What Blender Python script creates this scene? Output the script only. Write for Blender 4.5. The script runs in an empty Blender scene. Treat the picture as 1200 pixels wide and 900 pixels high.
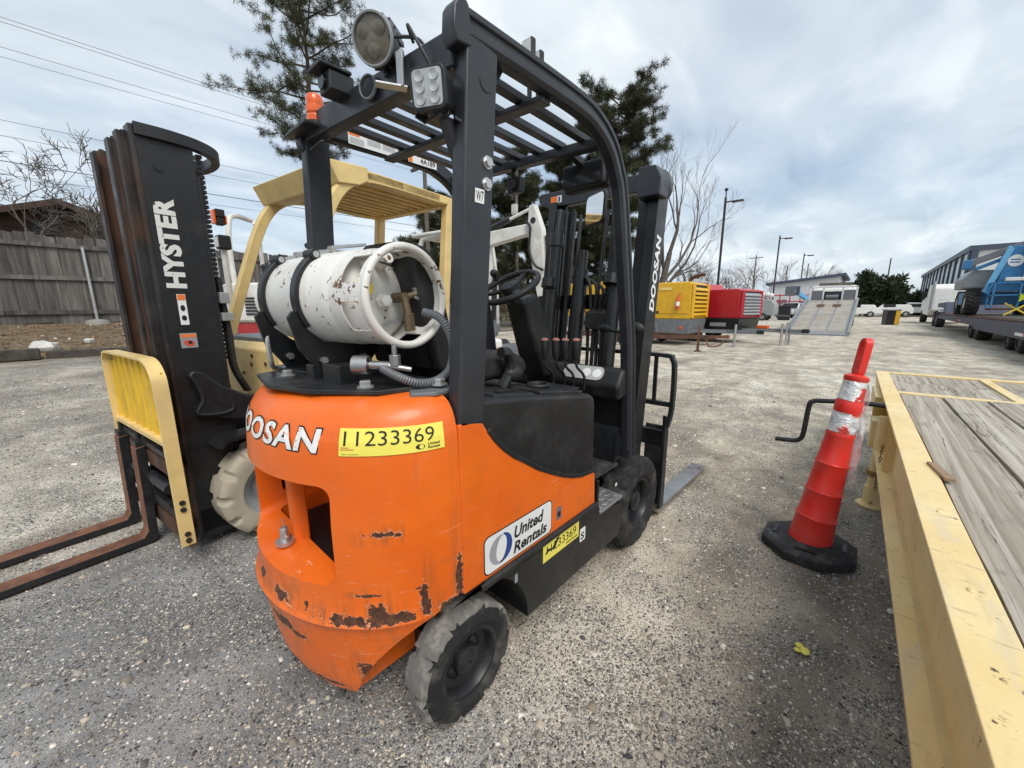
import bpy, bmesh, math, random
import numpy as np
from mathutils import Vector, Matrix, Quaternion
from mathutils.bvhtree import BVHTree

R = math.radians
scene = bpy.context.scene
col = scene.collection

# ---------------------------------------------------------------- camera
# world frame: X along the orange forklift (towards its forks), Y to its left, Z up
yaw, pitch, roll = .7363, .1923, -.0058
CAM = Vector((-.6988, -1.2838, 1.3239))
cam_d = bpy.data.cameras.new('camera')
cam = bpy.data.objects.new('camera', cam_d)
col.objects.link(cam)
fw = Vector((math.cos(yaw) * math.cos(pitch), math.sin(yaw) * math.cos(pitch), -math.sin(pitch)))
rt = Vector((math.sin(yaw), -math.cos(yaw), 0))
upv = rt.cross(fw)
rt2 = rt * math.cos(roll) + upv * math.sin(roll)
up2 = upv * math.cos(roll) - rt * math.sin(roll)
cam.matrix_world = Matrix((
    (rt2.x, up2.x, -fw.x, CAM.x), (rt2.y, up2.y, -fw.y, CAM.y), (rt2.z, up2.z, -fw.z, CAM.z), (0, 0, 0, 1)))
cam_d.sensor_fit = 'HORIZONTAL'
cam_d.sensor_width = 36.0
cam_d.lens = 455.0 / 1200.0 * 36.0
cam_d.clip_start = .02
cam_d.clip_end = 3000
scene.camera = cam

# ---------------------------------------------------------------- world, sun, exposure
SUN_EL, SUN_AZ = R(52), R(-118)          # overcast: soft sun from behind the camera's right shoulder
world = bpy.data.worlds.new('World')
scene.world = world
world.use_nodes = True
wn, wl = world.node_tree.nodes, world.node_tree.links
wn.clear()
w_out = wn.new('ShaderNodeOutputWorld')
w_bg = wn.new('ShaderNodeBackground')
w_bg.inputs['Strength'].default_value = .1
sky = wn.new('ShaderNodeTexSky')
sky.sky_type = 'NISHITA'
sky.sun_disc = False
sky.sun_elevation = SUN_EL
sky.sun_rotation = math.pi / 2 - SUN_AZ
sky.air_density = 1.0
sky.dust_density = 1.6
w_tc = wn.new('ShaderNodeTexCoord')
w_sep = wn.new('ShaderNodeSeparateXYZ')
wl.new(w_tc.outputs['Generated'], w_sep.inputs[0])


def wmath(op, a, b=None, clamp=False):
    n = wn.new('ShaderNodeMath')
    n.operation = op
    n.use_clamp = clamp
    for i, v in enumerate((a, b)):
        if v is None:
            continue
        if isinstance(v, (int, float)):
            n.inputs[i].default_value = v
        else:
            wl.new(v, n.inputs[i])
    return n.outputs[0]


zc = wmath('ADD', wmath('MAXIMUM', w_sep.outputs[2], 0.0), .16)   # cloud sheet seen in perspective
w_cmb = wn.new('ShaderNodeCombineXYZ')
wl.new(wmath('DIVIDE', w_sep.outputs[0], zc), w_cmb.inputs[0])
wl.new(wmath('DIVIDE', w_sep.outputs[1], zc), w_cmb.inputs[1])
w_map = wn.new('ShaderNodeMapping')
w_map.inputs['Rotation'].default_value = (0, 0, R(30))
w_map.inputs['Scale'].default_value = (.62, 1.25, 1)
w_map.inputs['Location'].default_value = (2.3, .7, 0)
wl.new(w_cmb.outputs[0], w_map.inputs[0])


def wnoise(scale, detail, rough, dist):
    n = wn.new('ShaderNodeTexNoise')
    n.inputs['Scale'].default_value = scale
    n.inputs['Detail'].default_value = detail
    n.inputs['Roughness'].default_value = rough
    n.inputs['Distortion'].default_value = dist
    wl.new(w_map.outputs[0], n.inputs['Vector'])
    return n.outputs['Fac']


def wramp(fac, stops):
    n = wn.new('ShaderNodeValToRGB')
    n.color_ramp.interpolation = 'EASE'
    el = n.color_ramp.elements
    while len(el) < len(stops):
        el.new(.5)
    for e, (p, c) in zip(el, stops):
        e.position = p
        e.color = c if len(c) == 4 else (*c, 1)
    wl.new(fac, n.inputs[0])
    return n.outputs[0]


def wmix(fac, a, b):
    n = wn.new('ShaderNodeMix')
    n.data_type = 'RGBA'
    if isinstance(fac, float):
        n.inputs[0].default_value = fac
    else:
        wl.new(fac, n.inputs[0])
    for s, v in ((6, a), (7, b)):
        if isinstance(v, tuple):
            n.inputs[s].default_value = (*v, 1)
        else:
            wl.new(v, n.inputs[s])
    return n.outputs[2]


cl_big = wnoise(.85, 5, .52, .35)
cl_fine = wnoise(2.6, 7, .55, .5)
cl_hue = wnoise(.5, 3, .5, .2)
lum = wramp(cl_fine, [(.28, (3.9, 4.42, 4.85)), (.5, (4.95, 5.4, 5.72)), (.68, (6.1, 6.36, 6.52))])
tone = wramp(cl_big, [(.3, (.68, .75, .83)), (.5, (.91, .94, .965)), (.68, (1.13, 1.115, 1.09))])
w_mul = wn.new('ShaderNodeMix')
w_mul.data_type = 'RGBA'
w_mul.blend_type = 'MULTIPLY'
w_mul.inputs[0].default_value = 1
wl.new(lum, w_mul.inputs[6])
wl.new(tone, w_mul.inputs[7])
cover = wramp(cl_hue, [(.33, (.5, .5, .5)), (.52, (.97, .97, .97))])
clouds = wmix(cover, sky.outputs[0], w_mul.outputs[2])
wl.new(clouds, w_bg.inputs['Color'])
wl.new(w_bg.outputs[0], w_out.inputs[0])

sun_d = bpy.data.lights.new('sun', 'SUN')
sun_d.energy = 1.5
sun_d.angle = R(30)
sun_d.color = (1, .965, .92)
sun = bpy.data.objects.new('sun', sun_d)
col.objects.link(sun)
sun_dir = Vector((math.cos(SUN_EL) * math.cos(SUN_AZ), math.cos(SUN_EL) * math.sin(SUN_AZ), math.sin(SUN_EL)))
sun.rotation_euler = sun_dir.to_track_quat('Z', 'Y').to_euler()
sun.location = (0, 0, 30)

vs = scene.view_settings
vs.view_transform = 'Standard'
vs.look = 'None'
vs.exposure = 0.72
vs.gamma = 1.0
vs.use_curve_mapping = False
scene.cycles.max_bounces = 6
scene.cycles.use_denoising = True

# ---------------------------------------------------------------- mesh helpers


def V3(p):
    return np.asarray(p, float)


class MB:
    """collects vertices and faces of one mesh"""

    def __init__(self):
        self.v, self.f = [], []

    def add(self, vs_, fs):
        o = len(self.v)
        self.v.extend([tuple(map(float, p)) for p in vs_])
        self.f.extend([tuple(i + o for i in q) for q in fs])
        return self

    def box(self, x0, x1, y0, y1, z0, z1):
        return self.hexa([(x0, y0, z0), (x1, y0, z0), (x1, y1, z0), (x0, y1, z0),
                          (x0, y0, z1), (x1, y0, z1), (x1, y1, z1), (x0, y1, z1)])

    def hexa(self, p):
        return self.add(p, [(3, 2, 1, 0), (4, 5, 6, 7), (0, 1, 5, 4), (1, 2, 6, 5), (2, 3, 7, 6), (3, 0, 4, 7)])

    def beam(self, p, q, w, h, up=(0, 0, 1)):
        """box from p to q, w across, h along up"""
        p, q = V3(p), V3(q)
        d = q - p
        d = d / np.linalg.norm(d)
        u = V3(up)
        s = np.cross(d, u)
        if np.linalg.norm(s) < 1e-6:
            s = np.cross(d, V3((1, 0, 0)))
        s /= np.linalg.norm(s)
        u = np.cross(s, d)
        a, b = s * w / 2, u * h / 2
        return self.hexa([p - a - b, p + a - b, q + a - b, q - a - b, p - a + b, p + a + b, q + a + b, q - a + b])

    def prism(self, poly, axis, a, b):
        """polygon (in the two other axes, cyclic order) extruded along axis from a to b"""
        n = len(poly)

        def pt(u, w, t):
            return {'x': (t, u, w), 'y': (u, t, w), 'z': (u, w, t)}[axis]
        vs_ = [pt(u, w, a) for u, w in poly] + [pt(u, w, b) for u, w in poly]
        fs = [tuple(range(n - 1, -1, -1)), tuple(range(n, 2 * n))]
        fs += [(i, (i + 1) % n, n + (i + 1) % n, n + i) for i in range(n)]
        return self.add(vs_, fs)

    def lathe(self, prof, c=(0, 0, 0), axis='y', n=24, caps=True):
        """profile [(radius, height)] turned round axis through c"""
        c = V3(c)
        vs_, fs = [], []
        ex, ey, ez = {'x': ((0, 1, 0), (0, 0, 1), (1, 0, 0)), 'y': ((0, 0, 1), (1, 0, 0), (0, 1, 0)),
                      'z': ((1, 0, 0), (0, 1, 0), (0, 0, 1))}[axis] if isinstance(axis, str) else axis
        ex, ey, ez = V3(ex), V3(ey), V3(ez)
        for r, h in prof:
            for k in range(n):
                t = 2 * math.pi * k / n
                vs_.append(c + ez * h + ex * r * math.cos(t) + ey * r * math.sin(t))
        m = len(prof)
        for i in range(m - 1):
            for k in range(n):
                k2 = (k + 1) % n
                fs.append((i * n + k, i * n + k2, (i + 1) * n + k2, (i + 1) * n + k))
        if caps:
            if prof[0][0] > 1e-4:
                fs.append(tuple(range(n - 1, -1, -1)))
            if prof[-1][0] > 1e-4:
                fs.append(tuple((m - 1) * n + k for k in range(n)))
        return self.add(vs_, fs)

    def cyl(self, p, q, r, n=12, r2=None):
        p, q = V3(p), V3(q)
        d = q - p
        L = np.linalg.norm(d)
        d = d / L
        a = np.cross(d, (0, 0, 1))
        if np.linalg.norm(a) < 1e-4:
            a = V3((1, 0, 0))
        a /= np.linalg.norm(a)
        b = np.cross(d, a)
        return self.lathe([(r, 0), (r if r2 is None else r2, L)], p, (a, b, d), n)

    def tube(self, path, r, n=8, closed=False):
        """round tube along a path; r a number or one per point"""
        P = [V3(p) for p in path]
        m = len(P)
        rr = [r] * m if isinstance(r, (int, float)) else list(r)
        T = []
        for i in range(m):
            a = P[(i - 1) % m] if (closed or i > 0) else P[i]
            b = P[(i + 1) % m] if (closed or i < m - 1) else P[i]
            t = b - a
            T.append(t / (np.linalg.norm(t) + 1e-12))
        nrm = np.cross(T[0], (0, 0, 1))
        if np.linalg.norm(nrm) < 1e-3:
            nrm = np.cross(T[0], (1, 0, 0))
        nrm /= np.linalg.norm(nrm)
        vs_, fs = [], []
        for i in range(m):
            nrm = nrm - T[i] * np.dot(nrm, T[i])
            nrm /= np.linalg.norm(nrm) + 1e-12
            b = np.cross(T[i], nrm)
            for k in range(n):
                t = 2 * math.pi * k / n
                vs_.append(P[i] + rr[i] * (nrm * math.cos(t) + b * math.sin(t)))
        for i in range(m if closed else m - 1):
            j = (i + 1) % m
            for k in range(n):
                k2 = (k + 1) % n
                fs.append((i * n + k, i * n + k2, j * n + k2, j * n + k))
        if not closed:
            fs.append(tuple(range(n - 1, -1, -1)))
            fs.append(tuple((m - 1) * n + k for k in range(n)))
        return self.add(vs_, fs)

    def sweep(self, path, prof, up=(0, 1, 0), closed=False):
        """flat profile [(a, b)] swept along path: a along up, b along the path normal"""
        P = [V3(p) for p in path]
        m, n = len(P), len(prof)
        u = V3(up)
        vs_, fs = [], []
        for i in range(m):
            a = P[(i - 1) % m] if (closed or i > 0) else P[i]
            b = P[(i + 1) % m] if (closed or i < m - 1) else P[i]
            t = b - a
            t /= np.linalg.norm(t)
            nn = np.cross(t, u)
            nn /= np.linalg.norm(nn)
            for (s, w) in prof:
                vs_.append(P[i] + u * s + nn * w)
        for i in range(m if closed else m - 1):
            j = (i + 1) % m
            for k in range(n):
                k2 = (k + 1) % n
                fs.append((i * n + k, i * n + k2, j * n + k2, j * n + k))
        if not closed:
            fs.append(tuple(range(n - 1, -1, -1)))
            fs.append(tuple((m - 1) * n + k for k in range(n)))
        return self.add(vs_, fs)

    def ball(self, c, r, n=10):
        rx, ry, rz = (r, r, r) if isinstance(r, (int, float)) else r
        prof = [(math.sin(math.pi * i / n), -math.cos(math.pi * i / n)) for i in range(n + 1)]
        o = len(self.v)
        self.lathe([(max(a, 1e-5), b) for a, b in prof], (0, 0, 0), 'z', 2 * n, caps=False)
        self.v[o:] = [(c[0] + x * rx, c[1] + y * ry, c[2] + z * rz) for x, y, z in self.v[o:]]
        return self

    def xf(self, mat):
        self.v = [tuple(mat @ Vector(p)) for p in self.v]
        return self

    def map(self, fn):
        self.v = [tuple(fn(*p)) for p in self.v]
        return self


def arc(c, r, a0, a1, n=8):
    return [(c[0] + r * math.cos(R(a0 + (a1 - a0) * i / n)), c[1] + r * math.sin(R(a0 + (a1 - a0) * i / n)))
            for i in range(n + 1)]


def rrect(x0, x1, y0, y1, r, n=5):
    return (arc((x1 - r, y1 - r), r, 0, 90, n) + arc((x0 + r, y1 - r), r, 90, 180, n) +
            arc((x0 + r, y0 + r), r, 180, 270, n) + arc((x1 - r, y0 + r), r, 270, 360, n))


def smooth_path(pts, n=6):
    """Catmull-Rom through pts"""
    P = [V3(p) for p in pts]
    P = [2 * P[0] - P[1]] + P + [2 * P[-1] - P[-2]]
    out = []
    for i in range(1, len(P) - 2):
        for k in range(n):
            t = k / n
            a, b, c, d = P[i - 1], P[i], P[i + 1], P[i + 2]
            out.append(.5 * (2 * b + (c - a) * t + (2 * a - 5 * b + 4 * c - d) * t * t + (3 * b - a - 3 * c + d) * t ** 3))
    out.append(P[-2])
    return out


def mesh_from(mb, name, recalc=True):
    me = bpy.data.meshes.new(name)
    me.from_pydata(mb.v, [], mb.f)
    if recalc:
        bm = bmesh.new()
        bm.from_mesh(me)
        bmesh.ops.recalc_face_normals(bm, faces=bm.faces)
        bm.to_mesh(me)
        bm.free()
    return me


def obj(name, mb, mat, parent=None, bevel=0, seg=2, angle=38, recalc=True, smooth=True):
    me = mb if isinstance(mb, bpy.types.Mesh) else mesh_from(mb, name, recalc)
    o = bpy.data.objects.new(name, me)
    col.objects.link(o)
    if mat is not None and not me.materials:
        me.materials.append(mat)
    if smooth:
        me.shade_smooth()
        me.set_sharp_from_angle(angle=R(angle))
    if bevel:
        m = o.modifiers.new('bevel', 'BEVEL')
        m.width = bevel
        m.segments = seg
        m.limit_method = 'ANGLE'
        m.angle_limit = R(40)
        m.harden_normals = True
    if parent is not None:
        o.parent = parent
    return o


def tag(o, label, cat, group=None, kind=None):
    if label:
        o['label'] = label
    if cat:
        o['category'] = cat
    if group:
        o['group'] = group
    if kind:
        o['kind'] = kind
    return o


def thing(name, label, cat, loc=(0, 0, 0), rz=0, group=None):
    o = bpy.data.objects.new(name, None)
    o.empty_display_size = .2
    col.objects.link(o)
    o.location = loc
    o.rotation_euler = (0, 0, rz)
    return tag(o, label, cat, group)


def dup(root, label=None, group=None):
    r = root.copy()
    col.objects.link(r)
    if label:
        r['label'] = label
    if group:
        r['group'] = group
    for ch in list(root.children):
        c = ch.copy()
        col.objects.link(c)
        c.parent = r
        for g in list(ch.children):
            d = g.copy()
            col.objects.link(d)
            d.parent = c
    return r


def text_mb(s, size=1.0, bold=0.0, shear=0.0, spacing=1.0, sx=1.0, slices=0):
    """lettering as a flat mesh in x/y, lower left at 0,0; returns (MB, width, height)"""
    cu = bpy.data.curves.new('t', 'FONT')
    cu.body = s
    cu.size = size
    cu.offset = bold
    cu.shear = shear
    cu.space_character = spacing
    cu.resolution_u = 3
    o = bpy.data.objects.new('t', cu)
    col.objects.link(o)
    dg = bpy.context.evaluated_depsgraph_get()
    me = bpy.data.meshes.new_from_object(o.evaluated_get(dg))
    bpy.data.objects.remove(o)
    bpy.data.curves.remove(cu)
    bm = bmesh.new()
    bm.from_mesh(me)
    bpy.data.meshes.remove(me)
    xs = [v.co.x for v in bm.verts]
    ys = [v.co.y for v in bm.verts]
    x0, x1, y0, y1 = min(xs), max(xs), min(ys), max(ys)
    for k in range(1, slices):
        g = list(bm.verts) + list(bm.edges) + list(bm.faces)
        bmesh.ops.bisect_plane(bm, geom=g, plane_co=(x0 + (x1 - x0) * k / slices, 0, 0), plane_no=(1, 0, 0))
    bm.verts.index_update()
    mb = MB()
    mb.v = [((v.co.x - x0) * sx, v.co.y - y0, 0.0) for v in bm.verts]
    mb.f = [tuple(v.index for v in f.verts) for f in bm.faces]
    bm.free()
    return mb, (x1 - x0) * sx, y1 - y0


def letters(name, s, origin, ex, ey, width, height, mat, parent, bold=0.02, shear=0.0, spacing=1.0, lift=.0015):
    """flat lettering laid on the plane origin + ex*u + ey*v, scaled to width x height"""
    mb, w, h = text_mb(s, 1.0, bold, shear, spacing)
    o, ex, ey = V3(origin), V3(ex), V3(ey)
    nn = np.cross(ex, ey)
    mb.map(lambda x, y, z: o + ex * (x / w * width) + ey * (y / h * height) + nn * lift)
    return obj(name, mb, mat, parent, recalc=False, smooth=False)


def sticker(name, origin, ex, ey, width, height, mat, parent, r=0.0, lift=.0008):
    o, ex, ey = V3(origin), V3(ex), V3(ey)
    nn = np.cross(ex, ey)
    poly = rrect(0, width, 0, height, r) if r else [(0, 0), (width, 0), (width, height), (0, height)]
    mb = MB()
    mb.add([o + ex * a + ey * b + nn * lift for a, b in poly], [tuple(range(len(poly)))])
    return obj(name, mb, mat, parent, recalc=False, smooth=False)


def patch(name, pts, fill, origin, ex, ey, mat, parent, lift=.0012):
    o, ex, ey = V3(origin), V3(ex), V3(ey)
    nn = np.cross(ex, ey)
    mb = MB()
    mb.add([o + ex * a + ey * b + nn * lift for a, b in pts], [tuple(range(len(pts)))])
    return obj(name, mb, mat, parent, recalc=False, smooth=False)


# ---------------------------------------------------------------- materials
class NT:
    def __init__(self, name):
        self.m = bpy.data.materials.new(name)
        self.m.use_nodes = True
        self.n, self.l = self.m.node_tree.nodes, self.m.node_tree.links
        self.b = self.n['Principled BSDF']
        g = self.n.new('ShaderNodeNewGeometry')
        self.pos, self.nrm = g.outputs['Position'], g.outputs['Normal']

    def val(self, sock, v):
        if isinstance(v, (int, float)):
            sock.default_value = v
        elif isinstance(v, tuple):
            sock.default_value = (*v, 1) if len(v) == 3 and len(sock.default_value) == 4 else v
        else:
            self.l.new(v, sock)

    def noise(self, scale, detail=4, rough=.55, dist=0, vec=None, dim=None):
        n = self.n.new('ShaderNodeTexNoise')
        n.inputs['Scale'].default_value = scale
        n.inputs['Detail'].default_value = detail
        n.inputs['Roughness'].default_value = rough
        n.inputs['Distortion'].default_value = dist
        self.l.new(vec if vec is not None else self.pos, n.inputs['Vector'])
        return n.outputs['Fac']

    def voro(self, scale, feature='F1', vec=None, out='Distance', rnd=1.0):
        n = self.n.new('ShaderNodeTexVoronoi')
        n.feature = feature
        n.inputs['Scale'].default_value = scale
        n.inputs['Randomness'].default_value = rnd
        self.l.new(vec if vec is not None else self.pos, n.inputs['Vector'])
        return n.outputs[out]

    def math(self, op, a, b=None, clamp=False):
        n = self.n.new('ShaderNodeMath')
        n.operation = op
        n.use_clamp = clamp
        self.val(n.inputs[0], a)
        if b is not None:
            self.val(n.inputs[1], b)
        return n.outputs[0]

    def rng(self, v, a, b, c=0.0, d=1.0, smooth=False):
        n = self.n.new('ShaderNodeMapRange')
        if smooth:
            n.interpolation_type = 'SMOOTHSTEP'
        self.val(n.inputs[0], v)
        for i, x in enumerate((a, b, c, d)):
            self.val(n.inputs[i + 1], x)
        return n.outputs[0]

    def mix(self, f, a, b, mode='MIX'):
        n = self.n.new('ShaderNodeMix')
        n.data_type = 'RGBA'
        n.blend_type = mode
        self.val(n.inputs[0], f)
        self.val(n.inputs[6], a)
        self.val(n.inputs[7], b)
        return n.outputs[2]

    def fmix(self, f, a, b):
        n = self.n.new('ShaderNodeMix')
        n.data_type = 'FLOAT'
        self.val(n.inputs[0], f)
        self.val(n.inputs[2], a)
        self.val(n.inputs[3], b)
        return n.outputs[0]

    def scale(self, sx, sy, sz, rz=0.0, vec=None):
        n = self.n.new('ShaderNodeMapping')
        n.inputs['Scale'].default_value = (sx, sy, sz)
        n.inputs['Rotation'].default_value = (0, 0, rz)
        self.l.new(vec if vec is not None else self.pos, n.inputs[0])
        return n.outputs[0]

    def ramp(self, f, stops, ease=False):
        n = self.n.new('ShaderNodeValToRGB')
        if ease:
            n.color_ramp.interpolation = 'EASE'
        el = n.color_ramp.elements
        while len(el) < len(stops):
            el.new(.5)
        for e, (p, c) in zip(el, stops):
            e.position = p
            e.color = (*c, 1)
        self.l.new(f, n.inputs[0])
        return n.outputs[0]

    def bump(self, h, strength=.3, dist=.01, normal=None):
        n = self.n.new('ShaderNodeBump')
        n.inputs['Strength'].default_value = strength
        n.inputs['Distance'].default_value = dist
        self.l.new(h, n.inputs['Height'])
        if normal is not None:
            self.l.new(normal, n.inputs['Normal'])
        return n.outputs[0]

    def sep(self, v=None):
        n = self.n.new('ShaderNodeSeparateXYZ')
        self.l.new(v if v is not None else self.pos, n.inputs[0])
        return n.outputs

    def set(self, **k):
        for a, v in k.items():
            self.val(self.b.inputs[{'color': 'Base Color', 'rough': 'Roughness', 'metal': 'Metallic', 'normal': 'Normal',
                                    'coat': 'Coat Weight', 'spec': 'Specular IOR Level', 'trans': 'Transmission Weight',
                                    'emit': 'Emission Color', 'emits': 'Emission Strength', 'alpha': 'Alpha',
                                    'ior': 'IOR'}[a]], v)
        return self.m


def mat(name, c, rough=.5, metal=0.0, var=.12, vs_=7.0, dirt=None, dscale=5.0, damt=.35, chip=None, cscale=30.0,
        camt=.66, bump=0.0, bscale=120.0, spec=.5, coat=0.0, bdist=.002):
    """painted or plain surface: base colour with slow variation, dust film, chips to another colour, fine relief"""
    t = NT(name)
    n1 = t.noise(vs_, 5)
    f = t.rng(n1, .3, .7, 1 - var, 1 + var)
    cc = t.mix(1.0, c, f, 'MULTIPLY')
    rr = t.rng(t.noise(vs_ * 2.3, 5), .3, .7, max(.05, rough - .1), min(1, rough + .12))
    if dirt is not None:
        d = t.noise(dscale, 8, .65)
        dm = t.rng(d, .45, .75, 0, damt, True)
        cc = t.mix(dm, cc, dirt)
        rr = t.fmix(dm, rr, .9)
    if chip is not None:
        d2 = t.noise(cscale, 9, .62, .4)
        g = t.noise(cscale * .16, 3)
        m2 = t.rng(t.math('ADD', d2, t.math('MULTIPLY', t.math('SUBTRACT', g, .5), .5)), camt, camt + .03)
        cc = t.mix(m2, cc, chip)
        rr = t.fmix(m2, rr, .85)
    t.set(color=cc, rough=rr, metal=metal, spec=spec, coat=coat)
    if bump:
        t.set(normal=t.bump(t.noise(bscale, 6, .6), bump, bdist))
    return t.m

rng = np.random.default_rng(7)
random.seed(7)

# shared materials
M = {}
M['black'] = mat('black_paint', (.010, .011, .0125), .34, dirt=(.12, .11, .10), damt=.12, dscale=6, bump=.05, bscale=200)
M['black_metal'] = mat('black_steel', (.013, .014, .016), .40, dirt=(.16, .14, .12), damt=.22, dscale=9, chip=(.12, .09, .07), cscale=55, camt=.73)
M['charcoal'] = mat('charcoal_paint', (.021, .0235, .029), .36, dirt=(.13, .12, .11), damt=.12, dscale=4)
M['plastic'] = mat('black_plastic', (.0115, .0118, .0125), .5, dirt=(.15, .14, .125), damt=.14, dscale=7, bump=.12, bscale=420)
M['rubber'] = mat('tyre_rubber', (.014, .014, .0145), .8, dirt=(.16, .145, .125), damt=.5, dscale=12, bump=.4, bscale=70, bdist=.004)
M['rubber_dusty'] = mat('dusty_tyre_rubber', (.16, .15, .135), .95, dirt=(.40, .37, .32), damt=.95, dscale=16, bump=.8, bscale=60, bdist=.006)
M['steel'] = mat('bare_steel', (.42, .42, .42), .35, 1.0, dirt=(.25, .2, .15), damt=.4, dscale=20)
M['zinc'] = mat('zinc_plate', (.55, .55, .54), .4, .85, dirt=(.3, .27, .22), damt=.35, dscale=18)
M['orange_plain'] = mat('orange_plain', (.80, .135, .008), .36, dirt=(.42, .22, .12), damt=.15, coat=.15)
M['white'] = mat('white_paint', (.74, .73, .70), .45, dirt=(.4, .36, .3), damt=.3)
M['white_clean'] = mat('white_print', (.80, .80, .78), .5, var=.05)
M['black_print'] = mat('black_print', (.012, .012, .013), .5, var=.05)
M['red_print'] = mat('red_print', (.62, .09, .05), .5, var=.05)
M['orange_print'] = mat('orange_print', (.85, .2, .03), .5, var=.05)
M['blue_print'] = mat('blue_print', (.025, .06, .25), .5, var=.05)
M['grey_print'] = mat('grey_print', (.33, .34, .36), .5, var=.05)
M['yellow_print'] = mat('yellow_print', (.86, .75, .12), .5, var=.06)
M['yellow_hi'] = mat('warning_yellow', (.72, .48, .045), .5, dirt=(.35, .28, .15), damt=.4, chip=(.06, .045, .03), cscale=26, camt=.70)
M['hyster'] = mat('cream_yellow_paint', (.76, .55, .225), .42, dirt=(.4, .33, .22), damt=.35, chip=(.12, .08, .05), cscale=40, camt=.74)
M['rust'] = mat('rusty_steel', (.17, .068, .035), .7, .2, var=.35, vs_=12, dirt=(.33, .19, .12), damt=.5, dscale=25, bump=.3)
M['dark_glass'] = mat('dark_glass', (.015, .016, .018), .08, var=.02)
M['lens'] = mat('lamp_lens', (.62, .62, .60), .12, var=.1, vs_=60, bump=.4, bscale=90)
M['lens_dirty'] = mat('dusty_lamp_lens', (.13, .115, .085), .22, var=.4, vs_=25)
M['amber'] = mat('amber_lens', (.78, .12, .012), .22, var=.2, vs_=40, coat=.4)
M['grey_paint'] = mat('grey_paint', (.15, .16, .175), .45, dirt=(.3, .28, .25), damt=.25)
M['mid_grey'] = mat('mid_grey_paint', (.30, .31, .32), .5, dirt=(.35, .32, .28), damt=.25)

t = NT('mirror_glass')
M['mirror'] = t.set(color=(.8, .8, .8), metal=1.0, rough=.04)


# ---------------------------------------------------------------- ground
def gz(x, y):
    """height of the yard: level on the right, rising gently towards the fence on the left"""
    x, y = np.asarray(x, float), np.asarray(y, float)
    s = np.clip(y, -1e9, 13.0) - 2.6
    s = np.where(s > 30, s, np.log1p(np.exp(np.clip(s * 2.2, -50, 50))) / 2.2)
    f = np.clip((13.0 - x) / 9.0, 0, 1)
    f = f * f * (3 - 2 * f)
    far = np.clip((60 - y) / 30, 0, 1)
    return .112 * s * f * far


def lumpy(x, y):
    """low ruts and humps of the gravel, fading out with distance and under the trucks"""
    d = np.hypot(x - CAM.x, y - CAM.y)
    k = np.clip((9 - d) / 7, 0, 1)
    h = .006 * np.sin(x * 3.1 + 1.3 * np.sin(y * 1.7)) * np.sin(y * 2.6 + .8 * np.sin(x * 2.2)) + .003 * np.sin(x * 9 + y * 4) * np.sin(y * 8 - x * 3)
    return h * k - .007


def axis_pts(a, b, fine, far):
    out = list(np.arange(a, b, fine))
    step, p = fine, b
    while p < far:
        out.append(p)
        step *= 1.22
        p += step
    step, p = fine, a
    pre = []
    while p > -far:
        step *= 1.22
        p -= step
        pre.append(p)
    return np.array(pre[::-1] + out + [far])


gx, gy = axis_pts(-3, 5, .06, 1500), axis_pts(-4, 5, .06, 1500)
XX, YY = np.meshgrid(gx, gy, indexing='ij')
ZZ = gz(XX, YY) + lumpy(XX, YY)
nx_, ny_ = len(gx), len(gy)
idx = np.arange(nx_ * ny_).reshape(nx_, ny_)
quads = np.stack([idx[:-1, :-1], idx[1:, :-1], idx[1:, 1:], idx[:-1, 1:]], -1).reshape(-1, 4)
gme = bpy.data.meshes.new('ground')
gme.from_pydata(np.stack([XX, YY, ZZ], -1).reshape(-1, 3).tolist(), [], quads.tolist())
t = NT('gravel_yard')
flat = t.scale(1, 1, .3)
px_, py_, pz_ = t.sep()


def blob(cx, cy, rx, ry, amt):
    dx = t.math('DIVIDE', t.math('SUBTRACT', px_, cx), rx)
    dy = t.math('DIVIDE', t.math('SUBTRACT', py_, cy), ry)
    d2 = t.math('ADD', t.math('MULTIPLY', dx, dx), t.math('MULTIPLY', dy, dy))
    return t.math('MULTIPLY', t.math('POWER', 2.718, t.math('MULTIPLY', d2, -1.0)), amt)


big = t.noise(.75, 6, .62, .7, vec=flat)
med = t.noise(3.1, 7, .64, .6, vec=flat)
fine = t.noise(230, 4, .7, vec=flat)
lane = t.noise(1.0, 6, .6, .8, vec=t.scale(.25, 1.7, 1, .15))
tone = t.math('ADD', t.math('MULTIPLY', t.math('SUBTRACT', big, .5), 1.1), t.math('MULTIPLY', t.math('SUBTRACT', med, .5), .9))
tone = t.math('ADD', tone, t.math('MULTIPLY', t.math('SUBTRACT', lane, .5), .9))
tone = t.math('ADD', tone, t.rng(px_, 1.5, 9, .46, .72, True))
# pale dust beside the truck and on the left, damp soil and painted-in trailer shade by the trailer, grey stone behind the truck
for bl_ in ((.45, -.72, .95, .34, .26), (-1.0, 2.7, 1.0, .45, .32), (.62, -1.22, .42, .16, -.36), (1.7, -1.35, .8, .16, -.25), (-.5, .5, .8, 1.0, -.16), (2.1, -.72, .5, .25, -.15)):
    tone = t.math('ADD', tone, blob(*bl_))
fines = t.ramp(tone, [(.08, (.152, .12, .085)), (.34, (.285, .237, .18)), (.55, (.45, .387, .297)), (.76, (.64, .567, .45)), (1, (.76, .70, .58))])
grey_lot = t.math('MULTIPLY', t.rng(px_, .45, -.25, 0, .75, True), t.rng(py_, 2.2, 1.2, .3, 1.0, True))
fines = t.mix(grey_lot, fines, t.mix(1.0, (.86, .90, .95), t.rng(tone, .1, .9, .14, .5), 'MULTIPLY'))      # bare crushed stone behind the truck
fines = t.mix(1.0, fines, t.rng(fine, .25, .75, .72, 1.28), 'MULTIPLY')
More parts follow.
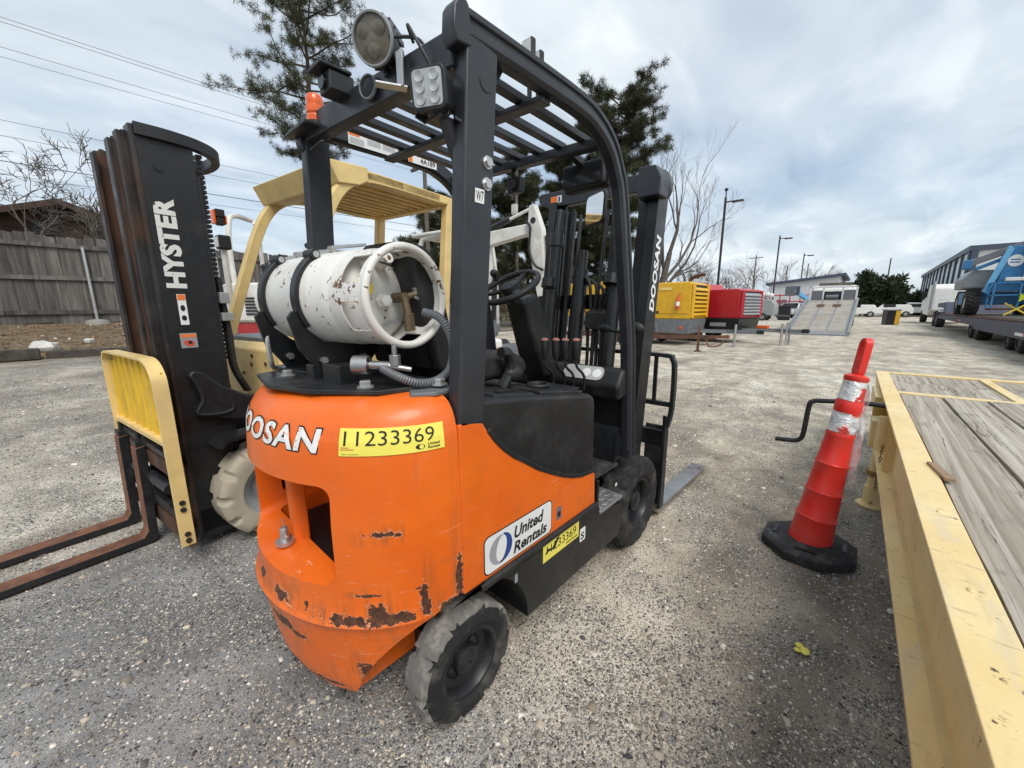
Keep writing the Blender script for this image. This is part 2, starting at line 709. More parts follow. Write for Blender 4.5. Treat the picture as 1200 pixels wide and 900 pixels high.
gravelly = t.rng(t.math('ADD', t.noise(1.9, 6, .62, .5, vec=flat), t.math('MULTIPLY', t.noise(7, 5, .6, vec=flat), .5)), .58, .95, 1.0, .45, True)
surf = fines
hgt = t.math('MULTIPLY', med, 1.2)
hgt = t.math('ADD', hgt, t.math('MULTIPLY', fine, .12))
for (sc_v, dens) in ((230, 1.0), (120, 1.0), (70, .8)):
    dd = t.voro(sc_v, vec=flat)
    cc_ = t.sep(t.voro(sc_v, vec=flat, out='Color'))
    rad = t.math('MULTIPLY', t.rng(cc_[0], .05, 1.0, .12, .72), t.math('MULTIPLY', gravelly, dens))
    pmk = t.rng(t.math('SUBTRACT', rad, dd), .0, .06)
    pcol = t.ramp(cc_[1], [(0, (.06, .06, .063)), (.22, (.135, .13, .128)), (.45, (.23, .215, .19)), (.62, (.26, .265, .27)), (.78, (.46, .41, .34)), (.93, (.62, .575, .50)), (1, (.80, .78, .74))])
    surf = t.mix(pmk, surf, pcol)
    hgt = t.math('ADD', hgt, t.math('MULTIPLY', t.math('MULTIPLY', pmk, t.math('SUBTRACT', 1.0, dd)), 50.0 / sc_v))
earth_m = t.math('MULTIPLY', t.rng(py_, 7.7, 8.2, 0, 1), t.rng(px_, 5.0, 8.0, 1, 0))
leaf = t.voro(38, vec=flat, out='Color')
earth = t.mix(t.rng(t.noise(6, 8, .7), .35, .65), (.085, .055, .035), (.24, .175, .11))
earth = t.mix(t.rng(t.sep(leaf)[0], .8, .9, 0, .8), earth, (.33, .23, .12))
surf = t.mix(earth_m, surf, earth)
grass_m = t.rng(py_, 14.0, 17.0)
surf = t.mix(t.math('MULTIPLY', grass_m, .8), surf, (.10, .095, .05))
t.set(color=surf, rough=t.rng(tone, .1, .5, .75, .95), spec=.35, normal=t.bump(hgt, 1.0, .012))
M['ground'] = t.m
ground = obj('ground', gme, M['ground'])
tag(ground, None, None, kind='structure')

# loose stones on the yard, thickest near the camera
t = NT('gravel_stone')
an = t.n.new('ShaderNodeAttribute')
an.attribute_name = 'stone'
sc_ = t.ramp(an.outputs['Fac'], [(0, (.06, .058, .056)), (.18, (.14, .133, .125)), (.36, (.28, .235, .18)), (.50, (.28, .272, .26)), (.66, (.45, .385, .295)), (.85, (.64, .565, .455)), (1, (.80, .76, .69))])
t.set(color=t.mix(1.0, sc_, t.rng(t.noise(140, 5), .3, .7, .8, 1.2), 'MULTIPLY'), rough=.85, spec=.3)
M['stone'] = t.m


def stones(name, x, y, size, shade, seed):
    r_ = np.random.default_rng(seed)
    n = len(x)
    # eight-cornered pebble, 12 triangles
    base = np.array([(-1, -1, -.6), (1, -1, -.6), (1, 1, -.6), (-1, 1, -.6), (-.7, -.7, .6), (.7, -.7, .6), (.7, .7, .6), (-.7, .7, .6)]) * .55
    tri = np.array([(0, 1, 5, 4), (1, 2, 6, 5), (2, 3, 7, 6), (3, 0, 4, 7), (4, 5, 6, 7)])
    v = base[None] * (1 + .32 * r_.standard_normal((n, 8, 3)))
    v = v * np.stack([r_.uniform(.7, 1.3, n), r_.uniform(.6, 1.0, n), r_.uniform(.45, .85, n)], -1)[:, None, :]
    ax = r_.uniform(-.5, .5, n)
    c, s = np.cos(ax)[:, None], np.sin(ax)[:, None]
    v = np.stack([v[..., 0], v[..., 1] * c - v[..., 2] * s, v[..., 1] * s + v[..., 2] * c], -1)
    az = r_.uniform(0, 6.28, n)
    c, s = np.cos(az)[:, None], np.sin(az)[:, None]
    v = np.stack([v[..., 0] * c - v[..., 1] * s, v[..., 0] * s + v[..., 1] * c, v[..., 2]], -1)
    v = v * size[:, None, None]
    zz = gz(x, y) + lumpy(x, y) + size * .12
    v += np.stack([x, y, zz], -1)[:, None, :]
    f = (tri[None] + (np.arange(n) * 8)[:, None, None]).reshape(-1, 4)
    me = bpy.data.meshes.new(name)
    nv, nf = n * 8, len(f)
    me.vertices.add(nv)
    me.vertices.foreach_set('co', v.reshape(-1))
    me.loops.add(nf * 4)
    me.loops.foreach_set('vertex_index', f.reshape(-1).astype(np.int32))
    me.polygons.add(nf)
    me.polygons.foreach_set('loop_start', (np.arange(nf) * 4).astype(np.int32))
    me.update(calc_edges=True)
    at = me.attributes.new('stone', 'FLOAT', 'POINT')
    at.data.foreach_set('value', np.repeat(shade, 8).astype(np.float32))
    o = obj(name, me, M['stone'], smooth=False)
    return o


n_st = 172000
d_ = .55 + 7.5 * rng.random(n_st) ** 1.75
a_ = yaw + rng.uniform(-1.02, 1.02, n_st)
sx_, sy_ = CAM.x + d_ * np.cos(a_), CAM.y + d_ * np.sin(a_)
# clustered: keep fewer where the pale dust lies
pat = .5 + .5 * np.sin(sx_ * 1.9 + 2.1 * np.sin(sy_ * 1.3)) * np.sin(sy_ * 2.3 + 1.1 * np.sin(sx_ * 1.7))
dust = 1 / (1 + np.exp(-(sx_ - .35 + .25 * np.sin(sy_ * 2.1)) / .18))          # pale dusty ground to the right
strip = np.exp(-((sy_ - 3.3 + .25 * np.sin(sx_ * 2)) / .8) ** 2) * (sx_ < -.2)    # and a dusty track on the left
dust = np.clip(dust + .8 * strip, 0, 1)
keep_p = (1 - dust) * (.62 + .38 * pat) + dust * (.34 + .5 * pat)
kk = rng.random(n_st) < keep_p
sx_, sy_, dust = sx_[kk], sy_[kk], dust[kk]
size_ = (.003 + .0068 * rng.random(len(sx_)) ** 2.0) * np.clip(.75 + .12 * np.hypot(sx_ - CAM.x, sy_ - CAM.y), .9, 1.6)
big_ = rng.random(len(sx_)) < .022
size_[big_] *= rng.uniform(1.5, 3.2, big_.sum())
shade_ = np.clip(rng.normal(.45, .26, len(sx_)) + .12 * dust, 0, .97)
tag(stones('gravel', sx_, sy_, size_, shade_, 3), 'loose grey and tan gravel scattered over the yard', 'gravel', kind='stuff')

# ================================================================ orange forklift
fk = thing('forklift', 'orange and black forklift with a tall black overhead guard, nearest the camera', 'forklift', (0, 0, 0))
CWP = np.array([(.165, .355, .42), (.20, .372, .43), (.3, .392, .447), (.41, .405, .462), (.432, .412, .467), (.447, .422, .472), (.462, .412, .469), (.5, .403, .468),
                (.75, .402, .47), (.93, .392, .466), (.985, .382, .462), (1.02, .368, .455), (1.045, .35, .445), (1.065, .325, .43), (1.08, .29, .41), (1.088, .25, .38), (1.09, .2, .33)])


def cw(th, z, off=0.0):
    A, B = np.interp(z, CWP[:, 0], CWP[:, 1]) + off, np.interp(z, CWP[:, 0], CWP[:, 2]) + off
    return (-.025 - A * .955 * math.cos(th), .03 + (B + .03) * math.sin(th), z)      # the casting sits 3 cm left of the right-hand wheel line


# ---- orange paint with the counterweight's scrapes, set out by angle round the truck and height
t = NT('orange_paint')
px_, py_, pz_ = t.sep()
ang = t.math('ARCTAN2', t.math('SUBTRACT', py_, .015), t.math('MULTIPLY', t.math('ADD', px_, .025), -1.0))
wob = t.noise(34, 6, .62, .3)
wob2 = t.noise(9, 4, .6)
chip = None
halo = None
for (th0, z0, rt_, rz_) in [(-.80, .468, .20, .020), (-1.03, .482, .07, .034), (-1.14, .466, .16, .020), (-1.31, .50, .035, .062), (-1.46, .462, .085, .02),
                            (-1.545, .52, .03, .095), (-1.085, .727, .10, .0125), (.15, .487, .10, .024), (-.22, .484, .11, .022), (-.16, .375, .18, .026),
                            (-.36, .357, .10, .012), (-.55, .195, .28, .014), (-.32, .168, .32, .014), (-.92, .275, .06, .03), (-.98, .545, .07, .006),
                            (.25, .40, .2, .02), (-.52, .49, .02, .02), (.05, .2, .5, .012)]:
    dx = t.math('DIVIDE', t.math('SUBTRACT', ang, th0), rt_)
    dz = t.math('DIVIDE', t.math('SUBTRACT', pz_, z0), rz_)
    d = t.math('SQRT', t.math('ADD', t.math('MULTIPLY', dx, dx), t.math('MULTIPLY', dz, dz)))
    v = t.math('SUBTRACT', 1.0, d)
    chip = v if chip is None else t.math('MAXIMUM', chip, v)
front = t.rng(px_, -.02, -.015, 0, -3)
raw = t.math('ADD', t.math('ADD', chip, front), t.math('MULTIPLY', t.math('SUBTRACT', wob, .5), 3.0))
raw = t.math('ADD', raw, t.math('MULTIPLY', t.math('SUBTRACT', wob2, .5), 1.6))
raw = t.math('ADD', raw, t.math('MULTIPLY', t.math('SUBTRACT', t.noise(140, 4, .6), .5), .9))
cm = t.rng(raw, .14, .20)
hm = t.rng(raw, .0, .06)
# scratches: long, thin, level streaks
sv = t.n.new('ShaderNodeCombineXYZ')
t.l.new(t.math('MULTIPLY', ang, 2.2), sv.inputs[0])
t.l.new(t.math('MULTIPLY', pz_, 150.0), sv.inputs[1])
scr = t.noise(1.6, 6, .62, .6, vec=sv.outputs[0])
scm = t.math('MULTIPLY', t.rng(scr, .63, .66), t.rng(t.noise(4.5, 3), .46, .58))
scm = t.math('MULTIPLY', scm, t.rng(pz_, .62, .9, 1, .1))
scm = t.math('MULTIPLY', scm, .75)
base = t.mix(t.rng(t.noise(5, 5), .3, .7), (.78, .125, .007), (.86, .16, .010))
faded = t.math('MULTIPLY', t.rng(t.noise(7, 6, .65), .52, .75, 0, .5, True), t.rng(pz_, 1.03, 1.08, .35, 1.0))
base = t.mix(faded, base, (.80, .25, .12))
grime = t.math('MULTIPLY', t.rng(t.noise(11, 8, .7), .5, .7, 0, .6, True), t.rng(pz_, .2, .75, 1, .22))
run = t.rng(t.noise(1.0, 6, .62, .2, vec=t.scale(26, 26, 1.6)), .55, .75, 0, .26, True)
grime = t.math('MAXIMUM', grime, run)
base = t.mix(grime, base, (.30, .12, .045))
streak = t.noise(1.0, 6, .62, .2, vec=t.scale(38, 38, 3.0))
stain = t.math('MULTIPLY', t.rng(t.math('ADD', chip, front), -2.6, .4, 0, .75, True), t.rng(streak, .42, .66, 0, 1, True))
base = t.mix(stain, base, (.34, .10, .03))
base = t.mix(scm, base, (.83, .50, .33))
base = t.mix(t.math('MULTIPLY', hm, t.rng(t.noise(25, 4), .4, .6, .15, .8)), base, (.80, .36, .20))
rustc = t.ramp(t.noise(60, 7, .7), [(.3, (.028, .012, .008)), (.5, (.085, .03, .014)), (.7, (.17, .075, .03))])
base = t.mix(cm, base, rustc)
t.set(color=base, rough=t.fmix(cm, t.rng(t.noise(13, 5), .3, .7, .3, .5), .85), coat=.12,
      normal=t.bump(t.math('ADD', t.math('MULTIPLY', cm, -1.0), t.math('MULTIPLY', t.noise(16, 3), .6)), .35, .003))
M['orange'] = t.m

zs = np.unique(np.concatenate([np.linspace(.165, .42, 8), np.linspace(.42, .475, 9), np.linspace(.5, .98, 14), np.linspace(.985, 1.09, 14)]))
ths = np.linspace(-math.pi / 2, math.pi / 2, 61)
mb = MB()
nv = len(ths)
vv = [cw(a, z) for z in zs for a in ths]
ff = []
for i in range(len(zs) - 1):
    for k in range(nv - 1):
        ff.append((i * nv + k, (i + 1) * nv + k, (i + 1) * nv + k + 1, i * nv + k + 1))
ff.append(tuple(range(nv)))
ff.append(tuple((len(zs) - 1) * nv + k for k in range(nv - 1, -1, -1)))
ff.append(tuple([i * nv for i in range(len(zs))] + [i * nv + nv - 1 for i in range(len(zs) - 1, -1, -1)]))
mb.add(vv, ff)


def boolean_mesh(mb, cutters, name):
    base_o = obj(name, mb, None, smooth=False)
    cs = []
    for c in cutters:
        co = obj('cutter', c, None, smooth=False)
        m_ = base_o.modifiers.new('b', 'BOOLEAN')
        m_.operation = 'DIFFERENCE'
        m_.solver = 'EXACT'
        m_.object = co
        cs.append(co)
    dg = bpy.context.evaluated_depsgraph_get()
    me = bpy.data.meshes.new_from_object(base_o.evaluated_get(dg))
    me.materials.clear()
    for o in cs + [base_o]:
        bpy.data.objects.remove(o)
    return me


rec = MB().prism(rrect(-.285, .31, .60, .862, .035, 6), 'x', -.62, -.11)
rec.map(lambda x, y, z: (x, y * (1 + (-.17 - x) * -.0), z - (.16 * (-.17 - x) if (z < .7 and x < -.17) else 0)))
arch_r = MB().cyl((0, -.62, .19), (0, -.25, .19), .287, 40)
arch_l = MB().cyl((0, .25, .19), (0, .62, .19), .287, 40)
slot_r = MB().prism(rrect(-.275, .03, .615, .85, .02, 4), 'x', -.2, -.05)
slot_l = MB().prism(rrect(.06, .225, .67, .845, .02, 4), 'x', -.2, -.05)
slot_s = MB().prism(rrect(-.262, -.125, .635, .845, .018, 4), 'y', .25, .43)
shaft = MB().prism(rrect(-.285, -.10, -.255, .295, .02, 4), 'z', .36, .66)
cwm = boolean_mesh(mb, [rec, arch_r, arch_l, slot_r, slot_l, slot_s, shaft], 'counterweight')
cw_o = obj('counterweight', cwm, M['orange'], fk, bevel=.005, seg=2, angle=32)
obj('recess_post', MB().prism([(-.32, .058), (-.325, .045), (-.32, .027), (-.308, .019), (-.275, .019), (-.275, .058)], 'z', .50, .861), M['orange'], cw_o, bevel=.006)
obj('recess_backing', MB().box(-.058, -.045, -.27, .25, .6, .86), M['black'], cw_o)
obj('dark_shaft_fill', MB().box(-.28, -.105, -.25, .29, .37, .535), M['black_print'], cw_o)  # black block standing in for the darkness down the open shaft
obj('recess_lining', MB().box(-.258, -.13, .35, .36, .64, .84), M['black_print'], cw_o)
p = MB().lathe([(.03, 0), (.03, .012), (.0135, .014), (.0135, .05), (.011, .056)], (-.345, .045, .572), 'z', 16)
p.cyl((-.345, .085, .60), (-.345, .02, .60), .0035, 8)
p.cyl((-.345, .045, .62), (-.345, .045, .66), .002, 6)
obj('tow_pin', p, M['zinc'], cw_o)


def on_cw(mb, th_a, th_b, w, h, z0, z1, off=.0015):
    """lay a flat mesh (0..w, 0..h) on the counterweight between two angles and heights"""
    return mb.map(lambda x, y, z: cw(th_a + (th_b - th_a) * x / w, z0 + (z1 - z0) * y / h, off))


def cw_text(name, s, th_a, th_b, z0, z1, m_, bold=.02, shear=0.0, off=.002, spacing=1.0, parent=None):
    tm, w, h = text_mb(s, 1.0, bold, shear, spacing, slices=24)
    return obj(name, on_cw(tm, th_a, th_b, w, h, z0, z1, off), m_, parent or fk, recalc=False, smooth=False)


def cw_sheet(name, th_a, th_b, z0, z1, m_, off=.001, parent=None, n=14):
    g = MB()
    for i in range(n):
        a, b = i / n, (i + 1) / n
        for j in range(8):
            c_, d_ = j / 8, (j + 1) / 8
            g.add([(a, c_, 0), (b, c_, 0), (b, d_, 0), (a, d_, 0)], [(0, 1, 2, 3)])
    return obj(name, on_cw(g, th_a, th_b, 1, 1, z0, z1, off), m_, parent or fk, recalc=False)


cw_text('maker_lettering_outline', 'DOOSAN', .47, -.645, .949, 1.021, M['black_print'], .06, .16, .0016, 1.1)
t = NT('chipped_white_print')
chm = t.rng(t.noise(70, 7, .65, .3), .60, .62)
t.set(color=t.mix(chm, (.8, .79, .76), (.62, .16, .04)), rough=.5)
M['white_chipped'] = t.m
cw_text('maker_lettering', 'DOOSAN', .462, -.637, .953, 1.017, M['white_chipped'], .03, .16, .0026, 1.1)
dec = cw_sheet('number_label', -.757, -1.448, .951, 1.022, M['yellow_print'], .003)
cw_text('number_lettering', '11233369', -.785, -1.372, .978, 1.015, M['black_print'], -.004, 0, .0042, parent=dec)
cw_text('owner_lettering', 'United', -1.32, -1.41, .9665, .9735, M['black_print'], .02, .1, .0042, parent=dec)
cw_text('owner_lettering', 'Rentals', -1.32, -1.41, .957, .964, M['black_print'], .02, .1, .0042, parent=dec)
g = MB().add([(.5 + .5 * math.cos(a), .5 + .5 * math.sin(a), 0) for a in np.linspace(0, 6.28, 24)[:-1]], [tuple(range(23))])
obj('owner_emblem', on_cw(g, -1.235, -1.30, 1, 1, .958, .972, .0042), M['black_print'], dec, recalc=False, smooth=False)
g = MB().add([(.55 + .3 * math.cos(a), .5 + .42 * math.sin(a), 0) for a in np.linspace(0, 6.28, 24)[:-1]], [tuple(range(23))])
obj('owner_emblem', on_cw(g, -1.246, -1.30, 1, 1, .958, .972, .0048), M['yellow_print'], dec, recalc=False, smooth=False)
cw_text('small_print', 'RENTAL EQUIPMENT', -.775, -.88, .9545, .9575, M['black_print'], 0, 0, .0042, parent=dec)
cw_sheet('scuff', -.765, -.85, .9675, .9692, M['red_print'], .0042, parent=dec, n=3)
cw_sheet('scuff', -.768, -.82, .9725, .9742, M['red_print'], .0042, parent=dec, n=3)

# ---- top plate of the counterweight and tank bracket
pl = MB().prism([(-.30, .30), (-.34, .05), (-.29, -.14), (-.17, -.30), (-.04, -.34), (.05, -.30), (.05, .36), (-.1, .38)], 'z', 1.088, 1.102)
obj('bracket_plate', pl, M['black_metal'], fk, bevel=.003)
pl2 = MB().prism([(-.07, -.30), (-.11, -.37), (-.05, -.41), (.03, -.40), (.05, -.30)], 'z', 1.082, 1.094)
obj('pivot_plate', pl2, M['grey_paint'], fk, bevel=.003)
for q in [(-.165, -.225), (.0, -.36), (-.24, .17)]:
    obj('bolt', MB().lathe([(.026, 0), (.026, .004), (.017, .005), (.017, .018), (.014, .021)], (q[0], q[1], 1.101), 'z', 6), M['zinc'], fk)

# tank cradle in the tank's own turned frame
tk_rz = .12
TKM = Matrix.Translation((-.03, -.26, 1.36)) @ Matrix.Rotation(tk_rz, 4, 'Z')   # origin at the collar ring, +y along the tank


def tk(mb):
    return mb.xf(TKM)


for s0 in (.345, .575):
    c_ = MB().prism([(-.165, -.16), (-.19, -.06), (-.175, -.04), (-.155, -.045), (-.13, -.10), (-.07, -.148), (.07, -.148), (.13, -.10), (.15, -.05), (.17, -.06), (.155, -.16), (.06, -.262), (-.09, -.262)], 'y', s0 - .006, s0 + .006)
    obj('tank_cradle', tk(c_), M['black'], fk, bevel=.002)
    # clamp arm curving up the rear of the tank
    path = [( -.159 * math.cos(a), s0, .159 * math.sin(a)) for a in np.linspace(R(-35), R(55), 18)]
    obj('clamp_arm', tk(MB().sweep(path, [(-.017, -.006), (.017, -.006), (.017, .008), (-.017, .008)], (0, 1, 0))), M['black'], fk, bevel=.003)
    e = V3((-.16 * math.cos(R(55)), s0, .16 * math.sin(R(55))))
    k_ = MB().cyl(e + (0, -.026, .006), e + (0, .026, .006), .017, 18)
    obj('hinge', tk(k_), M['black'], fk, bevel=.003)
    obj('hinge_bolt', tk(MB().cyl(e + (0, -.031, .006), e + (0, -.025, .006), .010, 14)), M['zinc'], fk)
    lt = MB().beam(e + (.02, .0, .012), e + (.075, 0, .027), .012, .008)
    lt.cyl(e + (.07, -.02, .027), e + (.07, .02, .027), .008, 10)
    lt.beam(e + (.06, -.01, .034), e + (.19, -.01, .058), .03, .010)
    lt.beam(e + (.065, .012, .022), e + (.2, .012, .024), .006, .02)
    obj('latch', tk(lt), M['zinc'], fk, bevel=.0015)
    for bx_ in (-.09, .06):
        obj('bolt', tk(MB().cyl((bx_, s0 - .006, -.205), (bx_, s0 - .018, -.205), .013, 6)), M['zinc'], fk)
base_ = MB().box(-.12, .11, .24, .66, -.262, -.245)
base_.box(-.15, -.12, .2, .24, -.27, -.2)
base_.box(-.15, -.12, .3, .34, -.27, -.21)
base_.box(-.155, -.09, .14, .2, -.27, -.2)
obj('cradle_base', tk(base_), M['black'], fk, bevel=.004)
hd = MB().tube(smooth_path([(-.12, .66, -.245), (-.14, .60, -.24), (-.155, .57, -.22), (-.16, .57, -.15), (-.155, .58, -.12)]), .008, 8)
obj('release_handle', tk(hd), M['zinc'], fk)

# hose with spiral wrap, regulator block and fittings
hp = smooth_path([(.035, -.245, 1.315), (.06, -.295, 1.295), (.072, -.335, 1.226), (.055, -.345, 1.148), (.002, -.345, 1.113), (-.06, -.335, 1.112), (-.105, -.295, 1.135), (-.13, -.262, 1.158)], 9)
rad = [.0115 if i % 2 else .0095 for i in range(len(hp))]
obj('gas_hose', MB().tube(hp, .010, 10), M['plastic'], fk)
wrap = MB()
for i in range(0, len(hp) - 1):
    d = hp[i + 1] - hp[i]
    wrap.cyl(hp[i] + d * .10, hp[i] + d * .85, .0132, 10)
obj('hose_wrap', wrap, M['grey_paint'], fk)
rg = MB().cyl((-.235, -.12, 1.165), (-.205, -.155, 1.165), .028, 18)
rg.cyl((-.205, -.155, 1.165), (-.165, -.2, 1.163), .013, 12)
rg.cyl((-.155, -.21, 1.163), (-.155, -.21, 1.195), .017, 8)
rg.cyl((-.155, -.21, 1.195), (-.155, -.21, 1.222), .008, 10)
rg.cyl((-.17, -.2, 1.163), (-.12, -.24, 1.15), .009, 10)
obj('gas_fitting', rg.xf(Matrix.Translation((.055, -.075, 0))), M['steel'], fk, bevel=.002)

# ---- side panels, chassis, hood
pan = [(-.0235, .458), (-.0235, 1.0), (-.01, 1.012), (.069, .988), (.09, .957), (.12, .918), (.157, .88), (.205, .84), (.262, .804), (.34, .752), (.422, .709), (.49, .675), (.558, .648), (.63, .627), (.70, .619), (.738, .617), (.745, .60), (.753, .458)]
for sg in (-1, 1):
    obj('side_panel', MB().prism(pan, 'y', sg * .452, sg * .470), M['orange'], fk, bevel=.006, seg=3)
ch = [(.268, .188)] + arc((0, .19), .275, 2, 66, 14) + [(.06, .445), (1.0, .445), (1.0, .30), (.985, .188)]
ch = [(.272, .188)] + [q for q in arc((0, .19), .275, 6, 80, 14)] + [(-.02, .4535), (.77, .4535), (.80, .40), (1.02, .355), (1.02, .25), (.99, .188)]
obj('chassis', MB().prism(ch, 'y', -.476, .476), M['black'], fk, bevel=.006)
for sg in (-1, 1):
    tr_ = MB().sweep([(.04, sg * .474, .448), (.3, sg * .474, .451), (.76, sg * .474, .451)], [(-.004, -.014), (.010, -.010), (.012, .006), (0, .012), (-.004, .012)] if sg > 0 else [(.004, -.014), (-.010, -.010), (-.012, .006), (0, .012), (.004, .012)], (0, 1, 0))
    obj('sill_trim', tr_, M['plastic'], fk)
obj('arch_lining', MB().box(-.2, .28, -.25, .25, .25, .45), M['black'], fk)

hood_prof = [(.02, .55), (.02, 1.06), (.08, 1.055), (.3, 1.028), (.55, .99), (.70, .968), (.728, .952), (.738, .92), (.745, .60), (.70, .56)]
obj('hood', MB().prism(hood_prof, 'y', -.464, .464), M['plastic'], fk, bevel=.016, seg=3)
# plastic skirt line along the panel edge
line = [(x, -.469, z + .006) for x, z in pan[4:17]]
obj('hood_lip', MB().sweep(line, [(-.006, -.008), (.006, -.008), (.006, .008), (-.006, .008)], (0, 1, 0)), M['plastic'], fk, bevel=.003)


def hood_top(x):
    return float(np.interp(x, [q[0] for q in hood_prof[1:6]], [q[1] for q in hood_prof[1:6]]))


tray = MB()
for (x0, x1, y0, y1, dz) in [(.40, .69, -.43, -.22, .014), (.16, .37, -.43, -.24, .008)]:
    tray.hexa([(x0, y0, hood_top(x0) - .01), (x1, y0, hood_top(x1) - .01), (x1, y1, hood_top(x1) - .01), (x0, y1, hood_top(x0) - .01),
               (x0, y0, hood_top(x0) + dz), (x1, y0, hood_top(x1) + dz), (x1, y1, hood_top(x1) + dz), (x0, y1, hood_top(x0) + dz)])
hood_tray = obj('console_tray', tray, M['plastic'], fk, bevel=.008, seg=3)
cx_, cy_ = .515, -.325
ring = MB().lathe([(.034, .0), (.046, .004), (.05, .014), (.044, .020), (.038, .019), (.034, .008), (.033, -.004)], (cx_, cy_, hood_top(cx_) + .012), 'z', 28, caps=False)
obj('cup_holder', ring, M['plastic'], hood_tray)
obj('cup_floor', MB().lathe([(.034, 0), (.034, .002)], (cx_, cy_, hood_top(cx_) + .0165), 'z', 24), M['black_print'], hood_tray)
lid = MB().box(.58, .68, -.42, -.25, hood_top(.63) + .012, hood_top(.63) + .019)
obj('console_lid', lid, M['plastic'], hood_tray, bevel=.004)
pen = MB().beam((.20, -.40, hood_top(.2) + .012), (.35, -.36, hood_top(.35) + .012), .02, .006)
obj('console_slot', pen, M['black_print'], hood_tray)

# seat
st = MB().prism([(.16, 1.04), (.15, 1.13), (.22, 1.155), (.48, 1.15), (.56, 1.12), (.58, 1.05)], 'y', -.23, .23)
seat = obj('seat', st, M['plastic'], fk, bevel=.03, seg=3)
sb = MB().prism([(.12, 1.10), (.10, 1.12), (.02, 1.45), (.03, 1.52), (.09, 1.53), (.13, 1.48), (.21, 1.14), (.19, 1.10)], 'y', -.21, .21)
obj('backrest', sb, M['plastic'], seat, bevel=.03, seg=3)
arm = MB().tube(smooth_path([(.38, -.255, 1.02), (.42, -.262, 1.09), (.40, -.268, 1.15), (.36, -.268, 1.16)]), .022, 8)
arm.ball((.44, -.262, 1.07), (.05, .03, .035), 8)
obj('hip_restraint', arm, M['plastic'], seat)

# ---- overhead guard
g_paint = M['charcoal']
for sg in (-1, 1):
    gy_ = .0 if sg < 0 else .06      # the guard's left side stands a little farther out
    gz_ = .0 if sg < 0 else .045
    po = MB().hexa([(-.022, sg * .470 + gy_, .99), (.075, sg * .470 + gy_, .985), (.075, sg * .415 + gy_, .985), (-.022, sg * .415 + gy_, .99),
                    (.045 - gy_ * .4, sg * .470 + gy_, 2.0 + gz_), (.155 - gy_ * .6, sg * .470 + gy_, 1.985 + gz_), (.155 - gy_ * .6, sg * .415 + gy_, 1.985 + gz_), (.045 - gy_ * .4, sg * .415 + gy_, 2.0 + gz_)])
    obj('rear_pillar', po, g_paint, fk, bevel=.009, seg=3)
    path = smooth_path([(.03, 0, 2.012), (.3, 0, 2.017), (.58, 0, 2.016), (.70, 0, 1.995), (.80, 0, 1.945), (.87, 0, 1.862), (.915, 0, 1.76), (1.01, 0, 1.35), (1.06, 0, 1.1), (1.115, 0, .57)], 6)
    path = [V3((q[0], sg * .445 + gy_, q[2] + gz_ * min(1, max(0, (q[2] - .6) / 1.4)))) for q in path]
    pr = [(-.027, -.024), (-.016, -.036), (.016, -.036), (.027, -.024), (.027, -.004), (.019, .0), (.019, .012), (.027, .016), (.027, .030), (.018, .036), (-.018, .036), (-.027, .030)]
    if sg > 0:
        pr = [(-a, b) for a, b in pr][::-1]
    pr = [(-a, b) for a, b in pr]
    obj('side_rail', MB().sweep(path, pr, (0, 1, 0)), g_paint, fk, bevel=.002, angle=30)
    cap = MB().prism([(.012, 1.955), (.0, 1.985), (.004, 2.03), (.018, 2.052), (.04, 2.058), (.052, 2.046), (.058, 1.96)], 'y', sg * .422 + gy_, sg * .473 + gy_)
    obj('rail_end_cap', cap, g_paint, fk, bevel=.006)
    for zz in (1.655, 1.71):
        xx = .075 + (zz - .985) * .08 - .028
        bo = MB().cyl((xx, sg * .469 + gy_, zz), (xx, sg * .481 + gy_, zz), .0125, 6)
        bo.cyl((xx, sg * .4685 + gy_, zz), (xx, sg * .473 + gy_, zz), .017, 16)
        obj('bolt', bo, M['zinc'], fk)
    obj('plug', MB().cyl((.105, sg * .468 + gy_, 1.90), (.105, sg * .4725 + gy_, 1.90), .022, 20), g_paint, fk, bevel=.001)
rb = MB().beam((.055, -.43, 1.968), (.045, .49, 2.03), .055, .085)
obj('rear_beam', rb, g_paint, fk, bevel=.006)
fb = MB().beam((.79, -.43, 1.962), (.79, .49, 2.005), .05, .036)
obj('front_beam', fb, g_paint, fk, bevel=.004)
for k in range(7):
    yy = -.345 + k * .115
    obj('slat', MB().beam((.08, yy, 2.0 + (yy + .43) * .05), (.80, yy, 1.985 + (yy + .43) * .045), .034, .024), g_paint, fk, bevel=.003)
obj('cross_slat', MB().beam((.40, -.44, 1.972), (.40, .49, 2.015), .05, .018), g_paint, fk, bevel=.003)
for sg in (-1,):
    gs = MB().prism([(.1, 1.83), (.12, 1.96), (.22, 1.99), (.14, 1.86)], 'y', sg * .418 + (.06 if sg > 0 else 0), sg * .428 + (.06 if sg > 0 else 0))
    obj('gusset', gs, g_paint, fk, bevel=.002)
obj('sticker', MB().box(.06, .061, 0, .001, 0, .001), M['white_clean'], fk) if False else None
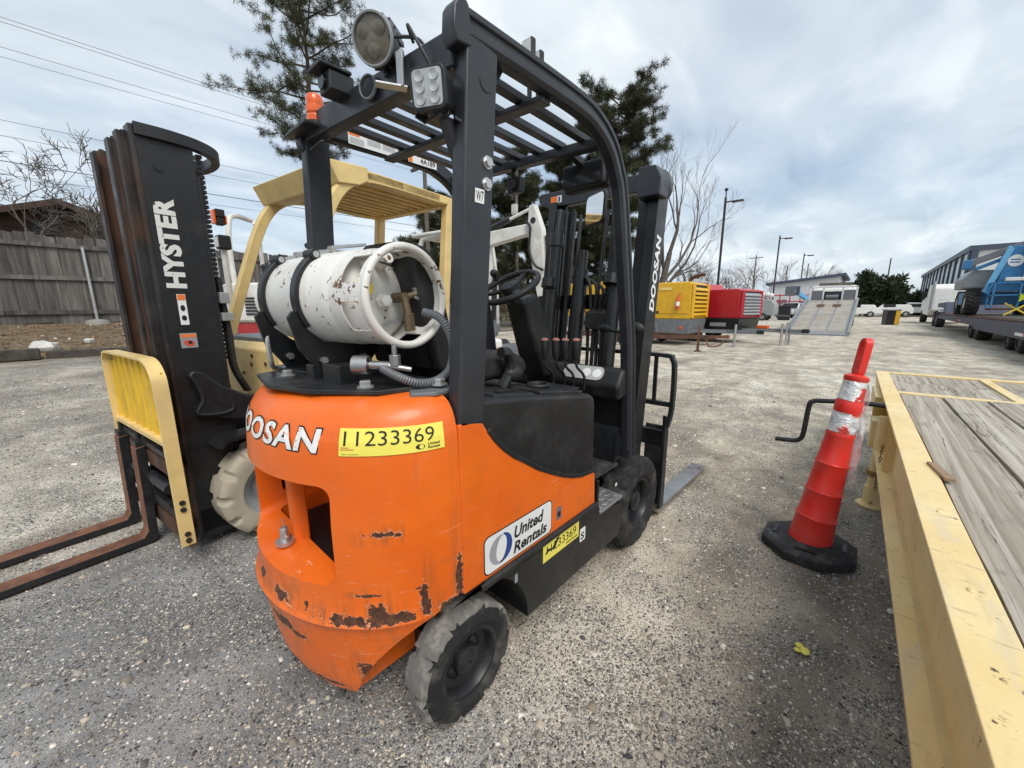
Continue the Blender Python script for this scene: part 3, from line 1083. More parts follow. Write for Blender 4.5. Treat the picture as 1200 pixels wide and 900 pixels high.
# labels: number on the pillar, warning strips on the far rail
sticker('pillar_label', (.054, -.4712, 1.602), (1, 0, 0), (.08, 0, 1), .034, .036, M['white_clean'], fk, lift=.0008)
letters('pillar_lettering', 'W7', (.058, -.4712, 1.607), (1, 0, 0), (.08, 0, 1), .027, .026, M['black_print'], fk, .005, lift=.0016)
rail_in = (.19, .4165, 1.995)
wl_ = sticker('warning_strip', (.20, .4775, 2.030), (1, 0, 0), (0, 0, 1), .245, .056, M['white_clean'], fk, lift=.0008)
sticker('strip_header', (.203, .4775, 2.066), (1, 0, 0), (0, 0, 1), .05, .016, M['orange_print'], wl_, lift=.0014)
for c_i, x0 in enumerate((.206, .288, .364)):
    for r_i in range(5):
        sticker('strip_text', (x0, .4775, 2.056 - r_i * .0052 + (.012 if c_i else 0)), (1, 0, 0), (0, 0, 1), .066, .0022, M['grey_print'], wl_, lift=.0014)
w2 = sticker('serial_strip', (.50, .4775, 2.032), (1, 0, 0), (0, 0, 1), .17, .042, M['white_clean'], fk, lift=.0008)
sticker('strip_mark', (.502, .4775, 2.034), (1, 0, 0), (0, 0, 1), .022, .038, M['orange_print'], w2, lift=.0014)
letters('serial_lettering', '4A189', (.57, .4775, 2.039), (1, 0, 0), (0, 0, 1), .09, .024, M['black_print'], w2, .02, lift=.0014)

# ---- lamps on the guard


def lamp_frame(direction, upd=(0, 0, 1)):
    d = Vector(direction).normalized()
    s = Vector(upd).cross(d).normalized()
    u = d.cross(s)
    return Matrix(((d.x, s.x, u.x, 0), (d.y, s.y, u.y, 0), (d.z, s.z, u.z, 0), (0, 0, 0, 1)))


def round_lamp(name, pos, direction, r, depth, lens, parent):
    F = Matrix.Translation(pos) @ lamp_frame(direction)
    b_ = MB().lathe([(r * .45, -depth), (r * .72, -depth * .9), (r * .9, -depth * .45), (r, -depth * .3), (r, .0), (r * .93, .004)], (0, 0, 0), 'x', 32, caps=True)
    for k in range(16):
        a = 2 * math.pi * k / 16
        b_.beam((-depth * .95, r * .78 * math.cos(a), r * .78 * math.sin(a)), (-depth * .3, r * .96 * math.cos(a), r * .96 * math.sin(a)), .008, .012)
    h_ = obj(name, b_.xf(F), M['black_metal'], parent)
    obj('lens', MB().lathe([(r * .9, .0045), (r * .6, .008), (.001, .010)], (0, 0, 0), 'x', 32, caps=False).xf(F), lens, h_)
    obj('bezel', MB().lathe([(r * .89, .003), (r * .9, .011), (r * .97, .011), (r * 1.0, .003)], (0, 0, 0), 'x', 32, caps=False).xf(F), M['mid_grey'], h_)
    return h_, F


hl, F = round_lamp('round_lamp', (-.03, -.165, 2.062), (-.80, -.42, -.25), .063, .08, M['lens_dirty'], fk)
for q in ((.0, .024, .02), (.0, -.024, .02), (.0, 0, -.026)):
    obj('reflector', MB().lathe([(.019, .009), (.012, .0115), (.001, .012)], (0, q[1], q[2]), 'x', 18, caps=False).xf(F), M['lens_dirty'], hl)
br = MB().beam((.0, -.24, 2.02), (.0, -.24, 1.93), .028, .006, (1, 0, 0))
br.beam((.02, -.24, 1.932), (-.055, -.20, 1.932), .03, .005)
obj('lamp_bracket', br, M['zinc'], fk, bevel=.001)
sp = MB().beam((.03, -.14, 2.0), (.03, -.135, 2.07), .03, .02)
obj('lamp_stem', sp, M['black_metal'], fk)
rl2, F2 = round_lamp('alarm_horn', (.01, -.055, 1.995), (-.9, -.25, 0), .034, .06, M['black_print'], fk)
cmb = MB().box(-.055, .03, .035, .115, 1.955, 2.015)
cmo = obj('rear_view_camera', cmb.xf(Matrix.Translation((.01, .055, .068))), M['black_metal'], fk, bevel=.006)
obj('hood_visor', MB().box(-.075, .03, .083, .178, 2.084, 2.094), M['black_metal'], cmo, bevel=.003)
obj('lens', MB().cyl((-.044, .13, 2.052), (-.056, .13, 2.052), .022, 16), M['dark_glass'], cmo)

F = Matrix.Translation((-.045, -.42, 1.852)) @ lamp_frame((-.85, -.42, -.12))
sq = MB().prism(rrect(-.047, .047, -.047, .047, .016), 'x', -.055, .0)
sq.prism(rrect(-.034, .034, -.034, .034, .012), 'x', -.075, -.055)
sl = obj('work_lamp', sq.xf(F), M['black_metal'], fk, bevel=.004)
obj('lens', MB().prism(rrect(-.039, .039, -.039, .039, .010), 'x', .0, .0025).xf(F), M['zinc'], sl)
for iy in (-1, 1):
    for iz in (-1, 0, 1):
        obj('led', MB().lathe([(.0125, .0026), (.012, .006), (.004, .0035)], (0, iy * .019, iz * .024), 'x', 12).xf(F), M['zinc'], sl)
yk = MB().beam((-.02, -.40, 1.80), (.03, -.40, 1.80), .06, .006).beam((-.03, -.365, 1.80), (-.01, -.37, 1.86), .006, .03).beam((.03, -.42, 1.80), (.05, -.43, 1.79), .06, .006)
obj('lamp_bracket', yk, M['black_metal'], fk)
gsr = MB().prism([(.0, 1.80), (.05, 1.79), (.06, 1.70), (.055, 1.68)], 'y', -.43, -.40)
obj('bracket_gusset', gsr, g_paint, fk)
for pth in ([(.02, -.28, 2.03), (-.01, -.30, 2.05), (.0, -.33, 2.0), (.02, -.35, 1.95)],
            [(.06, -.38, 1.93), (.02, -.41, 1.92), (-.0, -.425, 1.89), (-.01, -.43, 1.86)],
            [(.06, -.36, 1.93), (.03, -.39, 1.90), (.01, -.43, 1.84), (.0, -.44, 1.80)],
            [(.06, .30, 1.94), (.0, .28, 1.93), (-.02, .33, 1.91), (.0, .38, 1.93)],
            [(-.01, -.21, 2.06), (.05, -.26, 2.06), (.06, -.30, 2.0)]):
    obj('cable', MB().tube(smooth_path(pth, 6), .0045, 6), M['plastic'], fk)
# amber beacon on the left pillar
bq = MB().lathe([(.038, 0), (.038, .012), (.034, .014)], (.03, .385, 2.015), 'z', 20)
bk = obj('beacon_base', bq, M['black_metal'], fk)
obj('beacon_plate', MB().box(-.035, .08, .335, .53, 2.0, 2.0115), M['black_metal'], fk, bevel=.003)
obj('beacon', MB().lathe([(.033, .012), (.034, .03), (.031, .034), (.031, .04), (.034, .044), (.033, .066), (.029, .070), (.030, .076), (.031, .096), (.024, .108), (.001, .112)], (.03, .385, 2.015), 'z', 20, caps=False), M['amber'], bk)

# ---- driver's station
cowl = MB().prism([(1.09, .60), (1.085, .86), (1.02, .90), (1.02, 1.0), (1.05, 1.035), (1.13, 1.02), (1.16, .95), (1.16, .60)], 'y', -.43, .43)
obj('cowl', cowl, M['plastic'], fk, bevel=.012, seg=3)
shelf = MB().prism([(.975, .885), (.955, .955), (.965, .972), (1.012, 1.034), (1.05, 1.036), (1.08, .90)], 'y', -.455, .12)
obj('dash', shelf, M['plastic'], fk, bevel=.018, seg=3)
ip = MB().prism(rrect(-.36, -.13, 0, .075, .03), 'z', 0, .004)
IPM = Matrix.Translation((.9645, 0, .9745)) @ Matrix(((0, .6, -.8, 0), (1, 0, 0, 0), (0, .8, .6, 0), (0, 0, 0, 1)))
ipo = obj('instrument_panel', ip.xf(IPM), mat('panel_grey', (.45, .45, .44), .45), fk, bevel=.001)
for yy in (-.325, -.265):
    obj('gauge', MB().lathe([(.024, .004), (.024, .0065), (.018, .007), (.001, .0072)], (yy, .036, 0), 'z', 20, caps=False).xf(IPM), M['white_clean'], ipo)
floor_ = MB().box(.745, 1.02, -.44, .44, .545, .56)
obj('floor_plate', floor_, M['rubber'], fk)
obj('floor_front', MB().hexa([(1.0, -.43, .555), (1.10, -.43, .60), (1.10, .43, .60), (1.0, .43, .555), (1.0, -.43, .56), (1.10, -.43, .74), (1.10, .43, .74), (1.0, .43, .57)]), M['black'], fk)
obj('pedal', MB().beam((1.0, -.2, .60), (1.04, -.2, .68), .07, .012), M['rubber'], fk)
obj('hood_front', MB().box(.70, .744, -.45, .45, .45, .62), M['black'], fk)
# steering column and wheel
colm = MB().hexa([(.90, -.07, .96), (1.06, -.08, .96), (1.06, .10, .96), (.90, .09, .96),
                  (.74, -.055, 1.36), (.86, -.06, 1.40), (.86, .08, 1.40), (.74, .075, 1.36)])
obj('steering_column', colm, M['plastic'], fk, bevel=.025, seg=3)
SW = Matrix.Translation((.72, .015, 1.425)) @ lamp_frame((-.52, 0, .86))
wr = MB()
wr.tube([(0, .145 * math.cos(a), .145 * math.sin(a)) for a in np.linspace(0, 2 * math.pi, 33)[:-1]], .015, 10, closed=True)
sw = obj('steering_wheel', wr.xf(SW), M['plastic'], fk)
hub = MB().lathe([(.045, -.03), (.05, -.01), (.045, .012), (.001, .016)], (0, 0, 0), 'x', 20)
for a in (R(90), R(-30), R(210)):
    hub.beam((-.01, .04 * math.cos(a), .04 * math.sin(a)), (0, .14 * math.cos(a), .14 * math.sin(a)), .03, .012, (1, 0, 0))
hub.cyl((-.03, 0, 0), (-.08, 0, 0), .03, 14)
obj('wheel_hub', hub.xf(SW), M['plastic'], sw)
kn = MB().cyl((0, -.13, .06), (.04, -.13, .06), .012, 10).ball((.05, -.13, .06), .02, 8)
obj('steering_knob', kn.xf(SW), M['plastic'], sw)
# hydraulic levers
for k, (ty, tx) in enumerate([(-.14, .80), (-.185, .83), (-.225, .85), (-.27, .875)]):
    lv = MB().tube(smooth_path([(tx + .05, ty - .02, .93), (tx + .045, ty - .02, 1.0), (tx + .005, ty - .005, 1.045), (tx, ty, 1.09)]), .0065, 8)
    lo = obj('lever', lv, M['black'], fk)
    obj('lever_grip', MB().lathe([(.011, 0), (.017, .02), (.021, .07), (.019, .092), (.012, .098)], (tx, ty, 1.08), 'z', 14).xf(Matrix.Identity(4)), M['plastic'], lo)
    obj('lever_cap', MB().lathe([(.0185, .092), (.017, .099), (.01, .103), (.001, .104)], (tx, ty, 1.08), 'z', 14, caps=False), mat('dusty_pink_cap', (.36, .15, .13), .7) if k == 0 else bpy.data.materials['dusty_pink_cap'], lo)
# step and front fenders
for sg in (-1, 1):
    fd = MB().prism([(.76, .445), (.80, .47), (.93, .575), (1.02, .60), (1.16, .60), (1.22, .585), (1.42, .575), (1.42, .560), (1.2, .565), (1.12, .575), (1.03, .575), (.95, .555), (.84, .46), (.80, .43)], 'y', sg * .18, sg * .312)
    obj('front_fender', fd, M['black'], fk, bevel=.004)
    stp = MB().hexa([(.782, sg * .30, .40), (1.0, sg * .30, .40), (1.0, sg * .484, .392), (.782, sg * .484, .392),
                     (.782, sg * .30, .415), (1.0, sg * .30, .415), (1.0, sg * .484, .407), (.782, sg * .484, .407)])
    so = obj('step', stp, M['zinc'], fk, bevel=.002)
    studs = MB()
    for ix in range(7):
        for iy in range(5):
            x0, y0 = .80 + ix * .028, sg * (.325 + iy * .034)
            a = .7 if (ix + iy) % 2 else -.7
            c_, s_ = math.cos(a) * .011, math.sin(a) * .011
            studs.beam((x0 - c_, y0 - s_, .4135 - (abs(y0) - .3) * .043), (x0 + c_, y0 + s_, .4135 - (abs(y0) - .3) * .043), .006, .006)
    obj('tread_pattern', studs, M['zinc'], so)
    obj('step_riser', MB().box(.765, .782, sg * .32, sg * .474, .19, .56), M['black'], fk, bevel=.003)
    obj('wheel_well', MB().box(.86, 1.0, sg * .1, sg * .31, .2, .56), M['black'], fk)
    fl = MB().prism([(1.02, .59), (1.05, .72), (1.062, .72), (1.075, .59)], 'y', sg * .41, sg * .42)
    obj('pillar_gusset', fl, M['black'], fk)
    obj('pillar_foot', MB().box(1.075, 1.16, sg * .40, sg * .474, .60, .612), M['black'], fk, bevel=.002)
sticker('small_label', (.93, -.4768, .475), (1, 0, 0), (0, 0, 1), .018, .016, M['white_clean'], fk)

# ---- stickers on the right side
so_ = (.066, -.4702, .483)
big = sticker('owner_decal', (.060, -.4702, .470), (1, 0, 0), (0, 0, 1), .362, .138, M['black_print'], fk, r=.022, lift=.0006)
sticker('decal_face', (.064, -.4702, .474), (1, 0, 0), (0, 0, 1), .354, .130, M['white_clean'], big, r=.02, lift=.0012)


def ell(cx, cy, rx, ry, n=32, a0=0, a1=360, tilt=0.0):
    out = []
    for i in range(n):
        a = R(a0 + (a1 - a0) * i / (n - (0 if a1 - a0 == 360 else 1)))
        x, y = rx * math.cos(a), ry * math.sin(a)
        out.append((cx + x * math.cos(tilt) - y * math.sin(tilt), cy + x * math.sin(tilt) + y * math.cos(tilt)))
    return out


ori = (.064, -.4702, .474)
patch('emblem_half', ell(.072, .064, .052, .052, 20, 80, 280), None, ori, (1, 0, 0), (0, 0, 1), M['grey_print'], big, .0018)
patch('emblem_half', ell(.078, .066, .052, .052, 20, -100, 80), None, ori, (1, 0, 0), (0, 0, 1), M['blue_print'], big, .0018)
patch('emblem_core', ell(.076, .066, .024, .046, 28, tilt=-.22), None, ori, (1, 0, 0), (0, 0, 1), M['white_clean'], big, .0024)
letters('decal_lettering', 'United', (.205, -.4702, .541), (1, 0, 0), (0, 0, 1), .165, .046, M['black_print'], big, .03, .22, lift=.002)
letters('decal_lettering', 'Rentals', (.20, -.4702, .486), (1, 0, 0), (0, 0, 1), .19, .043, M['black_print'], big, .03, .22, lift=.002)
yl = sticker('side_number_label', (.362, -.4762, .362), (1, 0, 0), (0, 0, 1), .25, .074, M['yellow_print'], fk, lift=.0008)
letters('number_lettering', '11233369', (.385, -.4762, .388), (1, 0, 0), (0, 0, 1), .205, .036, M['black_print'], yl, .0, lift=.0014)
letters('small_print', 'United Rentals', (.515, -.4762, .371), (1, 0, 0), (0, 0, 1), .085, .010, M['black_print'], yl, .02, lift=.0014)
patch('tar_smear', [(.372, .394), (.39, .412), (.42, .402), (.45, .43), (.47, .436), (.455, .412), (.43, .392), (.40, .398)], None, (0, -.4762, 0), (1, 0, 0), (0, 0, 1), M['black_print'], yl, .0018)
sl_ = sticker('capacity_label', (.622, -.4762, .325), (1, 0, 0), (0, 0, 1), .044, .062, M['white_clean'], fk, r=.006, lift=.0008)
letters('label_lettering', 'S', (.630, -.4762, .333), (1, 0, 0), (0, 0, 1), .026, .034, M['black_print'], sl_, .03, lift=.0014)
wn_ = sticker('inspection_tag', (.455, -.4702, .500), (1, 0, 0), (0, 0, 1), .032, .055, M['grey_paint'], fk, lift=.0008)
sticker('tag_window', (.461, -.4702, .512), (1, 0, 0), (0, 0, 1), .02, .022, M['black_print'], wn_, lift=.0014)
sticker('paint_scuff', (.20, -.4762, .372), (1, 0, 0), (0, 0, 1), .016, .034, M['mid_grey'], fk)

# ---- wheels


def tyre(Rr, w, rim, n, lug, seed, rough_edge=0.0, blocks=True, deep=.016):
    """solid tyre turned about y, outer face at y = -w/2; lugs notched into the shoulders"""
    r_ = random.Random(seed)
    prof = [(rim, -w * .40), (rim + .012, -w * .47), (Rr - .055, -w * .5), (Rr - .03, -w * .49), (Rr - .014, -w * .455), (Rr, -w * .37), (Rr, -w * .12), (Rr, w * .12), (Rr, w * .37), (Rr - .014, w * .455), (Rr - .03, w * .49), (Rr - .055, w * .5), (rim + .012, w * .47), (rim, w * .40)]
    vs_, fs = [], []
    for k in range(n):
        a = 2 * math.pi * k / n
        cut = blocks and (k % lug in ((0, 1) if lug > 5 else (0,)))
        for i, (r, h) in enumerate(prof):
            rr, hh = r, h
            if i in (3, 4, 5, 8, 9, 10):
                if cut:
                    rr -= deep
                if rough_edge:
                    rr -= abs(r_.gauss(0, rough_edge))
                    hh *= 1 - abs(r_.gauss(0, rough_edge * 4))
            elif i in (6, 7) and rough_edge:
                rr -= abs(r_.gauss(0, rough_edge * .25))
            elif i in (5, 8) and cut:
                pass
            vs_.append((rr * math.cos(a), hh, rr * math.sin(a)))
    m = len(prof)
    for k in range(n):
        k2 = (k + 1) % n
        for i in range(m - 1):
            fs.append((k * m + i, k * m + i + 1, k2 * m + i + 1, k2 * m + i))
    return MB().add(vs_, fs)


def add_wheel(pos, Rr, w, rim, side, parent, n, lug, seed, mt, rough_edge=0.0, face=None):
    T_ = Matrix.Translation(pos) @ (Matrix.Rotation(math.pi, 4, 'Z') if side > 0 else Matrix.Identity(4))
    wo = obj('wheel', MB().lathe([(rim + .002, -w * .40), (rim - .012, -w * .42), (rim - .018, -w * .36), (rim - .022, -w * .12), (rim * .62, -w * .06), (rim * .58, -w * .10), (rim * .42, -w * .12), (rim * .40, -w * .30), (rim * .30, -w * .36), (.004, -w * .37)], (0, 0, 0), 'y', 36, caps=False).xf(T_), face or M['black_metal'], parent)
    ty_ = obj('tyre', tyre(Rr, w, rim, n, lug, seed, rough_edge).xf(T_), M['rubber'], wo, angle=24)
    if mt is not M['rubber']:
        ty_.data.materials.append(mt)
        for p_ in ty_.data.polygons:
            cc = p_.center
            if math.hypot(cc.x - pos[0], cc.z - pos[2]) > Rr - .016:
                p_.material_index = 1
    nuts = MB()
    for k in range(6):
        a = 2 * math.pi * k / 6
        q = (rim * .52 * math.cos(a), -w * .10, rim * .52 * math.sin(a))
        nuts.cyl((q[0], q[1], q[2]), (q[0], -w * .17, q[2]), .011, 6)
    obj('wheel_nuts', nuts.xf(T_), face or M['black_metal'], wo)
    obj('wheel_back', MB().lathe([(.01, w * .1), (rim, w * .1), (rim, w * .40)], (0, 0, 0), 'y', 24, caps=False).xf(T_), M['black'], wo)
    return wo


for sg in (-1, 1):
    add_wheel((0, sg * (.474 - .0575), .192), .192, .115, .118, sg, fk, 110, 11, 11 + sg, M['rubber_dusty'], .0028)
    add_wheel((1.264, sg * (.469 - .075), .255), .255, .150, .140, sg, fk, 80, 4, 21 + sg, M['rubber'], .0006)
obj('rear_axle', MB().box(-.07, .07, -.36, .36, .13, .25), M['black'], fk)
obj('front_axle', MB().box(1.18, 1.34, -.32, .32, .17, .36), M['black'], fk)

# ---- mast, carriage and forks
mx = lambda z: 1.245 + .120 * z
mst = thing if False else None
mast = obj('mast', MB().beam((mx(.25), -.36, .25), (mx(.25), .36, .25), .06, .12), M['black'], fk, bevel=.004)


def mast_rail(y, sg, x0, x1, z0, z1, th=.016, m_=None, nm='mast_rail'):
    b_ = MB()
    pr = [(x0, 0), (x1, 0), (x1, -sg * .055), (x1 - th, -sg * .055), (x1 - th, -sg * th), (x0 + th, -sg * th), (x0 + th, -sg * .055), (x0, -sg * .055)]
    vs_ = [(mx(z0) + a, y + b, z0) for a, b in pr] + [(mx(z1) + a, y + b, z1) for a, b in pr]
    n = len(pr)
    b_.add(vs_, [tuple(range(n)), tuple(range(n, 2 * n))] + [(i, (i + 1) % n, n + (i + 1) % n, n + i) for i in range(n)])
    return obj(nm, b_, m_ or M['black'], mast, bevel=.002)


for sg in (-1, 1):
    mo_ = -.40 if sg < 0 else .315
    mast_rail(mo_, sg, -.05, .075, .10, 1.98)
    mast_rail(mo_ - sg * .065, sg, -.02, .095, .10, 1.93, m_=M['black_metal'], nm='inner_rail')
    cy = MB().cyl((mx(.2) - .075, sg * .215, .2), (mx(1.75) - .075, sg * .215, 1.75), .036, 16)
    cy.cyl((mx(1.70) - .075, sg * .215, 1.70), (mx(1.78) - .075, sg * .215, 1.78), .044, 16)
    cy.cyl((mx(1.0) - .075, sg * .215, 1.45), (mx(1.0) - .06, sg * .215, 1.5), .044, 16)
    obj('lift_cylinder', cy, M['black'], mast)
    obj('cylinder_rod', MB().cyl((mx(1.76) - .075, sg * .215, 1.76), (mx(1.92) - .06, sg * .215, 1.92), .018, 12), M['black_metal'], mast)
    chn = MB()
    for i in range(58):
        z = .55 + i * .0235
        chn.box(mx(z) - .03, mx(z) - .014, sg * .14 - .013, sg * .14 + .013, z, z + .018)
        chn.box(mx(z) - .026, mx(z) - .018, sg * .14 - .010, sg * .14 + .010, z - .005, z + .03)
    obj('lift_chain', chn, M['black_metal'], mast)
    hs = MB().tube(smooth_path([(mx(1.9) - .02, sg * .09, 1.88), (mx(1.5) - .03, sg * .085, 1.5), (mx(1) - .04, sg * .09, 1.0), (mx(.6) - .03, sg * .1, .6)]), .011, 8)
    obj('hydraulic_hose', hs, M['plastic'], mast)
obj('free_lift_cylinder', MB().cyl((mx(.2) - .05, .03, .2), (mx(1.55) - .05, .03, 1.55), .042, 16).cyl((mx(1.55) - .05, .03, 1.55), (mx(1.66) - .05, .03, 1.66), .03, 14), M['black'], mast)
hdr = MB().prism([(-.412, 1.895), (-.43, 1.93), (-.43, 1.965), (-.40, 2.035), (.40, 2.06), (.42, 2.03), (.42, 1.99), (.36, 1.965), (-.30, 1.945)], 'x', 1.475, 1.53)
hdr.prism([(-.425, 1.885), (-.43, 1.965), (-.40, 2.03), (-.31, 2.035), (-.30, 1.885)], 'x', 1.36, 1.475)
ho = obj('mast_head', hdr, M['charcoal'], mast, bevel=.006)
hst = sticker('warning_sticker', (1.4742, .335, 1.985), (0, -1, 0), (0, 0, 1), .085, .042, M['white_clean'], ho, lift=.0012)
sticker('sticker_mark', (1.4742, .335, 1.985), (0, -1, 0), (0, 0, 1), .05, .042, M['orange_print'], ho, lift=.002)
sticker('sticker_mark', (1.4742, .276, 1.990), (0, -1, 0), (0, 0, 1), .014, .03, M['blue_print'], ho, lift=.002)
for z in (.72, 1.36):
    obj('mast_crossmember', MB().beam((mx(z) + .03, -.39, z), (mx(z) + .03, .39, z), .03, .09), M['black'], mast, bevel=.003)
# hose guide box between the rails, tilt cylinder pins
obj('valve_box', MB().hexa([(1.30, -.19, 1.20), (1.38, -.19, 1.20), (1.38, -.05, 1.20), (1.30, -.05, 1.20), (1.30, -.19, 1.30), (1.38, -.17, 1.325), (1.38, -.05, 1.325), (1.30, -.05, 1.30)]), M['plastic'], mast, bevel=.006)
for k in range(5):
    obj('hydraulic_hose', MB().tube(smooth_path([(1.34 + .01 * (k % 2), -.17 + .03 * k, 1.21), (1.33, -.175 + .03 * k, 1.0), (1.31, -.18 + .034 * k, .75), (1.28, -.16 + .03 * k, .6)]), .010, 8), M['plastic'], mast)
for k in range(3):
    obj('hydraulic_hose', MB().tube(smooth_path([(1.35, -.12 + .03 * k, 1.32), (1.34, -.14 + .045 * k, 1.43 + .02 * k), (1.38, -.03 + .03 * k, 1.47 + .015 * k), (1.42, .04 + .02 * k, 1.40), (1.40, .05 + .02 * k, 1.1)]), .0095, 8), M['plastic'], mast)
for sg in (-1, 1):
    tc = MB().cyl((.95, sg * .28, .45), (mx(.62) - .03, sg * .28, .55), .032, 14)
    obj('tilt_cylinder', tc, M['black'], mast)
letters('mast_lettering', 'DOOSAN', (mx(1.30) + .034, -.4012, 1.30), (.119, 0, .993), (-.993, 0, .119), .40, .062, M['white_clean'], mast, .05, .12, 1.08, lift=.0018)
# assist handle on the front pillar, mirror, monitor
gh = MB().tube(smooth_path([(.99, -.44, 1.50), (1.06, -.40, 1.44), (1.09, -.40, 1.30), (1.08, -.44, 1.18)]), .012, 8)
obj('grab_handle', gh, M['plastic'], fk)
hn = MB().cyl((1.12, -.40, 1.20), (1.12, -.28, 1.215), .008, 8).ball((1.12, -.28, 1.22), (.02, .035, .022), 8).ball((1.12, -.45, 1.225), (.022, .045, .03), 8)
obj('control_knob', hn, M['plastic'], fk)
mr = MB().prism(rrect(-.175, -.005, 0, .155, .03), 'x', 0, .018).xf(Matrix.Translation((1.16, -.115, 1.735)) @ Matrix.Rotation(-.45, 4, 'Z') @ Matrix.Rotation(.06, 4, 'Y'))
mo = obj('mirror', mr, M['plastic'], fk, bevel=.006)
obj('mirror_glass', MB().prism(rrect(-.165, -.015, .01, .145, .025), 'x', -.003, -.001).xf(Matrix.Translation((1.16, -.115, 1.735)) @ Matrix.Rotation(-.45, 4, 'Z') @ Matrix.Rotation(.06, 4, 'Y')), M['mirror'], mo)
obj('mirror_arm', MB().tube([(1.17, -.29, 1.74), (1.14, -.36, 1.70), (1.03, -.44, 1.69)], .009, 8), M['plastic'], mo)
mn = MB().prism(rrect(-.36, -.15, 1.855, 1.955, .012), 'x', .85, .885).prism([(-.37, 1.85), (-.36, 1.965), (-.15, 1.965), (-.14, 1.85)], 'x', .885, .93)
mn_o = obj('monitor', mn.xf(Matrix.Translation((.06, .0, .005))), M['plastic'], fk, bevel=.004)
obj('monitor_mount', MB().beam((.93, -.25, 1.95), (.80, -.25, 1.975), .03, .02), M['plastic'], mn_o)
obj('monitor_screen', MB().box(.9065, .909, -.35, -.16, 1.868, 1.95), M['dark_glass'], mn_o)
hm_ = MB().box(.80, .84, .02, .10, 1.87, 1.94).cyl((.80, .06, 1.905), (.785, .06, 1.905), .026, 14).beam((.82, .06, 1.93), (.80, .06, 1.965), .02, .02)
obj('front_camera', hm_, M['black_metal'], fk, bevel=.004)
# upper front lamps seen above the rail
for (x0, y0) in ((.40, -.36), (.47, -.34)):
    fl_ = MB().box(x0, x0 + .022, y0 - .022, y0 + .022, 2.125, 2.175)
    fo = obj('front_lamp', fl_.xf(Matrix.Translation((0, 0, .0))), M['black_metal'], fk, bevel=.004)
    obj('lens', MB().box(x0 - .003, x0, y0 - .017, y0 + .017, 2.13, 2.17), M['lens'], fo)
    obj('lamp_stem', MB().cyl((x0 + .015, y0, 1.99), (x0 + .015, y0, 2.13), .008, 8), M['black_metal'], fo)

cx0 = 1.55
car = obj('carriage', MB().box(cx0, cx0 + .045, -.47, .47, .50, .60).box(cx0, cx0 + .045, -.47, .47, .12, .22), M['black'], fk, bevel=.004)
for sg in (-1, 1):
    obj('carriage_plate', MB().prism([(1.40, .15), (1.40, .62), (1.54, .70), (1.55, .70), (1.55, .12)], 'y', sg * .30, sg * .33), M['black'], car, bevel=.003)
    obj('carriage_end', MB().prism([(cx0 - .01, .10), (cx0 - .01, .70), (cx0 + .05, .66), (cx0 + .05, .10)], 'y', sg * .455, sg * .475), M['black'], car, bevel=.003)
# load backrest: frame of flat bar with uprights
zt = 1.05
frame = []
outer = smooth_path([(-.47, .62), (-.49, .74), (-.49, .96), (-.475, 1.03), (-.42, 1.05), (0, 1.052), (.42, 1.05), (.475, 1.03), (.49, .96), (.49, .74), (.47, .62)], 4)
obj('backrest_frame', MB().sweep([(cx0 + .03, a, b) for a, b in outer], [(-.02, -.011), (.02, -.011), (.02, .011), (-.02, .011)], (1, 0, 0)), M['black_metal'], car, bevel=.002)
obj('backrest_bar', MB().beam((cx0 + .03, -.48, .76), (cx0 + .03, .48, .76), .03, .028), M['black_metal'], car, bevel=.002)
for k in range(5):
    yy = -.38 + .19 * k
    obj('backrest_upright', MB().beam((cx0 + .03, yy, .76), (cx0 + .03, yy, 1.045), .016, .022, (0, 1, 0)), M['black_metal'], car, bevel=.002)
for y0 in (-.385, .385):
    f_ = MB().prism([(cx0 + .05, .62), (cx0 + .09, .60), (cx0 + .095, .09), (cx0 + .12, .062), (2.0, .052), (2.62, .032), (2.64, .022), (2.62, .018), (cx0 + .09, .018), (cx0 + .05, .05)], 'y', y0 - .055, y0 + .055)
    obj('fork', f_, M['steel'], fk, bevel=.004)

# ================================================================ propane tank
tank = thing('propane_tank', 'white rust-speckled propane tank clamped across the rear of the orange forklift', 'gas tank', (-.03, -.26, 1.20), tk_rz)
t = NT('speckled_white_paint')
sp1 = t.noise(46, 6, .6, .2)
sp2 = t.noise(7, 4, .6)
mk = t.rng(t.math('ADD', sp1, t.math('MULTIPLY', t.math('SUBTRACT', sp2, .5), .45)), .63, .655)
st_ = t.rng(t.noise(12, 6, .65), .5, .75, 0, .4, True)
stk = t.rng(t.noise(8, 6, .65, .3, vec=t.scale(1.5, 1.5, .35)), .55, .72, 0, .35, True)
c_ = t.mix(st_, (.76, .74, .69), (.60, .55, .46))
c_ = t.mix(stk, c_, (.55, .42, .30))
seam_m = t.noise(30, 5)
c_ = t.mix(mk, c_, t.ramp(t.noise(90, 5), [(.3, (.05, .03, .02)), (.6, (.22, .10, .04)), (.8, (.42, .22, .10))]))
t.set(color=c_, rough=.45, normal=t.bump(t.math('MULTIPLY', mk, -1.0), .3, .002))
M['tank'] = t.m
zc_ = .16
body = MB().lathe([(.001, .118), (.05, .121), (.09, .130), (.118, .144), (.138, .166), (.148, .19), (.1515, .22), (.152, .375), (.1545, .380), (.1545, .388), (.152, .393), (.152, .60), (.148, .635), (.136, .665), (.11, .695), (.07, .715), (.001, .725)], (0, 0, zc_), 'y', 48, caps=False)
obj('tank_body', body, M['tank'], tank, angle=50)
obj('foot_ring', MB().lathe([(.118, .66), (.118, .735), (.112, .735), (.112, .66)], (0, 0, zc_), 'y', 40, caps=False), M['tank'], tank)
# collar: two hoops joined by webs, leaving windows
cr = MB()
Rc = .142


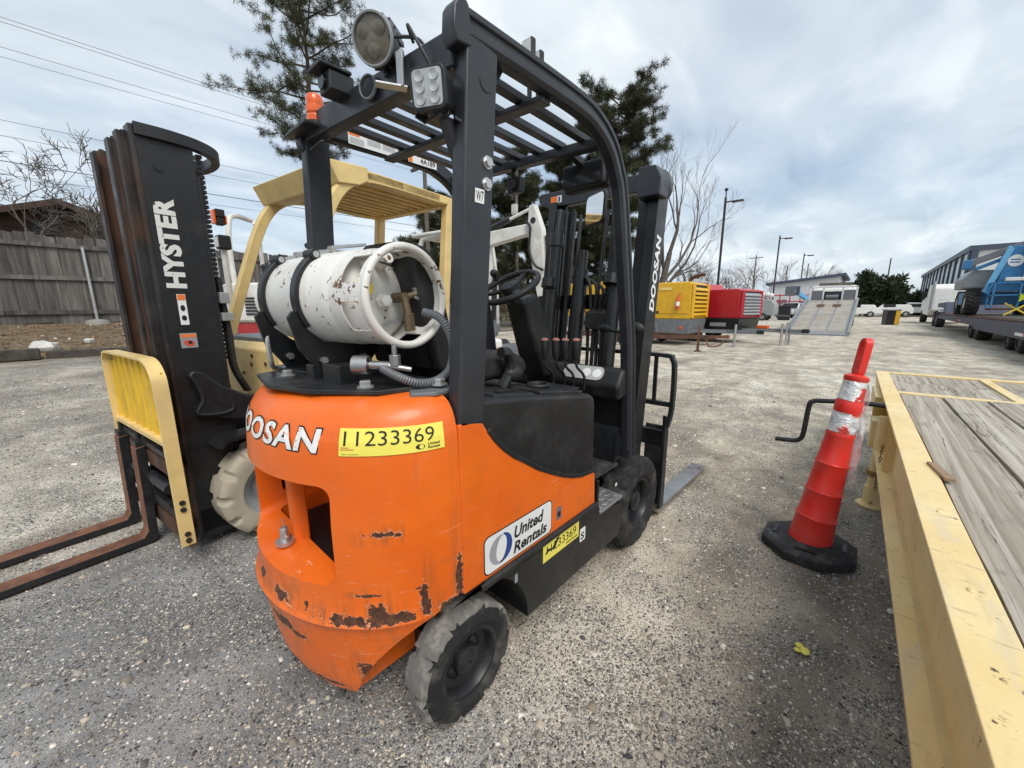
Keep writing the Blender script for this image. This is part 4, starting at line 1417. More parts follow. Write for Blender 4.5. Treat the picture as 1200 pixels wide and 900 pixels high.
def shell(mb_, a0, a1, y0, y1, r0=Rc, th_=.004, n=None):
    n = n or max(2, int(abs(a1 - a0) / 7))
    path = [(r0 * math.cos(R(a0 + (a1 - a0) * i / n)), 0, zc_ + r0 * math.sin(R(a0 + (a1 - a0) * i / n))) for i in range(n + 1)]
    full = abs(a1 - a0) >= 359
    if full:
        path = path[:-1]
    mb_.sweep([(p_[0], (y0 + y1) / 2, p_[2]) for p_ in path], [(-(y1 - y0) / 2, -th_ / 2), ((y1 - y0) / 2, -th_ / 2), ((y1 - y0) / 2, th_ / 2), (-(y1 - y0) / 2, th_ / 2)], (0, 1, 0), closed=full)


shell(cr, 0, 360, .118, .175, .1445, .004, 48)
shell(cr, 0, 360, .004, .034, .1425, .004, 48)
for a0, a1 in ((20, 78), (108, 128), (165, 186), (222, 262), (305, 352)):
    shell(cr, a0, a1, .034, .118, .1435)
obj('collar', cr, M['tank'], tank, bevel=.001)
obj('collar_ring', MB().tube([(.143 * math.cos(a), 0, zc_ + .143 * math.sin(a)) for a in np.linspace(0, 2 * math.pi, 49)[:-1]], .0115, 12, closed=True), M['tank'], tank)
obj('collar_sticker', MB().add([(-.1462 * math.cos(a), y, zc_ + .1462 * math.sin(a)) for a in np.linspace(R(-40), R(-22), 5) for y in (.04, .075)], [(2 * i, 2 * i + 1, 2 * i + 3, 2 * i + 2) for i in range(4)]), M['white_clean'], tank)
vl = MB().cyl((.045, .12, zc_ + .0), (.045, .06, zc_ + .0), .016, 12)
vl.cyl((.045, .075, zc_ + .0), (.085, .055, zc_ + .012), .011, 12)
vl.cyl((.045, .07, zc_), (.05, .06, zc_ - .055), .013, 10)
vl.cyl((.05, .06, zc_ - .05), (.053, .058, zc_ - .105), .018, 8)
obj('valve', vl, mat('old_brass', (.20, .15, .09), .5, .8, dirt=(.12, .1, .08), damt=.6), tank, bevel=.002)
hw_ = MB()
for k in range(8):
    a = 2 * math.pi * k / 8
    hw_.cyl((.088 + .016 * math.cos(a), .05, zc_ + .014 + .016 * math.sin(a)), (.088 + .016 * math.cos(a), .062, zc_ + .014 + .016 * math.sin(a)), .006, 8)
hw_.cyl((.088, .05, zc_ + .014), (.088, .062, zc_ + .014), .014, 12)
obj('hand_wheel', hw_, M['steel'], tank)
obj('fill_cap', MB().lathe([(.024, 0), (.024, .006), (.019, .007), (.019, .026), (.016, .028)], (-.012, .105, zc_ - .01), ((1, 0, 0), (0, 0, 1), (0, -1, 0)), 6), M['white'], tank)
obj('gauge_plug', MB().cyl((-.05, .128, zc_ + .10), (-.048, .085, zc_ + .10), .014, 10), M['white'], tank)
obj('float_gauge', MB().cyl((-.062, .127, zc_ + .028), (-.062, .112, zc_ + .028), .026, 18), mat('gauge_yellow', (.75, .52, .02), .4), tank)
obj('valve_cap_strap', MB().tube(smooth_path([(-.03, .09, zc_ + .105), (.02, .07, zc_ + .085), (.05, .06, zc_ + .03)]), .0025, 6), M['black'], tank)
obj('relief_vent', MB().cyl((.0, .12, zc_ + .10), (.0, .08, zc_ + .12), .02, 12), M['tank'], tank)
obj('collar_label', MB().add([(x, .1165, z) for x, z in [(-.01, zc_ - .085), (.06, zc_ - .065), (.065, zc_ - .075), (-.005, zc_ - .095)]], [(0, 1, 2, 3)]), M['mid_grey'], tank)

# ================================================================ cream-yellow forklift on the left (its own frame: x forward to the forks, y towards the camera)
hy = thing('forklift', 'cream yellow forklift with a wide black mast, standing left of the orange one', 'forklift', (-.34, 1.65, 0), R(188))
t = NT('scuffed_black_mast')
ed = t.rng(t.noise(6, 6, .65), .55, .75, 0, .6, True)
ru = t.rng(t.noise(3.2, 5, .6, vec=t.scale(1, 1, .4)), .56, .7, 0, .8, True)
cb = t.mix(ed, (.012, .0125, .014), (.05, .048, .045))
t.set(color=cb, rough=t.rng(t.noise(20, 5), .3, .7, .35, .6))
M['mast_black'] = t.m
M['mast_steel'] = mat('worn_rail_steel', (.045, .043, .042), .42, .5, dirt=(.13, .06, .028), damt=.7, dscale=4, var=.4)
M['rail_rust'] = mat('rusty_rail', (.10, .045, .025), .65, .1, var=.4, vs_=5, dirt=(.02, .02, .02), damt=.9, dscale=6)
M['tan_rubber'] = mat('tan_tyre_rubber', (.42, .37, .28), .85, dirt=(.28, .25, .2), damt=.5, dscale=14, bump=.3, bscale=80)
mst = obj('mast', MB().beam((0, -.3, .16), (0, .3, .16), .2, .14), M['mast_black'], hy, bevel=.004)
for sg in (-1, 1):
    o_ = MB().box(-.12, .10, sg * .285, sg * .30, .05, 2.165)
    obj('mast_rail', o_, M['mast_black'], mst, bevel=.003)
    obj('rail_flange', MB().box(.10, .118, sg * .225, sg * .30, .05, 2.17), M['mast_steel'], mst, bevel=.003)
    obj('rail_flange', MB().box(-.135, -.12, sg * .215, sg * .30, .05, 2.0), M['mast_black'], mst, bevel=.003)
    obj('inner_rail', MB().box(-.07, .132, sg * .232, sg * .246, .05, 2.15), M['rail_rust'] if sg < 0 else M['mast_steel'], mst, bevel=.002)
    obj('inner_flange', MB().box(.132, .15, sg * .185, sg * .246, .05, 2.145), M['mast_steel'], mst, bevel=.002)
    obj('third_rail', MB().box(-.02, .155, sg * .165, sg * .178, .05, 2.13), M['rail_rust'], mst, bevel=.002)
    obj('third_flange', MB().box(.155, .17, sg * .12, sg * .178, .05, 2.12), M['mast_steel'], mst, bevel=.002)
    obj('lift_cylinder', MB().cyl((-.10, sg * .17, .2), (-.10, sg * .17, 1.75), .035, 14).cyl((-.10, sg * .17, 1.75), (-.10, sg * .17, 2.08), .02, 10), M['mast_black'], mst)
    chn = MB()
    for i in range(44):
        chn.box(-.17, -.145, sg * .24 - .022, sg * .24 + .022, 1.05 + i * .0245, 1.05 + i * .0245 + .016)
    obj('lift_chain', chn, M['mast_black'], mst)
hoop = smooth_path([(.10, .295, 0), (-.03, .305, 0), (-.16, .275, 0), (-.26, .18, 0), (-.295, .0, 0), (-.26, -.18, 0), (-.16, -.275, 0), (-.03, -.305, 0), (.10, -.295, 0)], 5)
obj('mast_hoop', MB().sweep([(p_[0], p_[1], 2.152) for p_ in hoop], [(-.028, -.02), (.028, -.02), (.028, .02), (-.028, .02)], (0, 0, 1)), M['mast_black'], mst, bevel=.004)
obj('mast_head', MB().box(-.02, .09, -.285, .285, 2.08, 2.155), M['mast_black'], mst, bevel=.004)
obj('rail_bolt', MB().cyl((.03, .299, 2.0), (.03, .307, 2.0), .016, 6).cyl((.03, .2985, 2.0), (.03, .302, 2.0), .022, 14), M['mast_black'], mst)
for (zz, w_) in ((.95, .08), (1.75, .1)):
    obj('mast_crossmember', MB().beam((-.06, -.29, zz), (-.06, .29, zz), .04, w_), M['mast_black'], mst, bevel=.003)
t = NT('worn_white_print')
t.set(color=t.mix(t.rng(t.noise(55, 6, .65), .62, .66), (.72, .71, .67), (.05, .05, .05)), rough=.5)
letters('maker_lettering', 'HYSTER', (-.008, .3005, 1.435), (0, 0, 1), (1, 0, 0), .43, .086, t.m, mst, .05, 0, 1.04, lift=.002)
ws = sticker('warning_sticker', (.008, .3005, 1.25), (1, 0, 0), (0, 0, 1), .036, .155, M['white_clean'], mst, lift=-.0015)
sticker('sticker_mark', (.010, .3005, 1.375), (1, 0, 0), (0, 0, 1), .032, .028, M['orange_print'], mst, lift=-.0025)
patch('sticker_picture', ell(.026, 1.335, .010, .016, 12), None, (0, .3005, 0), (1, 0, 0), (0, 0, 1), M['black_print'], mst, -.0025)
patch('sticker_picture', ell(.026, 1.285, .011, .014, 12), None, (0, .3005, 0), (1, 0, 0), (0, 0, 1), M['black_print'], mst, -.0025)
sticker('warning_sticker', (-.014, .3005, 1.13), (1, 0, 0), (0, 0, 1), .072, .077, M['mid_grey'], mst, lift=-.0015)
sticker('sticker_mark', (-.010, .3005, 1.185), (1, 0, 0), (0, 0, 1), .064, .016, M['orange_print'], mst, lift=-.0025)
patch('sticker_picture', ell(.022, 1.155, .024, .016, 16, tilt=.3), None, (0, .3005, 0), (1, 0, 0), (0, 0, 1), M['red_print'], mst, -.0025)
patch('sticker_picture', ell(.018, 1.158, .010, .008, 12), None, (0, .3005, 0), (1, 0, 0), (0, 0, 1), M['black_print'], mst, -.003)
brc = MB().prism([(.065, .985), (.045, 1.012), (.0, 1.005), (-.08, .915), (-.20, .84), (-.33, .82), (-.33, .70), (-.18, .70), (-.10, .715), (.06, .775), (.02, .83), (.035, .90)], 'y', .302, .352)
obj('tilt_bracket', brc, M['mast_black'], mst, bevel=.012, seg=3)
obj('bracket_rib', MB().tube(smooth_path([(.055, .352, .985), (.03, .352, .93), (.018, .352, .85), (.05, .352, .785), (-.05, .352, .762), (-.11, .352, .775), (-.115, .352, .81)], 4), .011, 8), M['mast_black'], mst)
obj('bracket_pin', MB().cyl((-.23, .34, .765), (-.23, .375, .765), .028, 16), M['steel'], mst)
obj('mast_side_bar', MB().beam((-.02, .30, .64), (-.24, .32, .60), .02, .03), M['mast_black'], mst)
obj('pipe_clamp', MB().box(-.19, -.135, .27, .33, 1.265, 1.31).box(-.185, -.14, .275, .32, 1.36, 1.42), M['zinc'], mst, bevel=.004)
for k in range(3):
    obj('hydraulic_hose', MB().tube(smooth_path([(-.16, .27 - .02 * k, 1.5), (-.175, .28 - .02 * k, 1.2), (-.18, .28 - .02 * k, 1.0), (-.24, .26 - .02 * k, .85)], 5), .014, 8), M['plastic'], mst)

# carriage, load backrest, forks
car = obj('carriage', MB().box(.17, .205, -.46, .46, .48, .56).box(.17, .205, -.46, .46, .12, .21), M['rail_rust'], hy, bevel=.004)
for sg in (-1, 1):
    obj('carriage_plate', MB().box(.06, .17, sg * .10, sg * .125, .12, .62), M['mast_black'], car, bevel=.003)
obj('shift_bar', MB().beam((.20, -.44, .62), (.20, .40, .60), .03, .03).cyl((.2, -.3, .40), (.2, .3, .40), .03, 12).beam((.2, -.44, .30), (.2, .42, .28), .03, .05), M['black_metal'], car)
band = smooth_path([(.455, .135), (.455, .5), (.455, .93), (.43, 1.03), (.35, 1.082), (.2, 1.09), (-.2, 1.09), (-.38, 1.088), (-.44, 1.06), (-.458, .98), (-.458, .6), (-.458, .30)], 5)
obj('backrest_frame', MB().sweep([(.205, a, b) for a, b in band], [(-.03, -.006), (.03, -.006), (.03, .008), (-.03, .008)], (1, 0, 0)), M['hyster'], car, bevel=.002)
pr_ = []
ribs = MB()
nr = 8
for k in range(nr):
    y0, y1 = -.45 + k * .9 / nr, -.45 + (k + 1) * .9 / nr
    top = 1.08 if -.36 < (y0 + y1) / 2 < .36 else 1.035
    rp = MB().hexa([(.188, y0 + .004, .69), (.196, y0 + .004, .69), (.196, y1 - .004, .69), (.188, y1 - .004, .69), (.188, y0 + .004, top), (.196, y0 + .004, top), (.196, y1 - .004, top), (.188, y1 - .004, top)])
    rp.box(.196, .206, y0 + .004, y0 + .016, .69, top)
    obj('backrest_panel', rp, M['yellow_hi'], car, bevel=.001)
obj('backrest_bar', MB().box(.180, .226, -.455, .447, .665, .69), M['hyster'], car, bevel=.002)
for zz in (.165, .20, .335, .372):
    obj('bolt', MB().cyl((.205, .462, zz), (.205, .471, zz), .013, 10), M['mast_steel'], car)
for y0 in (-.052, -.405):
    f_ = MB().prism([(.205, .585), (.25, .575), (.262, .085), (.285, .052), (.9, .046), (1.28, .03), (1.30, .02), (1.28, .012), (.245, .012), (.222, .03)], 'y', y0 - .05, y0 + .05)
    fo = obj('fork', f_, M['rust'], car, bevel=.004)
    fo.data.materials.append(M['mast_black'])
    for p_ in fo.data.polygons:
        if abs(p_.normal.y) > .8:
            p_.material_index = 1
    obj('fork_top_hook', MB().box(.195, .245, y0 - .045, y0 + .045, .585, .61).cyl((.22, y0, .60), (.22, y0, .66), .012, 10), M['mast_black'], fo)
    for yy in (y0 - .0495, y0 + .0495):
        pass

# chassis, cowl, wheels
obj('chassis', MB().prism([(-.32, .16), (-.32, .62), (-1.25, .62), (-1.25, .16)], 'y', -.36, .36), M['mast_black'], hy, bevel=.01)
cowl = MB().prism([(-.335, .66), (-.335, 1.08), (-.375, 1.125), (-.52, 1.14), (-.55, 1.10), (-.55, .62), (-.40, .60)], 'y', -.47, .47)
co = obj('cowl', cowl, M['hyster'], hy, bevel=.012)
obj('dash_mat', MB().box(-.66, -.38, -.44, .44, 1.125, 1.152), M['grey_paint'], co, bevel=.006)
for (yy, zz) in ((.13, 1.04), (.11, .985), (.30, 1.0), (-.02, .92), (-.04, .86), (.22, .90)):
    obj('bolt', MB().cyl((-.336, yy, zz), (-.328, yy, zz), .012, 10), M['rail_rust'], co)
sticker('cowl_sticker', (-.3345, -.335, .93), (0, 1, 0), (0, 0, 1), .045, .15, M['black_print'], co, lift=.001)
sticker('sticker_mark', (-.3345, -.325, .95), (0, 1, 0), (0, 0, 1), .022, .11, M['red_print'], co, lift=.002)
sticker('cowl_sticker', (-.3345, -.26, 1.0), (0, 1, 0), (0, 0, 1), .05, .08, M['yellow_hi'], co, lift=.001)
obj('cowl_recess', MB().box(-.345, -.330, -.40, -.27, .74, .82), M['black_print'], co, bevel=.003)
for sg in (-1, 1):
    obj('fender', MB().prism([(.02, .60), (-.02, .64), (-.50, .64), (-.56, .58), (-.56, .45), (-.54, .45), (-.54, .57), (-.49, .62), (-.03, .62), (.0, .59)], 'y', sg * .30, sg * .46), M['mast_black'], hy)
    T_ = Matrix.Translation((-.24, sg * .37, .283))
    wo = obj('wheel', MB().lathe([(.17, -.07), (.15, -.06), (.10, .0), (.05, -.03), (.004, -.03)], (0, 0, 0), 'y', 28, caps=False).xf(T_ @ Matrix.Rotation(math.pi if sg > 0 else 0, 4, 'Z')), M['mid_grey'], hy)
    ty = tyre(.283, .19, .165, 96, 8, 31 + sg, .0008, deep=.03)
    ty.map(lambda x, y, z: (x, y, z))
    obj('tyre', ty.xf(T_), M['tan_rubber'], wo, angle=30)
    wo2 = obj('wheel', MB().lathe([(.13, -.06), (.05, -.03), (.004, -.03)], (-1.45, sg * .36, .21), 'y', 24, caps=False), M['hyster'], hy)
    obj('tyre', tyre(.21, .15, .125, 56, 5, 41 + sg, .0008).xf(Matrix.Translation((-1.45, sg * .36, .21))), M['tan_rubber'], wo2, angle=30)
obj('hood', MB().prism([(-.95, .60), (-.92, 1.0), (-.95, 1.05), (-1.5, 1.05), (-1.5, .60)], 'y', -.42, .42), M['hyster'], hy, bevel=.03)
obj('counterweight', MB().prism([(-1.3, .30), (-1.3, 1.0), (-1.85, 1.02), (-1.98, .92), (-2.0, .5), (-1.9, .30)], 'y', -.5, .5), M['hyster'], hy, bevel=.05, seg=3)
obj('floor_plate', MB().box(-.95, -.5, -.45, .45, .55, .58), M['mast_black'], hy)
se = obj('seat', MB().prism([(-.98, 1.08), (-.98, 1.16), (-1.02, 1.19), (-1.42, 1.17), (-1.45, 1.08)], 'y', -.24, .24), M['plastic'], hy, bevel=.03)
obj('backrest', MB().prism([(-1.34, 1.16), (-1.40, 1.80), (-1.46, 1.88), (-1.54, 1.86), (-1.52, 1.7), (-1.46, 1.16)], 'y', -.21, .21), M['plastic'], se, bevel=.04, seg=3)
obj('steering_wheel', MB().tube([(-.83 + .06 * math.cos(a), .16 * math.sin(a), 1.42 + .15 * math.cos(a)) for a in np.linspace(0, 6.2832, 25)[:-1]], .015, 8, closed=True).cyl((-.83, 0, 1.42), (-.62, 0, 1.15), .03, 10), M['plastic'], hy)

# overhead guard
for sg in (-1, 1):
    path = smooth_path([(-.43, 0, 1.13), (-.52, 0, 1.38), (-.61, 0, 1.62), (-.70, 0, 1.85), (-.78, 0, 2.01), (-.88, 0, 2.12), (-1.02, 0, 2.185), (-1.25, 0, 2.20), (-1.7, 0, 2.20)], 5)
    pth = [V3((p_[0], sg * .45, p_[2])) for p_ in path]
    pf = [(-.035, -.028), (-.02, -.036), (.02, -.036), (.035, -.028), (.035, .028), (.02, .036), (-.02, .036), (-.035, .028)]
    obj('guard_front_leg', MB().sweep(pth, pf, (0, 1, 0)), M['hyster'], hy, angle=50)
    obj('guard_rear_leg', MB().hexa([(-1.66, sg * .48, .98), (-1.74, sg * .48, .98), (-1.74, sg * .41, .98), (-1.66, sg * .41, .98), (-1.80, sg * .48, 2.235), (-1.88, sg * .48, 2.235), (-1.88, sg * .41, 2.235), (-1.80, sg * .41, 2.235)]), M['hyster'], hy, bevel=.01)
    obj('roof_rail', MB().box(-1.80, -1.0, sg * .415, sg * .485, 2.17, 2.235), M['hyster'], hy, bevel=.01)
obj('visor', MB().prism([(-.735, 2.225), (-.80, 2.10), (-.95, 2.12), (-1.02, 2.16), (-1.02, 2.245)], 'y', -.50, .50), M['hyster'], hy, bevel=.008)
for k in range(9):
    yy = -.36 + k * .09
    obj('roof_slat', MB().beam((-1.0, yy, 2.20), (-1.82, yy, 2.20), .028, .04), M['hyster'], hy, bevel=.003)
obj('roof_rear_bar', MB().box(-1.86, -1.79, -.41, .41, 2.165, 2.235), M['hyster'], hy, bevel=.008)
obj('roof_plate', MB().box(-1.80, -1.02, -.41, .41, 2.222, 2.232), M['hyster'], hy)
sticker('leg_sticker', (-.50, .4862, 1.25), (-1, 0, 0), (.3, 0, 1), .05, .18, M['white_clean'], hy)
# far-side mirror lamps and inner amber lamp
lb = MB().box(-.56, -.50, -.62, -.56, 1.985, 2.04).box(-.555, -.505, -.615, -.565, 1.93, 1.985)
lo = obj('turn_lamp', lb, M['black_print'], hy, bevel=.008)
obj('amber_lens', MB().box(-.50, -.485, -.615, -.565, 1.935, 2.03).box(-.57, -.56, -.615, -.565, 1.94, 2.0), M['amber'], lo, bevel=.004)
obj('head_lamp', MB().box(-.57, -.49, -.62, -.54, 1.76, 1.86), M['black_print'], lo, bevel=.012)
obj('lens', MB().box(-.489, -.485, -.61, -.55, 1.775, 1.845), M['lens'], lo)
obj('lamp_post', MB().cyl((-.53, -.59, 1.15), (-.53, -.59, 1.77), .02, 10), M['white'], lo)
am = MB().prism([(-.10, 2.045), (.08, 2.045), (.05, 1.93), (-.02, 1.93)], 'x', -1.0, -.93)
ao = obj('amber_lamp', am, M['amber'], hy, bevel=.006)
obj('lamp_guard', MB().tube([(-.92, -.12, 2.09), (-.92, .10, 2.09)], .008, 6).tube([(-.92, -.12, 2.09), (-.92, -.03, 1.92), (-.92, .06, 1.92)], .008, 6).cyl((-.96, .03, 1.93), (-.96, .05, 1.75), .008, 6), M['black_print'], ao)

# ================================================================ yellow equipment trailer on the right
t = NT('trailer_yellow')
ch1 = t.noise(18, 8, .65, .3)
gl = t.noise(2.2, 4)
chm = t.rng(t.math('ADD', ch1, t.math('MULTIPLY', t.math('SUBTRACT', gl, .5), .4)), .665, .69)
stn = t.rng(t.noise(5, 7, .7, vec=t.scale(.5, 2, 2)), .5, .72, 0, .45, True)
c_ = t.mix(t.rng(t.noise(3, 5), .3, .7), (.74, .53, .22), (.82, .65, .34))
c_ = t.mix(stn, c_, (.50, .36, .18))
mud = t.rng(t.noise(3.5, 8, .7, .5, vec=t.scale(1, 4, 1)), .52, .66, 0, .55, True)
c_ = t.mix(mud, c_, (.62, .52, .36))
scu = t.rng(t.noise(1.0, 5, .6, .6, vec=t.scale(60, 14, 60, .5)), .62, .66, 0, .6)
c_ = t.mix(scu, c_, (.42, .30, .15))
c_ = t.mix(t.math('MULTIPLY', t.rng(t.noise(40, 6, .7), .6, .7), .5), c_, (.45, .26, .09))
c_ = t.mix(chm, c_, (.13, .075, .045))
t.set(color=c_, rough=t.rng(t.noise(10, 5), .3, .7, .4, .65), normal=t.bump(t.noise(24, 5), .12, .004))
M['trailer'] = t.m
t = NT('weathered_plank')
oi = t.n.new('ShaderNodeObjectInfo')
grv = t.n.new('ShaderNodeVectorMath')
grv.operation = 'ADD'
t.l.new(t.scale(.9, 34, 34), grv.inputs[0])
rv = t.n.new('ShaderNodeCombineXYZ')
t.l.new(t.math('MULTIPLY', oi.outputs['Random'], 40.0), rv.inputs[0])
t.l.new(t.math('MULTIPLY', oi.outputs['Random'], 17.0), rv.inputs[1])
t.l.new(rv.outputs[0], grv.inputs[1])
gr = t.noise(1.0, 8, .62, .35, vec=grv.outputs[0])
gr2 = t.noise(3.2, 6, .6, .4, vec=grv.outputs[0])
crk = t.rng(t.noise(.42, 5, .55, .5, vec=grv.outputs[0]), .49, .503)
crk = t.math('SUBTRACT', 1.0, t.math('ABSOLUTE', t.math('SUBTRACT', t.math('MULTIPLY', crk, 2.0), 1.0)))
wd = t.ramp(gr, [(.25, (.19, .16, .125)), (.45, (.35, .305, .25)), (.62, (.49, .445, .375)), (.8, (.64, .60, .53))])
wd = t.mix(t.rng(gr2, .58, .68, 0, .55), wd, (.16, .125, .09))
wd = t.mix(t.math('MULTIPLY', crk, .85), wd, (.05, .04, .03))
blot = t.rng(t.noise(6, 5, .65), .58, .72, 0, .5, True)
wd = t.mix(blot, wd, (.13, .115, .10))
t.set(color=wd, rough=.9, spec=.2, normal=t.bump(t.math('SUBTRACT', gr, t.math('MULTIPLY', crk, .8)), .6, .006))
M['plank'] = t.m

tr = thing('equipment_trailer', 'yellow steel equipment trailer with worn wooden deck boards, at the right edge', 'trailer', (0, -1.49, 0), R(1.1))
# own frame: x along, deck to -y; outer edge of the top flange at y = -.03
DZ = .70
obj('top_flange', MB().box(-1.6, 4.55, -.092, .0, DZ - .016, DZ), M['trailer'], tr, bevel=.003)
obj('beam_web', MB().box(-1.6, 4.4, -.055, -.042, .40, DZ - .016), M['trailer'], tr)
obj('bottom_flange', MB().box(-1.6, 3.6, -.09, .018, .386, .401), M['trailer'], tr, bevel=.003)
obj('weld_bead', MB().tube([(x, -.038, .406 + .003 * math.sin(x * 90)) for x in np.arange(-1.6, 3.6, .05)], .009, 6), mat('pale_weld', (.62, .47, .22), .6), tr)
for x0 in (-1.2, 2.25):
    obj('web_gusset', MB().box(x0, x0 + .012, -.043, .0, .402, DZ - .017), M['trailer'], tr)
obj('end_taper', MB().prism([(3.6, .43), (4.5, .62), (4.55, .66), (4.55, DZ - .017), (4.35, DZ - .017), (3.6, .60)], 'y', -.088, -.01), M['trailer'], tr, bevel=.003)
obj('cross_bar', MB().box(3.30, 3.38, -2.2, -.093, DZ - .05, DZ - .004), M['trailer'], tr, bevel=.003)
obj('end_bar', MB().box(4.46, 4.55, -2.2, -.093, DZ - .05, DZ - .004), M['trailer'], tr, bevel=.003)
obj('middle_bar', MB().box(3.40, 4.46, -.72, -.66, DZ - .05, DZ - .006), M['trailer'], tr, bevel=.003)
obj('far_flange', MB().box(-1.6, 4.55, -2.33, -2.2, DZ - .016, DZ), M['trailer'], tr, bevel=.003)
obj('deck_frame', MB().box(-1.6, 3.3, -2.2, -.10, DZ - .12, DZ - .075), M['black'], tr)
r_ = random.Random(5)
y = -.098
k = 0
while y > -2.18:
    w_ = r_.choice([.19, .2, .21])
    for (x0, x1) in ((-1.6, .42 + r_.uniform(-.1, .1)), (None, 3.295)):
        if x0 is None:
            x0 = last + .006
        last = x1
        nseg = 12
        dz_ = r_.uniform(-.012, -.002)
        pts = MB()
        e0 = [r_.uniform(0, .006) for _ in range(nseg + 1)]
        e1 = [r_.uniform(0, .006) for _ in range(nseg + 1)]
        vs_, fs = [], []
        for i in range(nseg + 1):
            xx = x0 + (x1 - x0) * i / nseg
            cup = r_.uniform(-.002, .003)
            vs_ += [(xx, y - e0[i], DZ - .055), (xx, y - e0[i], DZ + dz_), (xx, y - w_ / 2, DZ + dz_ + cup), (xx, y - w_ + e1[i], DZ + dz_), (xx, y - w_ + e1[i], DZ - .055)]
        for i in range(nseg):
            for j in range(5):
                a, b = i * 5 + j, i * 5 + (j + 1) % 5
                fs.append((a, b, b + 5, a + 5))
        fs += [tuple(range(5)), tuple(range(nseg * 5, nseg * 5 + 5))]
        obj('plank', pts.add(vs_, fs), M['plank'], tr)
    y -= w_ + .006
for i, (x0, x1) in enumerate(((3.385, 3.93), (3.94, 4.455))):
    for (y0, y1) in ((-.098, -.40), (-.405, -.655), (-.725, -1.2), (-1.205, -1.7), (-1.705, -2.19)):
        obj('plank', MB().box(x0, x1, y1, y0, DZ - .055, DZ - .012 - .006 * r_.random()), M['plank'], tr, bevel=.003)
# splintered hinge tab and bolts on the flange
obj('stake_tab', MB().beam((1.52, -.085, DZ + .004), (1.33, -.112, DZ + .006), .03, .012), mat('brown_steel', (.30, .2, .12), .7), tr, bevel=.002)
for x0 in (.55, .25, 1.0):
    obj('bolt', MB().ball((x0, -.05 - .02 * (x0 == .25), DZ + .001), (.009, .007, .004), 6), M['trailer'], tr)
# jack with foot, crank
jx = 2.72
jk = obj('jack_tube', MB().cyl((jx, -.012, .12), (jx, -.012, .62), .036, 16).cyl((jx, -.012, .025), (jx, -.012, .14), .046, 16), M['trailer'], tr)
obj('jack_foot', MB().lathe([(.075, 0), (.078, .012), (.05, .022), (.046, .03)], (jx, -.012, .0), 'z', 16), M['trailer'], jk)
obj('jack_collar', MB().cyl((jx, -.012, .22), (jx, -.012, .25), .052, 16), mat('dull_brass_paint', (.25, .16, .04), .6), jk)
obj('cable_drum', MB().cyl((jx + .25, -.01, .48), (jx + .25, -.01, .66), .055, 18), mat('ochre_steel', (.36, .22, .03), .5, dirt=(.2, .13, .05), damt=.5), tr)
obj('side_bracket', MB().prism([(jx + .02, .40), (jx + .02, .58), (jx + .10, .60), (jx + .14, .46), (jx + .10, .40)], 'y', -.03, .05), M['trailer'], tr, bevel=.004)
obj('side_bracket', MB().prism([(jx + .6, .52), (jx + .5, .66), (jx + 1.1, .66), (jx + 1.1, .56)], 'y', -.06, .03), M['trailer'], tr, bevel=.004)
crk_p = smooth_path([(jx + .06, .16, .665), (jx + .06, .36, .645), (jx + .06, .405, .635), (jx + .055, .425, .60), (jx + .05, .435, .40), (jx + .05, .45, .345), (jx + .05, .49, .325), (jx + .05, .60, .315)], 5)
crk_p = [V3((jx + .06, -.02, .68))] + [V3((p_[0], p_[1] - .034, p_[2] + .02)) for p_ in crk_p]
obj('crank_handle', MB().tube(crk_p, .0165, 12), M['plastic'], tr)
ds = sticker('spec_plate', (2.02, -.0415, .475), (-1, 0, 0), (0, 0, 1), .42, .17, M['mid_grey'], tr, lift=-.002)
for i in range(6):
    sticker('plate_print', (1.98, -.0415, .50 + i * .024), (-1, 0, 0), (0, 0, 1), .33, .008, M['grey_paint'], ds, lift=-.003)
for k in range(6):
    pass
cn = MB()
for i in range(15):
    z0 = .50 - i * .019
    ring = [(2.42 + .008 * math.sin(i * .8) + (.006 * math.cos(a) if i % 2 else 0), .0 + (0 if i % 2 else .006 * math.cos(a)), z0 + .013 * math.sin(a)) for a in np.linspace(0, 6.2832, 9)[:-1]]
    cn.tube(ring, .0022, 5, closed=True)
obj('safety_chain', cn, M['rust'], tr)

# ================================================================ red delineator post
cone = thing('traffic_cone', 'tall red traffic cone with torn silver bands leaning beside the yellow trailer', 'traffic cone', (1.85, -1.19, 0), 0)
cone.location = (1.85, -1.19, .002)
cone.scale = (.93, .93, 1.0)
bs = MB()
oc = [(.24 * math.cos(R(22.5 + 45 * k)), .24 * math.sin(R(22.5 + 45 * k))) for k in range(8)]
oc2 = [(.225 * math.cos(R(22.5 + 45 * k)), .225 * math.sin(R(22.5 + 45 * k))) for k in range(8)]
oc3 = [(.12 * math.cos(R(22.5 + 45 * k)), .12 * math.sin(R(22.5 + 45 * k))) for k in range(8)]
vs_ = [(a, b, 0) for a, b in oc] + [(a, b, .042) for a, b in oc] + [(a, b, .052) for a, b in oc2] + [(a, b, .068) for a, b in oc3]
fs = [tuple(range(7, -1, -1)), tuple(range(24, 32))]
for l_ in range(3):
    fs += [(l_ * 8 + k, l_ * 8 + (k + 1) % 8, (l_ + 1) * 8 + (k + 1) % 8, (l_ + 1) * 8 + k) for k in range(8)]
bo_ = obj('rubber_base', bs.add(vs_, fs), mat('recycled_rubber', (.016, .016, .018), .75, dirt=(.2, .19, .17), damt=.4, dscale=14, bump=.4, bscale=60), cone, bevel=.006)
